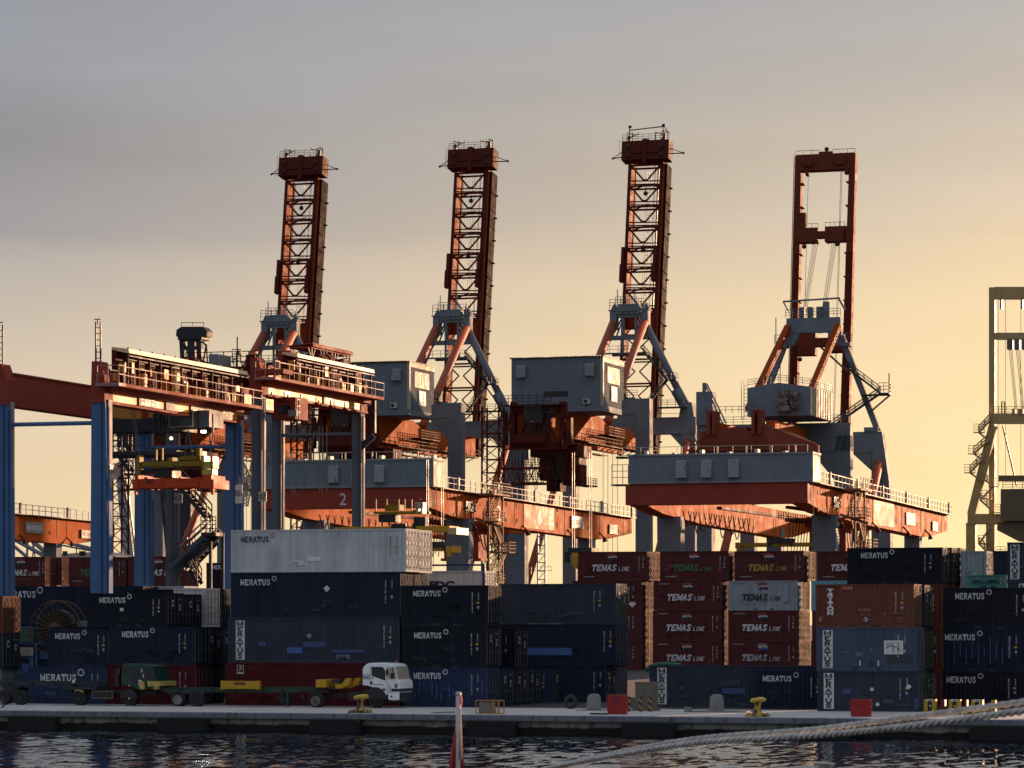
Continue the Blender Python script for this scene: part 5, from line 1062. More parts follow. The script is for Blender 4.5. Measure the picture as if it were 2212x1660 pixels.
    for a in range(int(a0) + 2, int(a1), 4): m.box(a, a + .05, b0 - .22, b0, 20, 22.7)
    m.build('trim', M_GREY2, hs)
    m = new(); W_ = a1 - a0
    for t in ((.415, .555, .69) if hood == 3 else (.28, .42, .57)): new().prism([(a0 + W_ * t, b0 - .2, 22.3), (a0 + W_ * t, b0 - .6, 22.1), (a0 + W_ * t, b0 - .75, 20.4), (a0 + W_ * t, b0 - .2, 20.3)], (1.15, 0, 0)).build('vent_hood', mat('rusted_grey_hood', (.24, .26, .28), .5, rust=.55, rustcol=(.16, .07, .04)), hs)
    m = new(); m.box(a1 + .56, a1 + .60, b0 - .1, b0 + 3.3, 19.9, 22.6); m.build('side_panel', mat('cream_trim', (.42, .35, .27), .6, spec=.08), hs)
    m = new(); m.rail([(a0 - .5, b0 - .1, 22.95), (a1, b0 - .1, 22.95)], .75, 2.05, .06, 0)
    for a in range(int(a0) + 1, int(a1), 3): m.box(a, a + .35, b0 + 1, b0 + 2, 22.95, 23.15 + .25 * (a % 2))
    for t in (.12, .3, .5, .66, .8, .93): m.tube((a0 + W_ * t, b0 + .3, 22.95), (a0 + W_ * t, b0 + .3, 23.7), .09, 5)
    m.build('roof_fitting', mat('cream_roof_fitting', (.50, .46, .38), .6, spec=.1), hs)
    m = new(); m.rail([(a0 - 1.7, b0, 19.9), (a0 + .1, b0, 19.9)], 2.0, .6, .06, 2); m.box(a0 - 1.8, a0, b0, b0 + 2, 19.7, 19.85); m.rail([(a0 - .6, b0 + .2, 22.5), (a0 + 1, b0 - .4, 22.5)], .4, .8, .05, 0); m.box(a0 - 1.4, a0 - .3, b0 + .4, b0 + 1.6, 22.6, 22.8); m.build('side_platform', M_DKSTEEL, e)
    for ae, off in ((a1, -1.1), (a0, 1.1)):
        for b, w0, w1 in ((b0 + 13.5, 1.2, 1.35), (b0 + 63, .9, .95)):
            m = new(); c = ae + off; v = [(c - w1, b - .8, 16.8), (c + w1, b - .8, 16.8), (c + w0, b - .8, 1), (c - w0, b - .8, 1)]; m.prism(v, (0, 1.7, 0)); m.build('leg', M_GREY, e)
    m = new()
    for ae in (a1, a0): m.box(ae - .8, ae + .8, b0 + 10, b0 + 67, 1.1, 2.6) if False else m.box(ae - 1.9, ae + .1, b0 + 12, b0 + 15, 1.0, 2.4)
    m.build('wheel_bogie', M_ORANGE, e)
    # stair tower hung on the sunlit side
    m = new(); bs_ = b0 + 16.5
    m.box(a1 + .6, a1 + 2.6, bs_ - 2, bs_ + 4, 19.5, 19.7); m.rail([(a1 + 2.6, bs_ - 2, 19.7), (a1 + 2.6, bs_ + 4, 19.7)], 1.2, 1.2, .07, 1)
    for i, (z1_, z0_) in enumerate([(19.6, 16.6), (16.6, 13.2), (13.2, 9.8), (9.8, 6.4)]):
        bA, bB = (bs_ + 3.4, bs_ - .6) if i % 2 == 0 else (bs_ - .6, bs_ + 3.4)
        m.stair((a1 + .9 + .3 * i, bA, z1_), (a1 + .9 + .3 * i, bB, z0_), .8, (1, 0, 0), w=.09); m.box(a1 + .3, a1 + 3.1, bB - 1.2, bB + .9, z0_ - .12, z0_); m.rail([(a1 + 3.1, bB - 1.2, z0_), (a1 + 3.1, bB + 1, z0_), (a1 + .5, bB + 1, z0_)], 1.1, .8, .07, 2)
    for bb in (bs_ - 1.4, bs_ + 3.6): m.beam((a1 + 1.8, bb, 19.5), (a1 + 1.8, bb, 6), .2, .2)
    m.beam((a1 + .1, bs_ - 1.0, 16.9), (a1 + 3.2, bs_ - 1.0, 15.9), .3, .3); m.build('stair_tower', mat('tan_stair_steel', (.26, .14, .09), .7, spec=.06), e)
    # trolley, cab and festoon under the girders
    m = new(); tb = b0 + 30 if logo and not first else b0 + 24
    m.box(a1 - 6.6, a1 - 2.4, tb, tb + 3, 12.6, 16.0); m.box(a1 - 7.0, a1 - 2.0, tb - .2, tb + 3.4, 16.0, 16.5)
    m.box(a1 - 6.9, a1 - 2, tb - .3, tb + 3, 12.3, 12.6); cab = m.build('operator_cab', M_RED, e)
    m = new(); m.box(a1 - 5.0, a1 - 4.1, tb - .05, tb + .3, 13.2, 15.4); m.box(a1 - 3.6, a1 - 3.0, tb - .05, tb + .3, 12.8, 15.4); m.build_each('cab_window', M_GLASS, cab)
    m = new(); rnd = random.Random(3 + int(da))
    for k in range(15): aa = a1 - 1.2 - k * .42; m.loop((aa, tb + 4, 17), (aa - .2, tb + 8, 17), rnd.uniform(2.5, 4.6), .08, 9, 4)
    for k in range(14): bb = b0 + 6 + k * 2.2; m.loop((a0 + 4.5, bb, 17.2), (a0 + 4.9, bb + 2.0, 17.2), rnd.uniform(1.2, 2.6), .07, 7)
    for k in range(10): m.tube((a1 - 9 + k * .35, tb + 1, 17), (a1 - 9.4 + k * .35, tb + 1, 12.4 + rnd.random()), .06, 3)
    m.build('cable_loops', M_CABLE, e)
    m = new()
    for ax in (a1 - 10.5, a1 - 3.0):
        m.box(ax - .3, ax + .3, b0 + 4, b0 + 60, 17.2, 17.5)
    m.rail([(a1 - 7.8, b0 + 20, 16.6), (a1 - 7.8, b0 + 34, 16.6)], .9, 1.2, .07, 1); m.box(a1 - 9, a1 - 2, tb - 2, tb + 7, 16.6, 17.0); m.build('trolley_rail', M_DARKRED, e)
    return e
R1 = rmg(0, 'orange gantry crane numbered 2 with long sunlit girder behind the grey legged crane', '2', first=True)
R2 = rmg(41.8, 'orange gantry crane with grey housing and blank pale panels, over the lettered maroon containers', '', hood=2)
R0 = rmg(-74.5, 'orange gantry crane whose girder end with grey sign shows between the blue legs', '', logo=False)
# spreader bars hanging beside the orange cranes
def spreader(x0, x1, yt, yb, b, label, mt, w=1.6):
    a0, a1 = A(x0, b), A(x1, b); z1, z0 = Zp(yt, a1, b), Zp(yb, a1, b); o = (a0, b, z0); e = thing('spreader', label, 'spreader', o, 'container spreaders hanging from cranes')
    m = MB(o); m.box(a0, a1, b, b + w + .5, z0 + .1, z1); m.build('beam', mt, e)
    for a in (a0, a1):
        m = MB(o); s_ = .35; m.box(a - s_, a + s_, b - .3, b + w + .9, z0 - .1, z1 + .05); m.box(a - .2, a + .2, b - .35, b - .1, z0 - .5, z0 + .1); m.build('end_frame', mt, e)
    c = (a0 + a1) / 2; m = MB(o); m.box(c - 1.1, c + 1.1, b - .15, b + w + .5, z1 - .1, z1 + .5)
    for a in (c - 1.4, c + 1.1): m.box(a, a + .3, b - .2, b + .3, z0 + .05, z1 + .15)
    m.build('head_block', M_DKSTEEL, e)
    m = MB(o)
    for a in (c - .9, c - .7, c + .7, c + .9): m.tube((a, b + .5, z1 + .4), (a, b + .5, z1 + 9), .035, 3)
    m.build('hoist_rope', M_ROPE_ST, e); return e
spreader(1596, 1776, 1172, 1182, 172, 'yellow spreader bar hanging under the red operator cab above the maroon containers', M_OLIVE, 2.0)
sp = spreader(1245, 1262, 1196, 1217, 92, 'yellow spreader end poking out beside the topmost white lettered maroon container', M_YEL)
sp = spreader(900, 972, 1181, 1192, 130, 'yellow spreader with sunlit end hanging beside the white long container', M_YEL)
# ================================================================ rubber-tyred cranes
rnd_ = random.Random(21)
def rtg(bn, bf, aR, aL, legm, capz, kind):
    o = (aR, bn, 0.0)
    if kind == 'A': e = thing('rubber_tyred_crane', 'blue legged rubber tyred gantry crane with red girders, sunlit gold patches and R01 boards', 'crane', o, 'rubber tyred gantry cranes')
    else: e = thing('rubber_tyred_crane', 'grey legged rubber tyred gantry crane marked 07 with canopy over its winch', 'crane', o, 'rubber tyred gantry cranes')
    new = lambda: MB(o); lw = 1.0 if kind == 'A' else .72; ld = 1.0; sg = 1.25 if kind == 'A' else 1.0
    for a, nm in ((aR, 'r'), (aL, 'l')):
        for b in (bn, bf):
            m = new(); m.prism([(a - lw * .5 * sg, b, .9), (a + lw * .5 * sg, b, .9), (a + lw / 2, b, capz), (a - lw / 2, b, capz)], (0, ld, 0)); lg = m.build('leg', legm, e)
            m = new(); m.box(a + lw / 2 + .08, a + lw / 2 + .2, b + .15, b + .3, 3, capz - .3); m.box(a - lw / 2 + .72, a - lw / 2 + .80, b - .08, b - .01, 3, capz); m.box(a + lw * .22, a + lw * .30, b - .08, b - .01, 3, capz); m.build('pipe', legm, lg)
            m = new(); m.box(a + lw / 2 * sg - .05, a + lw / 2 * sg + .05, b + .05, b + ld - .1, capz - .4, capz - 4.0) if kind == 'B' else m.box(a + lw / 2 + .02, a + lw / 2 + .08, b + .35, b + ld - .1, capz - 5.5, capz + .2); m.build('lit_edge_strip', mat('sunlit_leg_strip', (.40, .32, .28), .6, spec=.1), lg)  # pale strip paints the sun along the leg's side
    # caps
    for a in (aR, aL):
        for b, near in ((bn, 1), (bf, 0)):
            m = new(); top = 2.7 if near else .8
            m.prism([(a - .5, b - .12, capz), (a + .5, b - .12, capz), (a + .5, b - .12, capz + top * .62), (a + .12, b - .12, capz + top), (a - .42, b - .12, capz + top)], (0, 1.3, 0)); m.build('leg_cap', M_RED, e)
            if near and kind == 'A':
                zt = capz + 2.7; m = new()
                for dx in (-.18, .16): m.beam((a + dx, b, zt), (a + dx, b, zt + 2.6), .09, .09)
                for k in range(6): m.beam((a - .18, b, zt + .4 * k + .2), (a + .16, b, zt + .4 * k + .2), .05, .05)
                m.beam((a - .05, b, zt + 2.4), (a - .05, b, zt + 2.75), .07, .07); m.beam((a - .3, b, zt + 2.75), (a + .2, b, zt + 2.75), .06, .06); m.build('lightning_mast', M_CABLE, e)
    # girders
    for a in (aR, aL):
        m = new(); z0, z1 = capz, capz + 2.05
        m.box(a - .45, a + .45, bn + 1.0, bf + 1.2, z0, z1)
        m.box(a - .55, a + .55, bn + 1.0, bf + 1.2, z1, z1 + .12); m.box(a - .55, a + .55, bn + 1, bf + 1.2, z0 - .06, z0 + .06); g = m.build('main_girder', M_RED, e)
        m = new()  # gold patches paint the sunlit stretches of the girder side
        gaps = [(1.2, 5.1), (8.0, 9.5), (11.2, 13.7), (17.8, 19.2), (21.1, 22.6)] if kind == 'A' else [(1.2, 5.8), (5.9, 11.9), (14.6, 20)]
        if a == aL: gaps = [(15.5, (bf - bn) - 1)] if kind == 'A' else [(6, (bf - bn) - 1)]
        for (q0, q1) in gaps: m.box(a + .45, a + .47, bn + q0, bn + q1, z0 + .14, z0 + 1.05)
        m.box(a + .45, a + .465, bn + (1.2 if a == aR else 16), bf + .4, z0 + 1.5, z1 - .06)
        m.box(a + .45, a + .47, bf + .25, bf + 1.15, z0 - .9, z0 + 1.1) if kind == 'A' else None
        m.build_each('sunlit_patch', M_GOLDGLOW, g)
    # outboard walkway, electrical cabins and canopy on the sunlit side
    a = aR; zw = capz + 1.22
    m = new(); m.box(a + .5, a + 1.75, bn + .2, bf + 1.6, zw - .22, zw); m.prism([(a + .5, b_, zw - .22) for b_ in (bn + .2, bf + 1.6)] + [(a + .5, bf + 1.6, zw - .5), (a + .5, bn + .2, zw - .5)], (.3, 0, 0)); m.build('walkway', M_RED, e)
    m = new(); m.rail([(a + 1.72, bn + .2, zw), (a + 1.72, bf + 1.6, zw)], 1.1, 1.75 if kind == 'A' else 2.0, .055, 1)
    m.rail([(a + .2, bn - .6, zw), (a + 1.72, bn - .6, zw), (a + 1.72, bn + .3, zw)], 1.15, .8, .07, 1); m.box(a + .1, a + 1.8, bn - .7, bn + .4, zw - .2, zw); m.build('railing', mat('pinkish_rail', (.34, .20, .18), .6, spec=.1), e)
    m = new(); zr = zw + (2.05 if kind == 'A' else 1.75); q0, q1 = (bn + 1.6, bf - .5) if kind == 'A' else (bn + 4.5, bf + .2)
    m.prism([(a + .2, q0, zr + .50), (a + 1.42, q0, zr + .34), (a + 1.48, q0, zr + .06), (a + 1.44, q0, zr + .04), (a + .2, q0, zr + .3)], (0, q1 - q0, 0))
    rf = m.build('canopy_roof', M_ROOF, e)
    m = new()
    for k in range(11): bb = q0 + .5 + k * (q1 - q0 - 1) / 10; m.box(a + 1.1, a + 1.2, bb, bb + .08, zr + .36, zr + .5)
    m.beam((a + 1.46, q0, zr - .12), (a + 1.46, q1, zr - .12), .06, .08); m.beam((a + 1.2, q0, zr - .32), (a + 1.2, q1 - 3, zr - .32), .06, .06); m.build('roof_clip', M_DKSTEEL, rf)
    m = new(); bb = bn + 1.2  # painted sun patches on the wall above the walkway
    while bb < bf + .6:
        w = rnd_.uniform(.5, 1.5); m.box(a + .47, a + .50, bb, bb + w, zw + rnd_.choice((.05, .3)), zw + rnd_.uniform(.75, 1.05)); bb += w + rnd_.uniform(.15, .5)
    m.build_each('sunlit_wall_patch', M_GOLDGLOW, e)
    m = new(); k = 0; bb = q0 + .2
    while bb < q1:
        m.box(a + 1.15, a + 1.3, bb, bb + .12, zw, zr + .1); bb += 1.75
    m.box(a + .2, a + .5, q0, q1, zw + 1.05, zr + .3)
    for (u, v, h1) in ((.5, 1.6, 1.6), (4.1, 5.2, 1.3), (8.4, 9.6, 2.0), (13.0, 14.2, 1.5), (16, 17.8, 1.7)):
        if q0 + v < q1: m.box(a + .48, a + .95, q0 + u, q0 + v, zw, zw + h1)
    m.build('electrical_cabinet', M_DARKRED, e)
    m = new(); rnd = random.Random(11 if kind == 'A' else 12); bb = q0 + .4
    while bb < q1 - 1:
        w = rnd.uniform(.35, .95); z0_ = zw + rnd.choice((.05, .1, .9)); m.box(a + .50, a + rnd.choice((.62, .98, 1.02)), bb, bb + w, z0_, z0_ + rnd.uniform(.35, .95)); bb += w + rnd.uniform(.12, .45)
    m.box(a + .5, a + 1.0, bn + 9.2, bn + 10.2, zw + .15, zw + 1.5) if kind == 'A' else None
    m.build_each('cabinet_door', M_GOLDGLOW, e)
    # ties between legs
    m = new(); m.tube((aL, bn + .5, capz - 1.3), (aR, bn + .5, capz - 1.3), .14, 8); m.build('tie_pipe', legm, e); m = new(); m.tube((aL, bf + .5, capz - 1.7), (aR, bf + .5, capz - 1.7), .14, 8); m.build('tie_pipe', legm, e)
    for b in (bn, bf):
        m = new(); m.box(aL - 1.2, aR + 1.2, b + .05, b + .95, .9, 1.9); m.build('sill_beam', legm, e)
        for a_ in (aL - .6, aL + .9, aR - .9, aR + .6): m = new(); m.lathe((a_, b, .72), [(.3, .1), (.68, .12), (.70, .5), (.68, .88), (.3, .9)], 14, 'b'); m.build('wheel', M_TYRE, e)
    return e
GA = rtg(9.3, 31.6, -31.5, -38.6, M_BLUE, 19.6, 'A')
GB = rtg(34, 54.5, -30.6, -37.4, mat('slate_leg_paint', (.13, .155, .19), .7, spec=.08, var=.1), 21.75, 'B')
def gp(e, name, mats, fn, parent=None, smooth=False, per=0):
    o = (-31.5, 9.3, 0) if e is GA else (-30.6, 34, 0); m = MB(o); fn(m); return m.build(name, mats, parent or e, smooth) if not per else m.build_each(name, mats, parent or e, per)
# signs of the blue crane
def sign(e, a, b, z0, z1, w, lines, nm='sign_board', col=None, tcol=None, cols=1):
    pn = gp(e, nm, M_SIGN, lambda m: m.box(a, a + .05, b, b + w, z0, z1))
    def f(m):
        n = len(lines)
        for i, (t, s0, s1) in enumerate(lines): hh = (z1 - z0) / n; put_text(m, t, (a + .05, b + w * s0, z1 - (i + 1) * hh + hh * .2), (0, 1, 0), (0, 0, 1), w * (s1 - s0), hh * .6, .02)
    gp(e, 'lettering', tcol or mat('brown_lettering', (.16, .07, .05), .5), f, pn); return pn
sign(GA, -31.0, 9.3 + 5.2, 19.72, 20.75, 2.7, [('SWL 40 t', .1, .9), ('00 00 00 00', .1, .9), ('00 00 00 00', .1, .9)])
sign(GA, -31.0, 9.3 + 9.6, 19.70, 20.8, 1.45, [('ZPMC', .1, .9), ('2012', .3, .7)], tcol=M_WHITE)
sign(GA, -31.0, 9.3 + 13.8, 19.62, 20.72, 3.9, [('PORT OF TANJUNG PRIOK', .18, .95), ('JAKARTA', .42, .8)])
sign(GA, -31.0, 9.3 + 19.3, 19.62, 20.8, 1.7, [('40 t', .1, .9)], tcol=M_WHITE)
for b, z in ((9.3 + .1, 14.6), (31.6 + .1, 14.35)):
    pn = gp(GA, 'number_board', M_SIGN, lambda m: m.box(-30.95, -30.88, b, b + 1.5, z, z + 1.35)); gp(GA, 'number', mat('brown_lettering', (.16, .07, .05), .5), lambda m: put_text(m, 'R01', (-30.87, b + .15, z + .35), (0, 1, 0), (0, 0, 1), 1.2, .65, .03), pn)
    if b > 20:
        pn = gp(GA, 'number_board', M_WHITE, lambda m: m.box(-31.1, -30.55, b - .4, b - .34, z - .6, z + .75)); gp(GA, 'number', M_BLACKL, lambda m: put_text(m, 'R01', (-31.07, b - .4, z - .1), (1, 0, 0), (0, 0, 1), .5, .45, .02), pn)
for (x, y, bb) in ((568, 1073, 34), (386.5, 1077, 34)):
    a = A(x, bb); z = Zp(y, a, bb); pn = gp(GB, 'number_board', mat('cream_number_board', (.50, .49, .46), .5), lambda m: m.box(a - .32, a + .32, bb - .12, bb - .09, z - .36, z + .36)); gp(GB, 'number', M_BLACKL, lambda m: put_text(m, '07', (a - .26, bb - .12, z - .2), (1, 0, 0), (0, 0, 1), .52, .40, .01), pn)
pn = gp(GB, 'sign_board', M_SIGN, lambda m: m.box(-30.1, -30.07, 34 + 12.2, 34 + 14.4, 21.85, 22.65)); gp(GB, 'lettering', mat('brown_lettering', (.16, .07, .05), .5), lambda m: put_text(m, 'ATERS', (-30.07, 34 + 12.5, 22.1), (0, 1, 0), (0, 0, 1), 1.5, .35, .02), pn)
def lamps(m):
    for q in (3.2, 6.4, 9.6, 12.6, 15.6): m.tube((-29.7, 34 + q, 22.2), (-29.7, 34 + q, 21.6), .05, 4); m.tube((-29.7, 34 + q, 21.75), (-29.7, 34 + q, 21.4), .1, 8, .42)
gp(GB, 'floodlight', M_DARKRED, lamps, per=2)
def hanger(m):
    b = 34 + 21; m.beam((-29.3, b, 22.7), (-29.3, b, 20.1), .3, .3); m.beam((-29.3, b, 19.9), (-30.7, b - .3, 18.6), .4, .45)
gp(GB, 'corner_bracket', M_DKSTEEL, hanger)
# dark machinery on top of the blue crane
def f(m):
    def PX(x, y, b=20): a = A(x, b); return (a, b, Zp(y, a, b))
    m.prism([PX(322, 806, 22), PX(322, 778, 22), PX(336, 773, 22), PX(370, 773, 22), PX(380, 788, 22), PX(382, 830, 22), PX(322, 820, 22)], (0, 2, 0)); m.box(PX(334, 0, 22)[0], PX(340, 0, 22)[0], 22, 22.4, PX(337, 773, 22)[2], PX(337, 765, 22)[2])
    cx, cy = 404, 797; m.prism([PX(378, 835, 27)] + [PX(cx - 27 * cos(t * .2618), cy - 26 * sin(t * .2618), 27) for t in range(0, 13)] + [PX(431, 835, 27)], (0, 2.0, 0))
    m.prism([PX(440, 835, 34), PX(440, 806, 34), PX(462, 798, 34), PX(490, 790, 34), PX(503, 792, 34), PX(512, 806, 34), PX(520, 835, 34)], (0, 2, 0)); m.rail([PX(470, 797, 34), PX(495, 792, 34)], .5, .8, .06, 0)
gp(GA, 'winch_house', M_DARKRED, f)
def f(m):
    def PX(x, y, b=31): a = A(x, b); return (a, b, Zp(y, a, b))
    m.box(PX(451, 0)[0], PX(471, 0)[0], 31, 33.4, PX(471, 800)[2], PX(471, 765)[2])
gp(GA, 'control_cabin', M_GREY2, f)
def f(m):
    def PX(x, y, b=33): a = A(x, b); return (a, b, Zp(y, a, b))
    m.tube(PX(512.5, 820), PX(512.5, 728), .05, 4); m.box(PX(514, 0)[0], PX(518, 0)[0], 33, 33.3, PX(516, 768)[2], PX(516, 757)[2]); m.rail([PX(502, 785), PX(520, 785)], 1.0, .8, .06, 2); m.rail([PX(505, 812), PX(540, 824)], 1.2, .6, .06, 1)
gp(GA, 'aerial', M_CABLE, f)
# trolley of the blue crane : dark glazed cab, platform, lit lamp
def f(m):
    def PX(x, y, b): a = A(x, b); return (a, b, Zp(y, a, b))
    m.box(-38.3, -32.2, 24, 27, 18.6, 19.5); m.box(-38.4, -31.9, 22.8, 27.4, 16.9, 17.15); m.box(A(402, 24), A(452, 24), 24, 26.5, Zp(925, -34, 24), Zp(889, -34, 24)); m.rail([(-38.4, 22.9, 17.15), (-34.6, 22.9, 17.15)], 1.1, .7, .05, 2)
    for x in (332, 345, 352, 362, 460): m.beam(PX(x, 935, 23.5), PX(x, 895, 23.5), .12, .12)
tr = gp(GA, 'trolley', M_DKSTEEL, f)
gp(GA, 'cab', M_CABLE, lambda m: m.box(A(364, 22.9), A(416, 22.9), 22.95, 25.2, Zp(926, -35, 22.9), Zp(888, -35, 22.9)))
gp(GA, 'cab_window', M_GLASS, lambda m: m.box(A(366, 22.9), A(414, 22.9), 22.85, 22.95, Zp(922, -35, 22.9), Zp(891, -35, 22.9)))
gp(GA, 'cab_window_frame', mat('cab_frame', (.20, .13, .08), .5), lambda m: [m.beam((A(x, 22.8), 22.82, Zp(924, -35, 22.9)), (A(x, 22.8), 22.82, Zp(890, -35, 22.9)), .06, .04) for x in (365, 416)] + [m.beam((A(365, 22.8), 22.81, Zp(y, -35, 22.9)), (A(416, 22.8), 22.81, Zp(y, -35, 22.9)), .06, .05) for y in (891, 924)])
M_LAMP = mat('lit_lamp', (.9, .9, .9), emit=(.85, .92, 1.0), estr=6)
gp(GA, 'lit_lamp', M_LAMP, lambda m: m.box(A(438, 23), A(447, 23), 22.7, 22.9, Zp(938, -34, 23), Zp(933, -34, 23)))
M_WARM = mat('warm_lamp', (.9, .7, .4), emit=(1.0, .6, .25), estr=5)
gp(GA, 'warm_lamp', M_WARM, lambda m: m.ball((A(370, 24), 24, Zp(948, -34, 24)), .12))
ld = bpy.data.lights.new('spot_lamp', 'POINT'); ld.energy = 35; ld.color = (.85, .92, 1); ld.shadow_soft_size = .2; lo = bpy.data.objects.new('spot_lamp', ld); S.collection.objects.link(lo); lo.location = W(A(442, 23), 22.2, Zp(937, -34, 23))
# spreader of the blue crane: yellow head block above a red-orange telescopic beam
bsp = 19.0; o = (A(290, bsp), bsp, Zp(1056, -35, bsp)); e = thing('spreader', 'red orange spreader with yellow head block hanging inside the blue legged crane', 'spreader', o, 'container spreaders hanging from cranes')
def PX(x, y, b=bsp): a = A(x, b); return (a, b, Zp(y, a, b))
def bxp(m, x0, x1, y0, y1, db0=0, db1=.8):
    p, q = PX(x0, y1), PX(x1, y0); m.box(p[0], q[0], bsp + db0, bsp + db1, p[2], q[2])
m = MB(o)
bxp(m, 296, 435, 1033, 1055, 0, 2.2)
for x in (312, 349, 387, 425): bxp(m, x, x + 4, 1031, 1056, -.06, 2.3)
m.build('telescopic_beam', M_REDOR, e)
for x0, x1 in ((289, 300), (434, 464)):
    m = MB(o); bxp(m, x0, x1, 1036, 1056, -.2, 2.5); bxp(m, x0 + 4, x1 - 6 if x1 > 400 else x1, 1027, 1038, -.1, 2.3); bxp(m, (x0 + x1) / 2 - 2 if x1 < 400 else 458, (x0 + x1) / 2 + 2 if x1 < 400 else 463, 1055, 1069, -.2, .1); m.build('end_frame', M_REDOR, e)
m = MB(o); put_text(m, '01', (PX(312, 0)[0] + .2, bsp - .07, PX(0, 1050)[2]), (1, 0, 0), (0, 0, 1), .45, .35, .02); m.build('number', M_NAVYL, e)
m = MB(o); bxp(m, 303, 440, 995, 1008, .2, .8); bxp(m, 303, 440, 995, 1008, 1.6, 2.1); bxp(m, 361, 371, 988, 1010, .1, 1); bxp(m, 385, 428, 984, 993, .3, 1.2); bxp(m, 420, 428, 968, 993, .3, .7)
for x in (331, 344): bxp(m, x, x + 3, 970, 994, .3, .5)
bxp(m, 331, 347, 968, 971, .3, .5); bxp(m, 293, 300, 984, 1026, .1, .8); m.build('head_block', M_OLIVE, e)
m = MB(o); bxp(m, 434, 441, 985, 1012, 0, 1); bxp(m, 455, 460, 986, 1012, 0, 1); bxp(m, 434, 460, 997, 1012, 0, .9); bxp(m, 436, 459, 1014, 1026, 0, .9); m.build('flipper', mat('bright_olive', (.46, .38, .06), .45, rust=.3), e)
m = MB(o); bxp(m, 305, 432, 1010, 1014, .3, 1.8); bxp(m, 330, 368, 1016, 1032, .3, 1.8); bxp(m, 372, 428, 974, 984, .6, 1.5); bxp(m, 300, 330, 1015, 1024, .4, 1.2); m.build('hydraulic_unit', M_CABLE, e)
m = MB(o)
for (x0, y0, x1, y1) in ((288, 870, 301, 985), (281, 870, 301, 985), (405, 930, 400, 985), (408, 930, 416, 985), (452, 935, 457, 985), (460, 935, 452, 985)): m.tube(PX(x0, y0), PX(x1, y1), .04, 3)
m.build('hoist_rope', M_ROPE_ST, e)
# grey crane: red top box, winch drums under a canopy, dark red cab, yellow spreader
def PB_(x, y, b=22): b += 19; a = A(x, b); return (a, b, Zp(y, a, b))
def bb_(m, x0, x1, y0, y1, b0, b1): p, q = PB_(x0, y1, b0), PB_(x1, y0, b0); m.box(p[0], q[0], b0 + 19, b1 + 19, p[2], q[2])
gp(GB, 'winch_box', M_RED, lambda m: (bb_(m, 600, 628, 757, 800, 21, 22.2), bb_(m, 535, 566, 802, 812, 15, 17), bb_(m, 560, 612, 797, 808, 15.2, 17)), per=1)
def f(m):
    a0, a1 = A(619, 46), A(675, 46); z = Zp(744, a1, 46); b0, b1 = 46, 46 + 8.6
    m.prism([(a0, b0, z - .15), (a1, b0, z + .05), (a1, b0, z + .12), (a0, b0, z - .06)], (0, b1 - b0, 0)); m.box(a0, a1, b0, b1, z - .5, z - .2) if False else None
    m.beam((a1, b0, z - .05), (a1, b1, z - .05), .12, .22); m.box(a0 + .2, a1 - .1, b0 + .1, b1, z - .28, z - .12)
gp(GB, 'canopy', M_RED, f)
def f(m):
    a0, a1 = A(630, 46), A(674, 46); z = Zp(746, a1, 46)
    for b in (46.3, 48.8, 51.2, 53.8):
        for a in (a1 - .15,): m.beam((a, b, z - 3.4), (a, b, z - .1), .09, .09); m.beam((a, b, z - 1.2), (a, b - .7, z - .2), .07, .07); m.beam((a, b, z - 1.2), (a, b + .7, z - .2), .07, .07)
    m.beam((a0, 46.3, z - 3.4), (a0, 46.3, z), .08, .08); m.rail([(a1, 46.3, z - 3.4), (a1, 54.5, z - 3.4)], 1.1, .9, .06, 2)
gp(GB, 'canopy_post', M_RAIL, f)
def f(m):
    for (x, y, r, b) in ((674, 796, 1.2, 47.5), (692, 790, 1.0, 49.2)): a = A(x, b); m.lathe((a, b, Zp(y, a, b)), [(.1, 0), (r, .02), (r, 1.4), (.1, 1.42)], 20, 'b')
    bb_(m, 655, 720, 795, 812, 29, 30.5); bb_(m, 705, 742, 776, 812, 32, 33)
gp(GB, 'winch_drum', M_DARKRED, f, per=1)
gp(GB, 'rear_platform', M_RED, lambda m: (bb_(m, 735, 760, 790, 803, 34, 35.5), m.rail([PB_(735, 790, 34), PB_(756, 788, 34)], .5, .8, .06, 1)))
gp(GB, 'trolley_cab', M_RED, lambda m: bb_(m, 591, 638, 858, 906, 19, 21.5)); gp(GB, 'trolley_cab_window', M_GLASS, lambda m: bb_(m, 602, 626, 876, 895, 18.94, 19))
gp(GB, 'air_conditioner', M_GREY2, lambda m: bb_(m, 622, 640, 886, 900, 18.6, 18.99))
gp(GB, 'catwalk', M_RAIL, lambda m: m.rail([PB_(641, 905, 19), PB_(655, 905, 21)], 1.4, .6, .07, 2))
gp(GB, 'machinery_deck', M_DARKRED, lambda m: (m.box(-37, -31, 36, 43, 23.85, 24.0), m.rail([(-37, 36, 24.0), (-31, 36, 24.0)], 1.1, 1, .06, 2), bb_(m, 533, 548, 768, 802, 15, 15.3), m.rail([PB_(532, 800, 15), PB_(560, 800, 15)], 1.1, .7, .06, 2)))
bsp = 38.0; o = (A(525, bsp), bsp, Zp(1136, -32, bsp)); e = thing('spreader', 'long yellow spreader hanging just above the white long container', 'spreader', o, 'container spreaders hanging from cranes')
m = MB(o)
bxp(m, 520, 770, 1119, 1135, 0, 2.2)
m.build('telescopic_beam', M_YEL, e); m = MB(o); put_text(m, 'TWL 41t', (PX(592, 0)[0], bsp - .01, PX(592, 1131)[2]), (1, 0, 0), (0, 0, 1), .55, .2, .02); m.build('lettering', M_BLACKL, e)
m = MB(o); bxp(m, 768, 789, 1123, 1139, -.2, 2.4); m.build('end_frame', mat('pale_yellow_end', (.55, .42, .16), .5), e); m = MB(o); bxp(m, 505, 521, 1123, 1139, -.2, 2.4); m.build('end_frame', M_YEL, e)
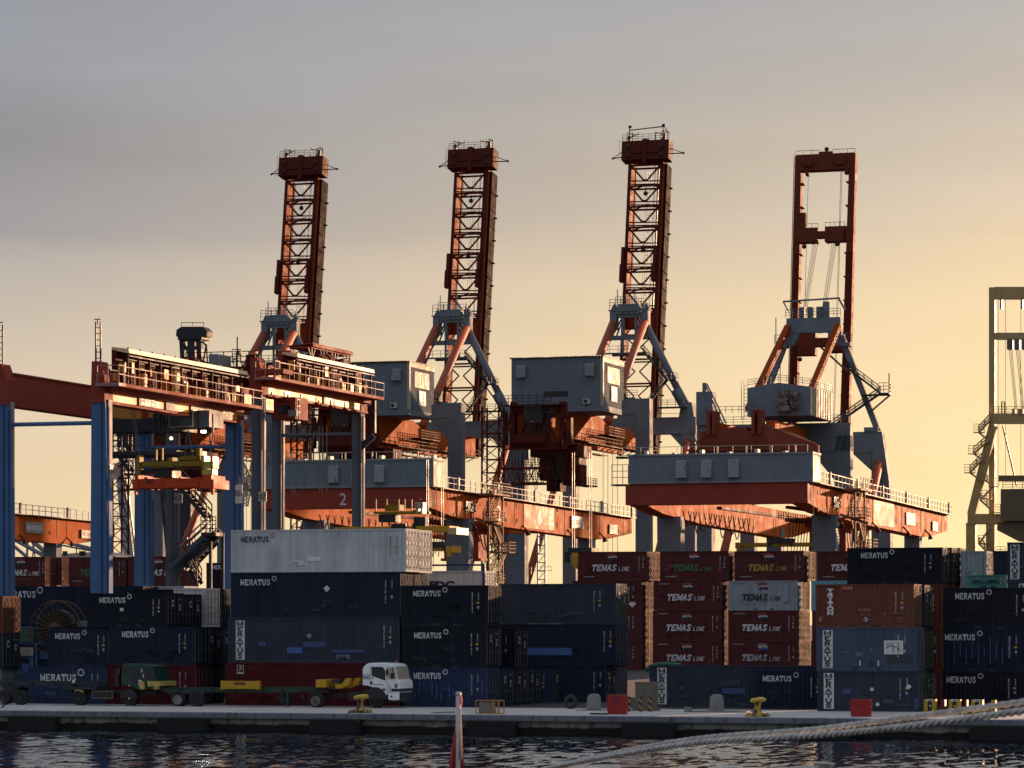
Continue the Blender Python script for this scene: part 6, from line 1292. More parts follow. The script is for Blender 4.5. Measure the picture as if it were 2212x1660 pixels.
m = MB(o); bxp(m, 638, 672, 1114, 1134, -.3, -.05); bxp(m, 684, 712, 1113, 1121, .2, 1); bxp(m, 685, 692, 1113, 1136, -.1, 1.2); m.build('control_box', M_DKSTEEL, e)
m = MB(o); bxp(m, 591, 706, 1084, 1091, .3, .8); bxp(m, 591, 706, 1084, 1091, 1.6, 2.0); bxp(m, 615, 650, 1069, 1083, .5, 1.5)
for x in (595, 620, 648, 662, 678): bxp(m, x, x + 2, 1056, 1085, .3, .4)
bxp(m, 592, 700, 1056, 1058, .3, .4); m.build('head_block', M_OLIVE, e)
m = MB(o); bxp(m, 692, 697, 1067, 1090, 0, .8); bxp(m, 703, 708, 1067, 1090, 0, .8); bxp(m, 690, 709, 1064, 1078, 0, .7); m.build('flipper', mat('cream_casting', (.50, .42, .28), .5, rust=.3), e)
m = MB(o); bxp(m, 685, 712, 1098, 1113, .2, .9); bxp(m, 600, 640, 1092, 1110, .5, 1.6); m.build_each('sheave_block', M_DKSTEEL, e)
m = MB(o)
for (x0, y0, x1, y1) in ((690, 920, 690, 1066), (697, 920, 696, 1066), (706, 920, 706, 1066), (680, 930, 655, 1060), (618, 1040, 636, 1068), (640, 1036, 636, 1068)): m.tube(PX(x0, y0), PX(x1, y1), .04, 3)
m.build('hoist_rope', M_ROPE_ST, e)
# reel, frame and cabin of the blue crane at ground level
rx, ry, rb = 119, 1358.7, 13.6; a = A(rx, rb); z = Zp(ry, a, rb); o = (a, rb, z)
e = thing('cable_reel', 'large spoked orange cable reel half hidden by the navy container', 'cable reel', o)
rr = 60 / 7000 * Yd(a, rb)
m = MB(o); pts = [(a + rr * cos(t * .1745), rb, z + rr * sin(t * .1745)) for t in range(37)]; m.path(pts, .045, 5); m.path([(p[0], rb + 1.0, p[2]) for p in pts], .045, 4)
m.build('rim', mat('rust_orange_reel', (.13, .05, .014), .6), e)
m = MB(o)
for k in range(22): t = k * 2 * math.pi / 22; m.tube((a + .3 * cos(t), rb - .05, z + .3 * sin(t)), (a + rr * cos(t), rb, z + rr * sin(t)), .045, 5, .02)
m.lathe((a, rb - .1, z), [(.1, -.1), (.42, 0), (.42, 1.1)], 14, 'b'); m.build('spokes', mat('rust_orange_reel', (.20, .075, .02), .5), e)
m = MB(o); m.lathe((a, rb + .15, z), [(.3, 0), (rr * .68, .0), (rr * .68, .8), (.3, .8)], 24, 'b'); m.build('wound_cable', M_CABLE, e)
bq = 14.5; o = (A(70, bq), bq, 0); e = thing('machinery_frame', 'blue machinery frame with green cabinet and white notice beside the cable reel', 'machinery frame', o)
def q4(m, x0, x1, y0, y1, d=0, w=.4): aa, ab2 = A(x0, bq), A(x1, bq); m.box(aa, ab2, bq + d, bq + d + w, Zp(y1, ab2, bq), Zp(y0, ab2, bq))
m = MB(o); q4(m, 36, 104, 1389, 1392); q4(m, 36, 104, 1376, 1389, .5, 2); q4(m, 36, 42, 1390, 1525); q4(m, 64, 72, 1400, 1525); q4(m, 76, 80, 1392, 1525); q4(m, 36, 104, 1408, 1424, .2, .5); q4(m, 36, 60, 1435, 1460, .2, 1); q4(m, 36, 104, 1460, 1525, .4, 2); m.build('frame', M_BLUE, e)
m = MB(o); q4(m, 39, 74, 1356, 1387, -.1, 1.5); m.build('green_cabinet', mat('green_cabinet', (.035, .10, .05), .5), e); m = MB(o); q4(m, 39, 74, 1354.5, 1357, -.15, .2); q4(m, 39, 74, 1370, 1371, -.15, .1); m.build('cabinet_trim', M_BLUE, e)
m = MB(o); q4(m, 41, 73, 1399, 1417.5, -.06, .05); s_ = m.build('notice', M_SIGN, e); m = MB(o)
for i, t in enumerate(['ACCESS BY', 'AUTHORIZED', 'PERSONNEL ONLY']): put_text(m, t, (A(44 if i else 48, bq), bq - .065, Zp(1405.5 + i * 5.2, A(57, bq), bq)), (1, 0, 0), (0, 0, 1), .62 if i < 2 else .75, .09, .0)
m.build('lettering', M_BLACKL, s_)
m = MB(o); q4(m, 166, 188, 1341, 1358, 0, 1); m.build('white_cabinet', M_GREY2, e)
# dark access stairs by the blue crane
bq = 33.6; o = (A(470, bq), bq, GZ(bq)); e = thing('access_stairs', 'dark steel zigzag access stairs in front of the maroon containers by the blue leg', 'stairs', o)
def P4(x, y, d=0): a = A(x, bq + d); return (a, bq + d, Zp(y, a, bq + d))
m = MB(o); m.stair(P4(352, 1000), P4(458, 1122), 1.0, (0, -1, 0), w=.09); m.build('upper_flight', M_DKSTEEL, e)
m = MB(o); m.stair(P4(460, 1152), P4(372, 1232), 1.0, (0, -1, 0), w=.09); m.beam(P4(478, 1150, .5), P4(372, 1245, .5), .35, .5); m.build('middle_flight', M_BLUESTEEL, e)
m = MB(o); m.stair(P4(412, 1213, .8), P4(436, 1262, .8), .9, (0, -1, 0), w=.08); m.stair(P4(470, 1172, 2), P4(408, 1236, 2), .9, (0, -1, 0), w=.08); m.build('lower_flight', M_DKSTEEL, e)
m = MB(o); p, q = P4(452, 1152), P4(484, 1152); m.box(p[0], q[0], bq - 1.5, bq + .5, p[2] - .25, p[2]); m.rail([(p[0], bq - 1.5, p[2]), (q[0], bq - 1.5, q[2])], 1.15, .35, .06, 3); p, q = P4(394, 1228), P4(416, 1228); m.box(p[0], q[0], bq - 1.5, bq + .5, p[2] - .2, p[2])
for x in (455, 482): m.beam(P4(x, 1152), P4(x, 1300), .2, .2)
m.build('landing', M_DKSTEEL, e)
bq = 36; o = (A(275, bq), bq, 0); e = thing('access_stairs', 'small dark zigzag stairs against the far blue leg under the sunlit girder', 'stairs', o)
m = MB(o); m.stair(P4(286, 905), P4(262, 937), .7, (0, -1, 0), w=.08); m.stair(P4(262, 938), P4(285, 965), .7, (0, -1, 0), w=.08); m.stair(P4(285, 940), P4(263, 968), .7, (0, -1, 0), w=.08); m.stair(P4(264, 985), P4(288, 1020), .7, (0, -1, 0), w=.08); m.rail([P4(266, 1027), P4(288, 1027)], 1.1, .7, .07, 2); m.build('flights', M_DKSTEEL, e)
m = MB(o); m.beam(P4(256, 982), P4(290, 981), .6, .45); m.build('bracket', M_BLUE, e)
# ================================================================ white lattice jibs behind the blue crane
def jib(x0, y0, x1, y1, w0, w1, b, label, name='lattice_jib', text=None, mt=None):
    mt = mt or mat('pale_lattice_paint', (.42, .42, .42), .5)
    def Q(x, y, d=0): a = A(x, b + d); return Vector((a, b + d, Zp(y, a, b + d)))
    o = tuple(Q(x1, y1)); e = thing(name, label, 'crane jib', o)
    m = MB(o); n = 26; c = []
    for sx in (-1, 1):
        for d in (0, 1.6):
            m.beam(Q(x0 + sx * w0, y0, d), Q(x1 + sx * w1, y1, d), .32, .32, (0, 1, 0))
    for i in range(n):
        t0, t1 = i / n, (i + 1) / n; s = 1 if i % 2 else -1
        p = Q(x0 + (x1 - x0) * t0 + s * (w0 + (w1 - w0) * t0), y0 + (y1 - y0) * t0); q = Q(x0 + (x1 - x0) * t1 - s * (w0 + (w1 - w0) * t1), y0 + (y1 - y0) * t1)
        m.beam(p, q, .13, .13); p2 = Q(x0 + (x1 - x0) * t0 - s * (w0 + (w1 - w0) * t0), y0 + (y1 - y0) * t0, 1.6); m.beam(p, p2, .1, .1)
    m.build('lattice', mt, e)
    if text:
        P, T_ = Q(x1, y1), Q(x0, y0); u = (T_ - P).normalized(); m = MB(o); ln = (T_ - P).length
        # text runs down the jib
        d = (P - T_).normalized(); up = Vector((-d.z, 0, d.x)) * -1; st = T_ + d * ln * .02 - up * .4 + Vector((0, -.3, 0))
        m.prism([T_ - up * .75, P - up * .95, P + up * .95, T_ + up * .75], (0, .1, 0)); pn = m.build('name_board', mat('weathered_board', (.20, .20, .20), .6), e)
        m = MB(o); put_text(m, text, st, d, -up * -1, ln * .96, .95, .03); m.build('lettering', M_LETTER, pn)
    return e
jib(256, 1000, 279, 1215, 5, 7, 330, 'weathered grey lattice jib with the terminal name running down it, beside the blue leg', text='JAKARTA INTERNATIONAL CONTAINER TERMINAL')
jib(262, 985, 290, 1215, 4, 6, 332, 'bare grey lattice jib leaning just behind the lettered one')
jib(516, 990, 566, 1100, 6, 9, 338, 'pale lattice jib crossing behind the 07 leg')
jib(548, 1000, 530, 1095, 4, 6, 345, 'thin pale lattice mast between the blue leg and the 07 leg')
jib(352, 1060, 366, 1190, 4, 5, 200, 'dark ladder like lattice mast behind the access stairs', mt=M_DKSTEEL)
b = 300
def pipe(label, pts, r, name='pipe_truss', mt=None):
    P = []
    for x, y in pts: a = A(x, b); P.append((a, b, Zp(y, a, b)))
    e = thing(name, label, 'pipe truss', P[0]); m = MB(P[0]); m.path(P, r, 8); m.build('tube', mt or M_GREY2, e); return e, P
e, P = pipe('pale grey pipe truss under the orange girder end between the blue legs', [(30, 1165), (120, 1215)], .35)
m = MB(P[0])
for (p, q, r) in [((66, 1165), (108, 1202), .4), ((30, 1180), (60, 1205), .3), ((60, 1165), (58, 1205), .2), ((122, 1168), (215, 1192), .22), ((122, 1176), (270, 1205), .16), ((150, 1172), (280, 1204), .16), ((165, 1172), (165, 1195), .1), ((205, 1170), (205, 1200), .1), ((68, 1166), (76, 1204), .12), ((76, 1166), (70, 1204), .12)]:
    a, c = A(p[0], b), A(q[0], b); m.tube((a, b, Zp(p[1], a, b)), (c, b, Zp(q[1], c, b)), r, 6)
m.build('branch', M_GREY2, e)
b = 130; a0, a1 = A(133, b), A(250, b); o = (a0, b, 1.0); e = thing('site_building', 'low white building with small windows between the blue legs', 'building', o)
m = MB(o); zt = Zp(1192, a1, b); m.prism([(a0, b, 1), (a1, b, 1), (a1, b, zt - .5), (a0 + 4, b, zt), (a0, b, zt - .2)], (0, 6, 0)); m.build('wall', M_SIGN, e)
for x in (135.5, 171, 175): m = MB(o); a = A(x, b); z = Zp(1201, a, b); m.box(a, a + .55, b - .03, b + .02, z, z + .5); m.build('window', M_GLASS, e)
b = 250; o = (A(1170, b), b, 1.0); e = thing('lattice_mast', 'slim pale lattice mast with small platforms under the girder numbered 2', 'mast', o)
m = MB(o); aL_, aR_ = A(1162, b), A(1178, b); z1 = Zp(1150, aL_, b)
for a in (aL_, aR_): m.beam((a, b, 1), (a, b, z1), .22, .22)
z = 4.0
while z < z1: m.beam((aL_, b, z), (aR_, b, z), .14, .14); m.beam((aL_, b, z), (aR_, b, z + 1.2), .08, .08); z += 1.2
for z in (6, 9.4, 12): m.rail([(aL_ - 1, b, z), (aR_ + 1, b, z)], 1.0, .8, .07, 1)
m.build('lattice', mat('pale_lattice_paint', (.42, .42, .42), .5), e)
# ================================================================ lorries
def wheel(e, a, b0, r, w=.5, ring=None, o=None, rimr=.55):
    m = MB(o); m.lathe((a, b0, r), [(r * .5, .03), (r * .93, 0), (r, .06), (r, w - .06), (r * .93, w), (r * .5, w - .03)], 24, 'b'); t = m.build('wheel', M_TYRE, e)
    m = MB(o); m.lathe((a, b0, r), [(.05, .0), (.14, -.02), (.16, .05), (r * rimr * .9, .07), (r * rimr, .0), (r * (rimr + .05), .0), (r * (rimr + .06), .06)], 20, 'b'); m.build('rim', ring or M_TYRE, t)
def lorry(x_left, s, b, prof, label, name, paint, win, arch, wx, trailer_fn, extra=None, doorline=True):
    """prof in zoom units: (px, py) -> metres through s=(x0, ground y, metres per unit)"""
    x0, gy, k = s; a0 = A(x_left, b); o = (a0, b, .0)
    e = thing(name, label, 'lorry', o)
    C = lambda p, bb=b: (a0 + (p[0] - x0) * k, bb, (gy - p[1]) * k)
    bw_ = 2.35
    m = MB(o); m.prism([C(p) for p in prof], (0, bw_, 0)); cab = m.build('cab', paint, e)
    bv = cab.modifiers.new('bevel', 'BEVEL'); bv.width = .07; bv.segments = 3; bv.limit_method = 'ANGLE'; bv.angle_limit = R(25)
    for i, wn in enumerate(win): m = MB(o); m.prism([C(p, b - .012) for p in wn], (0, .03, 0)); m.build('side_window', M_GLASS, cab)
    cx, cy, r = arch; m = MB(o); m.prism([C((cx + r * cos(t * .2618), cy - r * sin(t * .2618)), b - .02) for t in range(13)], (0, .5, 0)); m.build('wheel_arch', M_CABLE, cab)
    return e, o, C, cab
WH = mat('white_lorry_paint', (.86, .88, .90), .35, var=.05, streak=.2); GRN = mat('green_lorry_paint', (.010, .045, .035), .4, var=.1); GCH = mat('green_chassis_paint', (.016, .045, .03), .6, rust=.35)
s = (1650, 890, .00604)
prof = [(1652, 662), (1652, 500), (1668, 470), (1706, 440), (1760, 434), (1890, 437), (1965, 446), (1990, 462), (2004, 500), (2026, 600), (2052, 622), (2056, 700), (2050, 738), (1930, 738), (1895, 770), (1790, 690), (1700, 664)]
e, o, C, cab = lorry(782.3, s, 0.0, prof, 'white lorry cab numbered HT 04 pulling an empty green trailer', 'lorry', WH, [[(1748, 476), (1752, 566), (1800, 580), (1898, 612), (1898, 520), (1880, 482), (1860, 474)]], (1790, 800, 122), 0, None)
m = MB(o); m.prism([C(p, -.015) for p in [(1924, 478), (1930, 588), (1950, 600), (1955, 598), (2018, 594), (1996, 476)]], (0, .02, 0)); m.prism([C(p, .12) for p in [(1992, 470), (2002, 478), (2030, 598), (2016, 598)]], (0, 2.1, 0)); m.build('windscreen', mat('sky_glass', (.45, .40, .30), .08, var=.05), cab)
m = MB(o); m.box(*[f for p in (C((1912, 0)), C((1926, 0))) for f in (p[0],)], -.14, -.02, C((0, 560))[2], C((0, 500))[2]); m.box(C((1968, 0))[0], C((1996, 0))[0], -.25, -.10, C((0, 590))[2], C((0, 535))[2]); m.beam(C((1985, 480), -.18), C((1990, 540), -.18), .04, .04); m.build_each('mirror', M_CABLE, cab)
m = MB(o); m.prism([C(p, -.03) for p in [(1935, 652), (1950, 660), (1962, 690), (1962, 728), (1936, 728)]], (0, .05, 0)); m.build('headlight', mat('headlight_glass', (.45, .47, .5), .15), cab)
m = MB(o); m.box(C((1966, 0))[0], C((2054, 0))[0] + .02, -.02, 2.37, C((0, 722))[2], C((0, 692))[2]); m.build('grille', M_DKSTEEL, cab)
m = MB(o); m.prism([C(p, -.04) for p in [(1930, 738), (2048, 738), (2048, 800), (1996, 812), (1932, 800)]], (0, 2.4, 0)); m.box(C((1990, 0))[0], C((2015, 0))[0], -.06, -.04, C((0, 780))[2], C((0, 752))[2]); m.build('bumper', WH, cab)
m = MB(o); m.box(C((1955, 0))[0], C((1975, 0))[0], -.055, -.042, C((0, 780))[2], C((0, 762))[2]); m.build('fog_light', M_GLASS, cab)
m = MB(o); m.beam(C((1950, 812), -.06), C((2025, 812), -.06), .08, .06); m.build('bumper_bar', GRN, cab)
m = MB(o)
for x in (2050, 2084): m.beam(C((x, 725), .1), C((x, 800), .1), .06, .06); m.beam(C((x, 725), 2.2), C((x, 800), 2.2), .06, .06)
m.beam(C((2050, 800), .1), C((2098, 800), .1), .07, .07); m.box(C((2034, 0))[0], C((2056, 0))[0], .05, 2.3, C((0, 820))[2], C((0, 735))[2]); m.build('front_guard', M_DKSTEEL, cab)
m = MB(o); m.box(C((1740, 0))[0], C((1760, 0))[0], -.018, 0, C((0, 652))[2], C((0, 620))[2]); m.box(C((1744, 0))[0], C((1774, 0))[0], -.018, 0, C((0, 592))[2], C((0, 584))[2]); m.beam(C((1738, 470), -.01), C((1734, 662), -.01), .012, .012); m.beam(C((1916, 470), -.01), C((1916, 735), -.01), .02, .012); m.build('door_trim', M_CABLE, cab)
m = MB(o); m.box(C((1655, 0))[0], C((1729, 0))[0], -.02, -.008, C((0, 598))[2], C((0, 548))[2]); pl = m.build('number_plate', M_CABLE, cab); m = MB(o); m.box(C((1658, 0))[0], C((1726, 0))[0], -.026, -.02, C((0, 595))[2], C((0, 551))[2]); m.build('plate_field', M_WHITE, pl)
m = MB(o); put_text(m, 'HT 04', C((1662, 590), -.028), (1, 0, 0), (0, 0, 1), .36, .13, .05); put_text(m, '04', C((1866, 722), -.012), (1, 0, 0), (0, 0, 1), .20, .22, .04); put_text(m, 'Samudera Sumbawa', C((1770, 659), -.012), (1, 0, 0), (0, 0, 1), .66, .09, .01); m.build('lettering', M_BLACKL, cab)
m = MB(o); m.box(C((1998, 0))[0], C((2028, 0))[0], -.03, -.01, C((0, 680))[2], C((0, 664))[2]); m.box(C((1996, 0))[0], C((2032, 0))[0], -.03, -.01, C((0, 658))[2], C((0, 648))[2]); m.build('front_marking', M_CABLE, cab)
m = MB(o); m.lathe(C((1953, 432), 1.0), [(.05, 0), (.07, 0), (.06, .14), (.02, .16)], 8); m.build('beacon', mat('red_beacon', (.45, .06, .02), .3), cab)
m = MB(o); a_ = o[0]; m.box(a_ - 3.6, a_ + 1.4, .75, 1.0, .62, .85); m.box(a_ - 3.6, a_ + 1.4, 1.5, 1.75, .62, .85); m.box(a_ - .9, a_ - .1, .1, .8, .45, .95); m.box(a_ - 3.6, a_ - 2.2, .1, 2.3, .92, 1.02); m.box(a_ + .05, a_ + 2.3, .1, 2.3, .55, 1.1); m.build('chassis', M_CABLE, e)
aw = A(812, 0); wheel(e, aw, .02, .50, .35, None, o)
aw = A(681.8, 0)
wheel(e, aw, .02, .50, .6, M_RIM if False else None, o); m = MB(o); m.lathe((aw, -.02, .42), [(.262, .0), (.262, -.01), (.296, -.01), (.296, .0)], 20, 'b'); m.build('rim_ring', M_RIM, e)
for x, ring in ((383.4, True), (423, False)):
    aw = A(x, 0); wheel(e, aw, .02, .50, .6, None, o)
    if ring: m = MB(o); m.lathe((aw, -.02, .42), [(.262, .0), (.262, -.01), (.296, -.01), (.296, .0)], 20, 'b'); m.build('rim_ring', M_RIM, e)
D1 = lambda x: A(x, 0)
zz = lambda y: (890 - y) * .00604
m = MB(o)
for bb in (.45, 1.7): m.prism([(D1(345), bb, zz(745)), (D1(345), bb, zz(700)), (D1(640), bb, zz(684)), (D1(705), bb, zz(684)), (D1(722), bb, zz(690)), (D1(722), bb, zz(700)), (D1(665), bb, zz(712)), (D1(625), bb, zz(742))], (0, .2, 0))
m.box(D1(360), D1(440), .1, 2.3, .80, 1.0)
for x in (380, 450, 500, 560, 600): m.box(D1(x), D1(x) + .12, .2, 2.2, zz(735), zz(705))
m.build('trailer_frame', GCH, e)
m = MB(o); m.box(D1(476.5), D1(557.5), .05, .5, zz(700), zz(626)); m.box(D1(476.5), D1(557.5), .05, 2.35, zz(706), zz(694)); m.box(D1(681.5), D1(703), .05, 2.35, zz(685), zz(606))
m.build_each('bolster', M_YEL, e)
m = MB(o); m.box(D1(505), D1(530), .03, .06, zz(665), zz(638)); m.build('bolster_recess', mat('rusty_brown', (.12, .05, .02), .7), e)
m = MB(o)
for x in (476.5, 553): m.box(D1(x), D1(x) + .18, .02, .3, zz(712), zz(622))
m.prism([(D1(723), .1, zz(694)), (D1(723), .1, zz(656)), (D1(737), .1, zz(650)), (D1(745), .1, zz(592)), (D1(756), .1, zz(592)), (D1(752), .1, zz(660)), (D1(735), .1, zz(694))], (0, .4, 0)); m.prism([(D1(723), 1.8, zz(694)), (D1(723), 1.8, zz(656)), (D1(737), 1.8, zz(650)), (D1(745), 1.8, zz(592)), (D1(756), 1.8, zz(592)), (D1(752), 1.8, zz(660)), (D1(735), 1.8, zz(694))], (0, .4, 0)); m.build_each('corner_guide', M_YEL, e)
m = MB(o); m.box(D1(614), D1(618), .3, .5, .05, zz(740)); m.box(D1(598), D1(606), .5, 1.9, .2, zz(742)); m.beam((D1(592), .4, zz(790)), (D1(612), .4, zz(830)), .1, .1); m.box(D1(648), D1(655), .1, .5, .55, .75); m.box(D1(713), D1(730), .3, 2, 1.6 * .95, 1.72); m.build_each('landing_gear', M_DKSTEEL, e)
# green lorry further left, bare trailer behind it
s2 = (1345, 985, .00552)
prof = [(1345, 752), (1350, 600), (1362, 530), (1386, 509), (1440, 504), (1640, 512), (1705, 522), (1728, 545), (1762, 672), (1772, 700), (1772, 790), (1540, 800), (1500, 770), (1400, 760)]
e, o, C, cab = lorry(261.1, s2, 0.0, prof, 'dark green lorry cab with its trailer flat behind it, left of the white lorry', 'lorry', GRN, [[(1464, 545), (1468, 715), (1560, 730), (1562, 600), (1555, 545)], [(1385, 560), (1380, 630), (1425, 640), (1440, 560), (1420, 540)]], (1440, 895, 105), 0, None)
m = MB(o); m.prism([C(p, -.015) for p in [(1590, 545), (1600, 680), (1745, 690), (1712, 545)]], (0, .02, 0)); m.prism([C(p, .12) for p in [(1722, 545), (1728, 545), (1764, 680), (1756, 680)]], (0, 2.1, 0)); m.build('windscreen', M_GLASS, cab)
m = MB(o); m.box(C((1562, 0))[0], C((1600, 0))[0], -.02, -.01, C((0, 748))[2], C((0, 690))[2]); m.box(C((1616, 0))[0], C((1630, 0))[0], -.02, -.01, C((0, 665))[2], C((0, 625))[2]); m.box(C((1600, 0))[0], C((1612, 0))[0], -.05, -.01, C((0, 605))[2], C((0, 565))[2]); m.box(C((1436, 0))[0], C((1460, 0))[0], -.02, 0, C((0, 758))[2], C((0, 750))[2]); m.build_each('paper_notice', M_LETTER, cab)
m = MB(o); m.prism([C(p, -.30) for p in [(1590, 700), (1640, 705), (1655, 765), (1650, 795), (1600, 790)]], (0, .25, 0)); m.prism([C(p, -.30) for p in [(1688, 700), (1735, 700), (1745, 760), (1700, 760)]], (0, .25, 0)); m.box(C((1740, 0))[0], C((1840, 0))[0], -.25, 2.3, C((0, 756))[2], C((0, 704))[2]); m.box(C((1768, 0))[0], C((1812, 0))[0], -.25, .2, C((0, 794))[2], C((0, 758))[2]); m.build('bolster', mat('dull_yellow_paint', (.50, .38, .10), .55, rust=.2), e)
m = MB(o); m.box(C((1785, 0))[0], C((1798, 0))[0], -.27, -.24, C((0, 787))[2], C((0, 771))[2]); m.build('bolster_hole', M_CABLE, e)
m = MB(o); a_ = o[0]; m.box(a_ - 3.6, a_ + 2.1, .6, 1.8, .7, .95); m.box(a_ - .5, a_ - .2, .2, .5, 1.2, 2.3); m.beam((a_ - .2, .1, 1.5), (a_ - .2, .1, 2.6), .05, .05); m.box(a_ - .25, a_ - .05, -.02, .3, 2.0, 2.35); m.build('chassis', M_CABLE, e)
m = MB(o); p, q = A(199, -.1), A(243, -.1); z0, z1 = .48, .90
for z in (z0, z1): m.beam((p, -.06, z), (q, -.06, z), .04, .05)
for t in (0, .72, 1): m.beam((p + (q - p) * t, -.06, z0), (p + (q - p) * t, -.06, z1), .04, .04)
m.build('side_rack', mat('rusty_rack', (.22, .12, .11), .5, rust=.3), e)
m = MB(o); m.box(p + .05, q - .05, 0, .5, z0 + .05, z1 - .05); m.build('tool_box', M_CABLE, e)
for x in (279.6, 169.9, 41.7, 6): wheel(e, A(x, 0), .02, .47, .5, M_DKSTEEL if x != 279.6 else M_TYRE, o, .5)
m = MB(o); m.lathe((A(279.6, 0), -.06, .47), [(.02, 0), (.05, 0), (.05, .1)], 8, 'b'); m.build('hub_cap', M_WHITE, e)
m = MB(o); aw = A(169.9, 0); m.prism([(aw - .28, -.05, .93), (aw - .1, -.05, 1.0), (aw + .1, -.05, .98), (aw + .30, -.05, .86), (aw + .26, -.05, .82), (aw + .08, -.05, .93), (aw - .1, -.05, .95), (aw - .25, -.05, .88)], (0, .5, 0)); m.build('mudguard', mat('dull_yellow_paint', (.50, .38, .10), .55, rust=.2), e)
m = MB(o)
for bb in (.4, 1.6): m.box(A(-60, 0), A(208, 0), bb, bb + .18, 1.22, 1.50)
for x in (-40, 10, 60, 110, 150): m.box(A(x, 0), A(x, 0) + .15, .2, 2.1, 1.2, 1.46)
m.prism([(A(120, 0), .3, 1.22), (A(140, 0), .3, .9), (A(150, 0), .3, .9), (A(150, 0), .3, 1.22)], (0, 1.4, 0)); m.box(A(140, 0), A(205, 0), .1, 2.2, 1.0, 1.18)
p, q = A(105, 0), A(167, 0); m.box(p, q, .1, .14, .55, .6)
m.build('trailer_frame', M_DKSTEEL, e)
m = MB(o); m.box(A(156, 0), A(161, 0), .0, .1, 1.42, 1.62); m.build('reflector', M_WHITE, e)
# motorcycle at the very edge of the picture
o = (A(0, -6.5), -6.5, .0); e = thing('motorcycle', 'parked motorcycle of which only a wheel enters the frame at the edge', 'motorcycle', o)
m = MB(o); rr = .31
for x in (.02, -1.25):
    for k in range(20): t0, t1 = k * .31416, (k + 1) * .31416; c = o[0] + x; m.tube((c + rr * cos(t0), -6.5, rr + rr * sin(t0)), (c + rr * cos(t1), -6.5, rr + rr * sin(t1)), .05, 5)
m.build('wheel', M_TYRE, e); m = MB(o)
for x in (.02, -1.25):
    for k in range(6): t0 = k * 1.047; c = o[0] + x; m.beam((c, -6.5, rr), (c + .28 * cos(t0), -6.5, rr + .28 * sin(t0)), .03, .03)
m.beam((o[0] + .02, -6.5, rr), (o[0] - .3, -6.5, 1.0), .06, .06); m.build('spokes', M_RIM, e)
m = MB(o); m.prism([(o[0] - .15, -6.6, .75), (o[0] - .3, -6.6, .95), (o[0] - .7, -6.6, .8), (o[0] - 1.4, -6.6, .85), (o[0] - 1.2, -6.6, .5), (o[0] - .5, -6.6, .35)], (0, .22, 0)); m.beam((o[0] - .35, -6.8, 1.05), (o[0] - .35, -6.2, 1.05), .04, .04); m.build('body', M_DKSTEEL, e)
# ================================================================ quayside things
def bollard(x, label):
    b = -10.6; a = A(x, b); o = (a, b, .03); e = thing('bollard', label, 'bollard', o, 'yellow mooring bollards on the quay edge')
    yl = mat('bollard_yellow_chipped', (.55, .34, .035), .5, rust=.95, rustcol=(.03, .022, .016), var=.2)
    m = MB(o); m.prism([(a - .62, b - .45, .03), (a + .62, b - .45, .03), (a + .60, b - .45, .12), (a + .34, b - .45, .19), (a - .34, b - .45, .19), (a - .60, b - .45, .12)], (0, .9, 0)); m.build('base_plate', yl, e, True)
    m = MB(o); m.lathe((a, b, .1), [(.42, 0), (.34, .08), (.25, .16), (.205, .3), (.20, .5), (.21, .66), (.26, .74)], 18); m.build('post', yl, e, True)
    hd = mat('bollard_yellow', (.62, .42, .05), .45, rust=.35, rustcol=(.05, .03, .02))
    m = MB(o); pr = [(.02, .70), (.24, .70), (.38, .74), (.43, .82), (.40, .91), (.28, .965), (.02, .98)]; n = 18; v = []; f = []
    for r, h in pr:
        for j in range(n): t = 2 * math.pi * j / n; v.append((a + .04 + r * 1.08 * cos(t), b + r * .72 * sin(t), .1 + h + .03 * cos(t)))
    for i in range(len(pr) - 1): f += [(i * n + j, i * n + (j + 1) % n, (i + 1) * n + (j + 1) % n, (i + 1) * n + j) for j in range(n)]
    f += [tuple(range(n)), tuple(range((len(pr) - 1) * n, len(pr) * n))]; m.add(v, f); m.build('head', hd, e, True)
    m = MB(o)
    for dx in (-.5, .5):
        for db in (-.3, .3): m.lathe((a + dx, b + db, .12), [(.06, 0), (.06, .09), (.03, .11)], 6)
    m.build('bolt', yl, e)
bollard(779, 'chipped yellow bollard before the white lorry'); bollard(1636, 'chipped yellow bollard before the short navy container')
# fenders
for i, (x0, x1) in enumerate([(-310, -208), (14.6, 117), (338, 442), (667, 773), (1004, 1111), (1342, 1454), (1725, 1835), (2093, 2215), (2440, 2560)]):
    if x1 < 0 or x0 > 2212: continue
    bb = BQ - .55; a0, a1 = A(x0, bb), A(x1, bb); o = (a0, bb, -1.2); c = .12
    m = MB(o); m.prism([(a0, bb, -1.5), (a1, bb, -1.5), (a1, bb, -.28 - c), (a1 - c, bb, -.28), (a0 + c, bb, -.28), (a0, bb, -.28 - c)], (0, .75, 0))
    f = m.build('rubber_fender', M_RUBBER); bv = f.modifiers.new('bevel', 'BEVEL'); bv.width = .06; bv.segments = 2
    w_ = ['below the bare trailer', 'below the green trailer wheels', 'just left of the white lorry cab', 'below the yellow cage', 'below the striped posts', 'behind the thick mooring rope', 'beyond the rope'][i - 1]
    tag(f, f'black rubber fender on the quay wall {w_}', 'fender', 'rubber fenders along the quay wall')
    # mooring chain and shackle next to it
    m = MB((a1, bb, -.5)); 
    for k in range(5): m.ball((a1 + .12 + k * .13, BQ + .25, -.52 + .05 * sin(k * 1.7)), .055, 6)
    m.tube((a1 + .6, BQ + .3, -.3), (a1 + .66, BQ + .22, -.62), .03, 5); ch = m.build('fender_chain', mat('pale_chain', (.34, .36, .38), .5, metal=.3)); tag(ch, f'short pale chain beside the fender {w_}', 'chain', 'chains holding the rubber fenders')
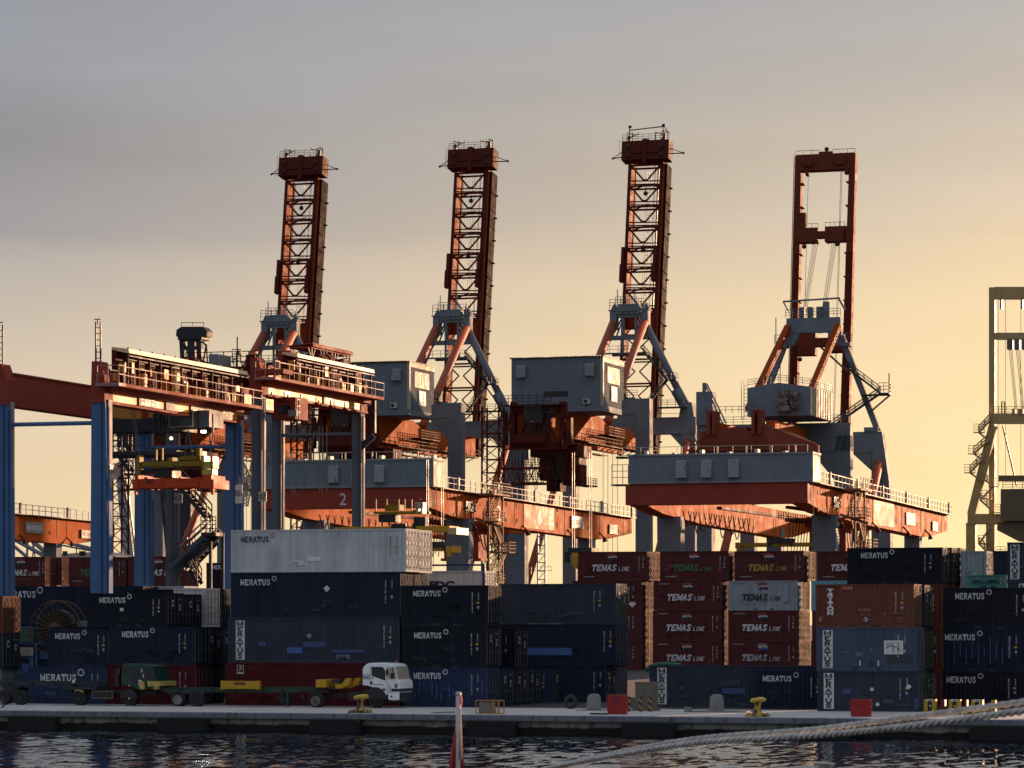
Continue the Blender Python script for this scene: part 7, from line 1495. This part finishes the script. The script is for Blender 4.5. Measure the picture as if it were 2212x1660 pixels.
# yellow cage with a box inside
b = -10.5; a0, a1 = A(1028, b), A(1078, b); o = (a0, b, .03); e = thing('cage', 'small orange-yellow steel cage holding a grey crate on the quay edge', 'cage', o); m = MB(o); h = .78; w = .9
yf = mat('orange_yellow_frame', (.42, .22, .03), .5, rust=.2)
for a in (a0, a1 - .33, a1):
    for bb in (b, b + w): m.beam((a, bb, .03), (a, bb, h), .055, .055)
for z in (.05, h): m.beam((a0, b, z), (a1, b, z), .05, .05); m.beam((a0, b + w, z), (a1, b + w, z), .05, .05); m.beam((a0, b, z), (a0, b + w, z), .05, .05); m.beam((a1, b, z), (a1, b + w, z), .05, .05)
for k in range(4): m.beam((a1 - .33, b, .15 + k * .16), (a1, b, .15 + k * .16), .02, .02)
m.build('frame', yf, e)
m = MB(o); m.box(a0 + .13, a1 - .45, b + .12, b + .7, .06, .66); m.box(a1 - .42, a1 - .36, b + .1, b + .6, .06, .26); q = m.build('crate', mat('weathered_wood', (.22, .19, .17), .8, streak=1.2, var=.3)); tag(q, 'grey weathered crate standing inside the small yellow cage', 'crate')
# red road barriers
def barrier(x0, x1, b, label, hgt):
    a0, a1 = A(x0, b), A(x1, b); o = (a0, b, .03); w = a1 - a0; m = MB(o)
    m.prism([(a0 + .04, b, .03), (a1 - .04, b, .03), (a1, b, hgt * .35), (a1 - .0, b, hgt), (a0, b, hgt), (a0, b, hgt * .35)], (0, .5, 0)); m.box(a0 - .06, a0, b + .1, b + .4, hgt * .7, hgt * .82); m.box(a1, a1 + .06, b + .1, b + .4, hgt * .7, hgt * .82); m.box(a0 - .05, a0, b + .1, b + .4, hgt * .4, hgt * .5); m.box(a1, a1 + .06, b + .1, b + .4, hgt * .4, hgt * .5)
    m.box(a0 + w * .28, a0 + w * .34, b - .03, b, hgt * .55, hgt * .95); m.box(a0 + w * .62, a0 + w * .68, b - .03, b, hgt * .55, hgt * .95)
    e = thing('plastic_barrier', label, 'barrier', o, 'red plastic barriers on the quay'); f = m.build('body', mat('red_plastic', (.33, .012, .014), .45, var=.15), e); bv = f.modifiers.new('bevel', 'BEVEL'); bv.width = .03; bv.segments = 2
    return e, o, a0, w
e, o, a0, w = barrier(1311, 1351.5, -9.0, 'red plastic barrier with faint blue lettering in front of the pale door ends', 1.12)
m = MB(o); put_text(m, 'UTPK', (a0 + .25, -9.03, .88), (1, 0, 0), (0, 0, 1), .62, .13, .02); put_text(m, 'OO', (a0 + .45, -9.03, .66), (1, 0, 0), (0, 0, 1), .22, .12, .02); m.build('lettering', mat('faint_blue_mark', (.10, .05, .16), .6), e)
barrier(1837, 1880, -9.2, 'plain red plastic barrier in front of the weathered slate container', .98)
# cabinet with striped posts
b = -1.0; a0, a1 = A(1372, b), A(1413, b); o = (a0, b, .02); e = thing('electrical_cabinet', 'olive grey electrical cabinet behind black and yellow striped posts', 'cabinet', o)
og = mat('olive_grey_paint', (.14, .13, .10), .55, rust=.15); m = MB(o); m.box(a0, a1, b, b + .9, .12, 1.66); m.box(a0 - .02, a1 + .03, b - .03, b + .95, 1.66, 1.70); m.box(a0 - .2, a1 + .1, b - .1, b + 1, .0, .12); m.build('body', og, e)
m = MB(o)
for t in (0, .5): m.box(a0 + .04 + t * 1.12, a0 + .54 + t * 1.12, b - .02, b, .3, 1.55)
for k in range(3): m.box(a0 + .35 + k * .23, a0 + .48 + k * .23, b - .024, b - .005, .86, .92)
m.build('door', og, e); m = MB(o)
for k in range(3): m.box(a0 + .33 + k * .25, a0 + .44 + k * .25, b - .03, b - .01, 1.36, 1.38)
m.build('door_handle', M_RIM, e); m = MB(o)
m.path([(a1 - .1, b + .1, 1.62), (a1 + .2, b, 1.58), (a1 + .5, b, 1.5), (a1 + .62, b, 1.3)], .025, 4); m.build('loose_wire', M_RIM, e)
def stripe_mat():
    if 'stripe' in MATS: return MATS['stripe']
    m = bpy.data.materials.new('black_yellow_stripes'); m.use_nodes = True; t = m.node_tree; n = t.nodes; l = t.links; p = n['Principled BSDF']; p.inputs['Roughness'].default_value = .6
    tc = n.new('ShaderNodeTexCoord'); s = n.new('ShaderNodeSeparateXYZ'); l.new(tc.outputs['Object'], s.inputs[0]); a_ = n.new('ShaderNodeMath'); l.new(s.outputs[0], a_.inputs[0]); l.new(s.outputs[2], a_.inputs[1])
    f = n.new('ShaderNodeMath'); f.operation = 'MULTIPLY'; l.new(a_.outputs[0], f.inputs[0]); f.inputs[1].default_value = 2.6; g = n.new('ShaderNodeMath'); g.operation = 'FRACT'; l.new(f.outputs[0], g.inputs[0]); h = n.new('ShaderNodeMath'); h.operation = 'GREATER_THAN'; l.new(g.outputs[0], h.inputs[0]); h.inputs[1].default_value = .5
    mx = n.new('ShaderNodeMix'); mx.data_type = 'RGBA'; l.new(h.outputs[0], mx.inputs[0]); mx.inputs[6].default_value = (.02, .02, .018, 1); mx.inputs[7].default_value = (.36, .23, .04, 1); l.new(mx.outputs[2], p.inputs['Base Color']); MATS['stripe'] = m; return m
for x, w_ in ((1386, 'leftmost'), (1424 - 1, 'middle'), (1457, 'rightmost')):
    x = {'leftmost': 1384, 'middle': 1424 - 0, 'rightmost': 1457}[w_]; x = {'leftmost': 1386.5, 'middle': 1430, 'rightmost': 1463}[w_] - 0
for x, w_ in ((1387, 'leftmost'), (1429, 'middle'), (1462, 'rightmost')): pass
for (x, w_) in ((1307 + 255 * .19696 + 1.5, 'leftmost'), (1307 + 388 * .19696, 'middle'), (1307 + 494 * .19696, 'rightmost')):
    b = -2.4; a = A(x, b); o = (a, b, .0); m = MB(o); m.lathe((a, b, 0), [(.11, .0), (.11, .86), (.06, .88)], 12); f = m.build('striped_post', stripe_mat()); tag(f, f'{w_} of the three striped posts guarding the grey cabinet', 'post', 'black and yellow striped posts')
# concrete stone blocks, tyre, slabs, boards
def stone(x0, x1, yt, b, label, cap=.06):
    a0, a1 = A(x0, b), A(x1, b); o = (a0, b, 0); zt = Zp(yt, a1, b); m = MB(o); r = (a1 - a0) * .35; w = a1 - a0
    pts = [(a0 - .04, b, .05), (a1 + .04, b, .05)] + [(a1 - r + r * cos(t), b, zt - r + r * sin(t)) for t in (0, .5, 1.05, 1.57)] + [(a0 + r - r * cos(t), b, zt - r + r * sin(t)) for t in (1.57, 1.05, .5, 0)]
    m.prism(pts, (0, w * .7, 0)); f = m.build('mooring_stone', M_CONC); bv = f.modifiers.new('bevel', 'BEVEL'); bv.width = .07; bv.segments = 3; tag(f, label, 'stone block', 'rounded concrete blocks on the quay'); return f
stone(1533, 1559, 1500.5, -2.2, 'pale rounded concrete block standing alone before the long dark container')
stone(1268, 1293, 1499.5, -1.2, 'brown rounded concrete block between the loose tyre and the red barrier')
a = A(1233, 2.2); o = (a, 2.2, 0); m = MB(o); pr = [(a - .05, 2.2 + .1, .42)]
for k in range(20): t0, t1 = k * .31416, (k + 1) * .31416; m.tube((a + .30 * cos(t0), 2.2, .42 + .34 * sin(t0)), (a + .30 * cos(t1), 2.2, .42 + .34 * sin(t1)), .12, 7)
f = m.build('loose_tyre', mat('dusty_tyre', (.04, .04, .04), .8), smooth=True); tag(f, 'loose upright tyre leaning at the foot of the navy containers', 'tyre')
def slab(x0, x1, b0, b1, z0, z1, label, mt=M_CONC, name='concrete_slab', cat='slab'):
    a0, a1 = A(x0, b0), A(x1, b0); m = MB((a0, b0, z0)); m.box(a0, a1, b0, b1, z0, z1); f = m.build(name, mt); tag(f, label, cat); return f
slab(1486, 1612, -3.0, -1.2, .01, .10, 'low concrete slab under the rounded block behind the yellow bollard')
slab(1244, 1300, -1.6, .6, .01, .06, 'low concrete slab under the brown rounded block')
slab(1478, 1490, -3.2, -2.8, .02, .32, 'small pale concrete cube beside the grey cabinet')
slab(1274, 1309, -9.8, -9.3, .03, .11, 'dark wooden plank lying by the red barrier', M_DKSTEEL, 'plank', 'plank')
m = MB((A(930, -9.9), -9.9, .03)); a = A(930, -9.9); m.box(a, a + .55, -9.9, -9.4, .035, .07); m.beam((a + .3, -9.95, .06), (a + 1.4, -9.7, .10), .05, .08); m.beam((a + .7, -9.5, .06), (a + 1.45, -9.9, .07), .05, .05); f = m.build('scrap_wood', mat('weathered_wood', (.22, .19, .17), .8)); tag(f, 'flat scraps of wood lying on the quay near the flagpole', 'scrap wood')
a = A(1425, -3); m = MB((a, -3, .05)); pts = []
for x, y in ((1425, 1526), (1440, 1528), (1470, 1531), (1500, 1531), (1515, 1527), (1525, 1520), (1534, 1506)): aa = A(x, -2.6); pts.append((aa, -2.6, max(.04, Zp(y, aa, -2.6))))
m.path(pts, .03, 5); f = m.build('cable', M_CABLE); tag(f, 'black cable running from the grey cabinet to the pale concrete block', 'cable')
m = MB((A(1558, -2), -2, .8)); m.loop((A(1558, -2), -2, Zp(1506, A(1558, -2), -2)), (A(1625, -4), -4, Zp(1524, A(1625, -4), -4)), .1, .02, 8, 4); f = m.build('cable', M_CABLE); tag(f, 'thin black cable from the pale concrete block towards the yellow bollard', 'cable')
# striped yellow barriers at the right
b = -4.0
for i, (x0, x1) in enumerate([(1995.5, 2021), (2049, 2074), (2097.5, 2122.5), (2141, 2150)]):
    a0, a1 = A(x0, b), A(x1, b); o = (a0, b, .0); zt = Zp([1511, 1511.5, 1512, 1513][i], a1, b); e = thing('guard_barrier', f'yellow guard barrier with white name plate, number {i + 1} counted from the rusty stack' if i < 3 else 'yellow guard barrier mostly hidden by the thick rope', 'barrier', o, 'yellow guard barriers at the end of the quay')
    yb_ = mat('barrier_yellow', (.42, .29, .02), .5, rust=.15); w = a1 - a0; m = MB(o); m.box(a0, a0 + w * .32, b, b + .5, .0, zt); m.box(a1 - w * .32, a1, b, b + .5, .0, zt); m.box(a0, a1, b + .06, b + .5, zt - .12, zt - .0); m.build('frame', yb_, e)
    m = MB(o); m.box(a0 + w * .32, a1 - w * .32, b + .1, b + .45, .0, zt - .12); m.build('dark_panel', M_DKSTEEL, e)
    if i < 3:
        m = MB(o); m.box(a0 + w * .22, a1 - w * .22, b - .02, b + .05, zt - .12, zt - .0); pl = m.build('name_plate', M_WHITE, e); m = MB(o); put_text(m, 'MSA', (a0 + w * .42, b - .02, zt - .10), (1, 0, 0), (0, 0, 1), w * .3, .075, .05); m.build('lettering', M_NAVYL, pl); m = MB(o); m.box(a0 + w * .44, a1 - w * .42, b + .06, b + .1, zt - .42, zt - .33); m.build('label_sticker', M_WHITE, e)
b = -3.6
for i, (x0, x1, c) in enumerate([(2023, 2046, 0), (2030.5, 2038, 1), (2080, 2086, 1), (2076, 2096, 0), (2124, 2140, 0)]):
    a0, a1 = A(x0, b), A(x1, b); m = MB((a0, b + .6 - c * .2, 0)); m.box(a0, a1, b + .6 - c * .2, b + .9, 0, .85 if c else .5); f = m.build('low_barrier', [mat('dark_green_barrier', (.02, .05, .03), .6), mat('red_barrier', (.16, .015, .02), .5)][c]); tag(f, ['dark green low block between the first two yellow guard barriers', 'red block between the first and second yellow guard barriers', 'red block between the second and third yellow guard barriers', 'dark green low block between the second and third yellow guard barriers', 'dark green low block past the third yellow guard barrier'][i], 'barrier')
# ================================================================ foreground : flagpole and mooring ropes
def FG(x, y, Y): return Vector(((x - CX) / F * Y, Y, H + (YH - y) / F * Y))
def fbuild(m, name, mt, parent=None, smooth=True):
    me = bpy.data.meshes.new(name); me.from_pydata([tuple(v) for v in m.v], [], m.f); me.materials.append(mt)
    if smooth: me.shade_smooth()
    ob = bpy.data.objects.new(name, me); S.collection.objects.link(ob); ob.parent = parent; return ob
Yf = 24.0; o = FG(990, 1900, Yf)
e = bpy.data.objects.new('flagpole', None); S.collection.objects.link(e); e.location = o; e['label'] = 'blurred white pole with a furled red and white flag near the viewer'; e['category'] = 'flagpole'
m = MB(o); m.tube(FG(989, 1900, Yf), FG(990, 1500, Yf), .021, 10, .017); m.ball(FG(990, 1500, Yf), .022); fbuild(m, 'pole', mat('pole_white', (.50, .48, .46), .4), e)
m = MB(o); v = []; f = []; n = 9; rw = 14
for i in range(rw + 1):
    t = i / rw; y = 1502 + (1690 - 1502) * t; xl = 988 - 1 - 24 * max(0, (t - .28)) ** .9 * 1.2; xr = 992 + 3 + 12 * max(0, t - .2) if t > .14 else 1000 - 30 * (.14 - t)
    for j in range(n + 1):
        s = j / n; v.append(FG(xl + (xr - xl) * s, y, Yf + .012 + .02 * sin(s * 14 + t * 3)))
for i in range(rw):
    for j in range(n): f.append((i * (n + 1) + j, i * (n + 1) + j + 1, (i + 1) * (n + 1) + j + 1, (i + 1) * (n + 1) + j))
m.add(v, f); c = fbuild(m, 'flag', mat('flag_cloth_red', (.42, .02, .025), .8, var=.25), e); sf = c.modifiers.new('thickness', 'SOLIDIFY'); sf.thickness = .003
m = MB(o); m.tube(FG(995, 1640, Yf - .03), FG(994, 1530, Yf - .03), .012, 6, .006); fbuild(m, 'flag_white_band', mat('flag_cloth_white', (.5, .48, .46), .8), e)
def rope(pts, r, turns, name, label, mt, strands=3):
    """laid rope: strands twisted about a sagging centre line"""
    P = [FG(*p) for p in pts]; cum = [0]
    for p, q in zip(P, P[1:]): cum.append(cum[-1] + (q - p).length)
    Ln = cum[-1]; N = int(turns * 12); o = P[0]; m = MB(o)
    def at(s):
        for i in range(len(P) - 1):
            if s <= cum[i + 1] or i == len(P) - 2:
                t = (s - cum[i]) / (cum[i + 1] - cum[i]); p0 = P[max(0, i - 1)]; p1, p2 = P[i], P[i + 1]; p3 = P[min(len(P) - 1, i + 2)]
                return .5 * ((2 * p1) + (p2 - p0) * t + (2 * p0 - 5 * p1 + 4 * p2 - p3) * t * t + (3 * p1 - p0 - 3 * p2 + p3) * t ** 3)
    C_ = [at(Ln * i / N) for i in range(N + 1)]
    for k in range(strands):
        ring = []
        nr = 7
        for i in range(N + 1):
            d = (C_[min(N, i + 1)] - C_[max(0, i - 1)]).normalized(); x = d.cross(Vector((0, 0, 1))).normalized(); y = x.cross(d)
            th = 2 * math.pi * (turns * i / N + k / strands); c = C_[i] + (x * cos(th) + y * sin(th)) * r * .5
            ring += [c + (x * cos(2 * math.pi * j / nr) + y * sin(2 * math.pi * j / nr)) * r * .56 for j in range(nr)]
        m.add(ring, [(i * nr + j, i * nr + (j + 1) % nr, (i + 1) * nr + (j + 1) % nr, (i + 1) * nr + j) for i in range(N) for j in range(nr)])
    c = fbuild(m, name, mt); c.location = o; c['label'] = label; c['category'] = 'rope'; c['group'] = 'mooring ropes across the foreground'; return c
m_r1 = mat('grey_rope_blue_fleck', (.58, .58, .57), .9, var=.35, scale=9, streak=.1, bump=.5); m_r2 = mat('grey_rope', (.64, .63, .60), .9, var=.35, scale=9, streak=.1, bump=.6)
rope([(760, 1752, 38), (1130, 1672, 31), (1290, 1635, 28.5), (1500, 1597, 26), (1750, 1577, 23.5), (1950, 1552, 21.5), (2212, 1517, 19.5), (2500, 1474, 17.5)], .021, 42, 'mooring_rope', 'smoother upper grey mooring rope with blue flecks crossing the corner', m_r1)
rope([(760, 1752, 37.9), (1130, 1673, 30.9), (1290, 1640, 28.4), (1500, 1606, 25.9), (1750, 1590, 23.4), (1950, 1571, 21.4), (2212, 1536, 19.4), (2500, 1494, 17.4)], .024, 56, 'mooring_rope', 'coarsely twisted lower grey mooring rope crossing the corner', m_r2)
for ob in bpy.data.objects:
    for k in ('x0', 'k', 'Lc'):
        if k in ob: del ob[k]
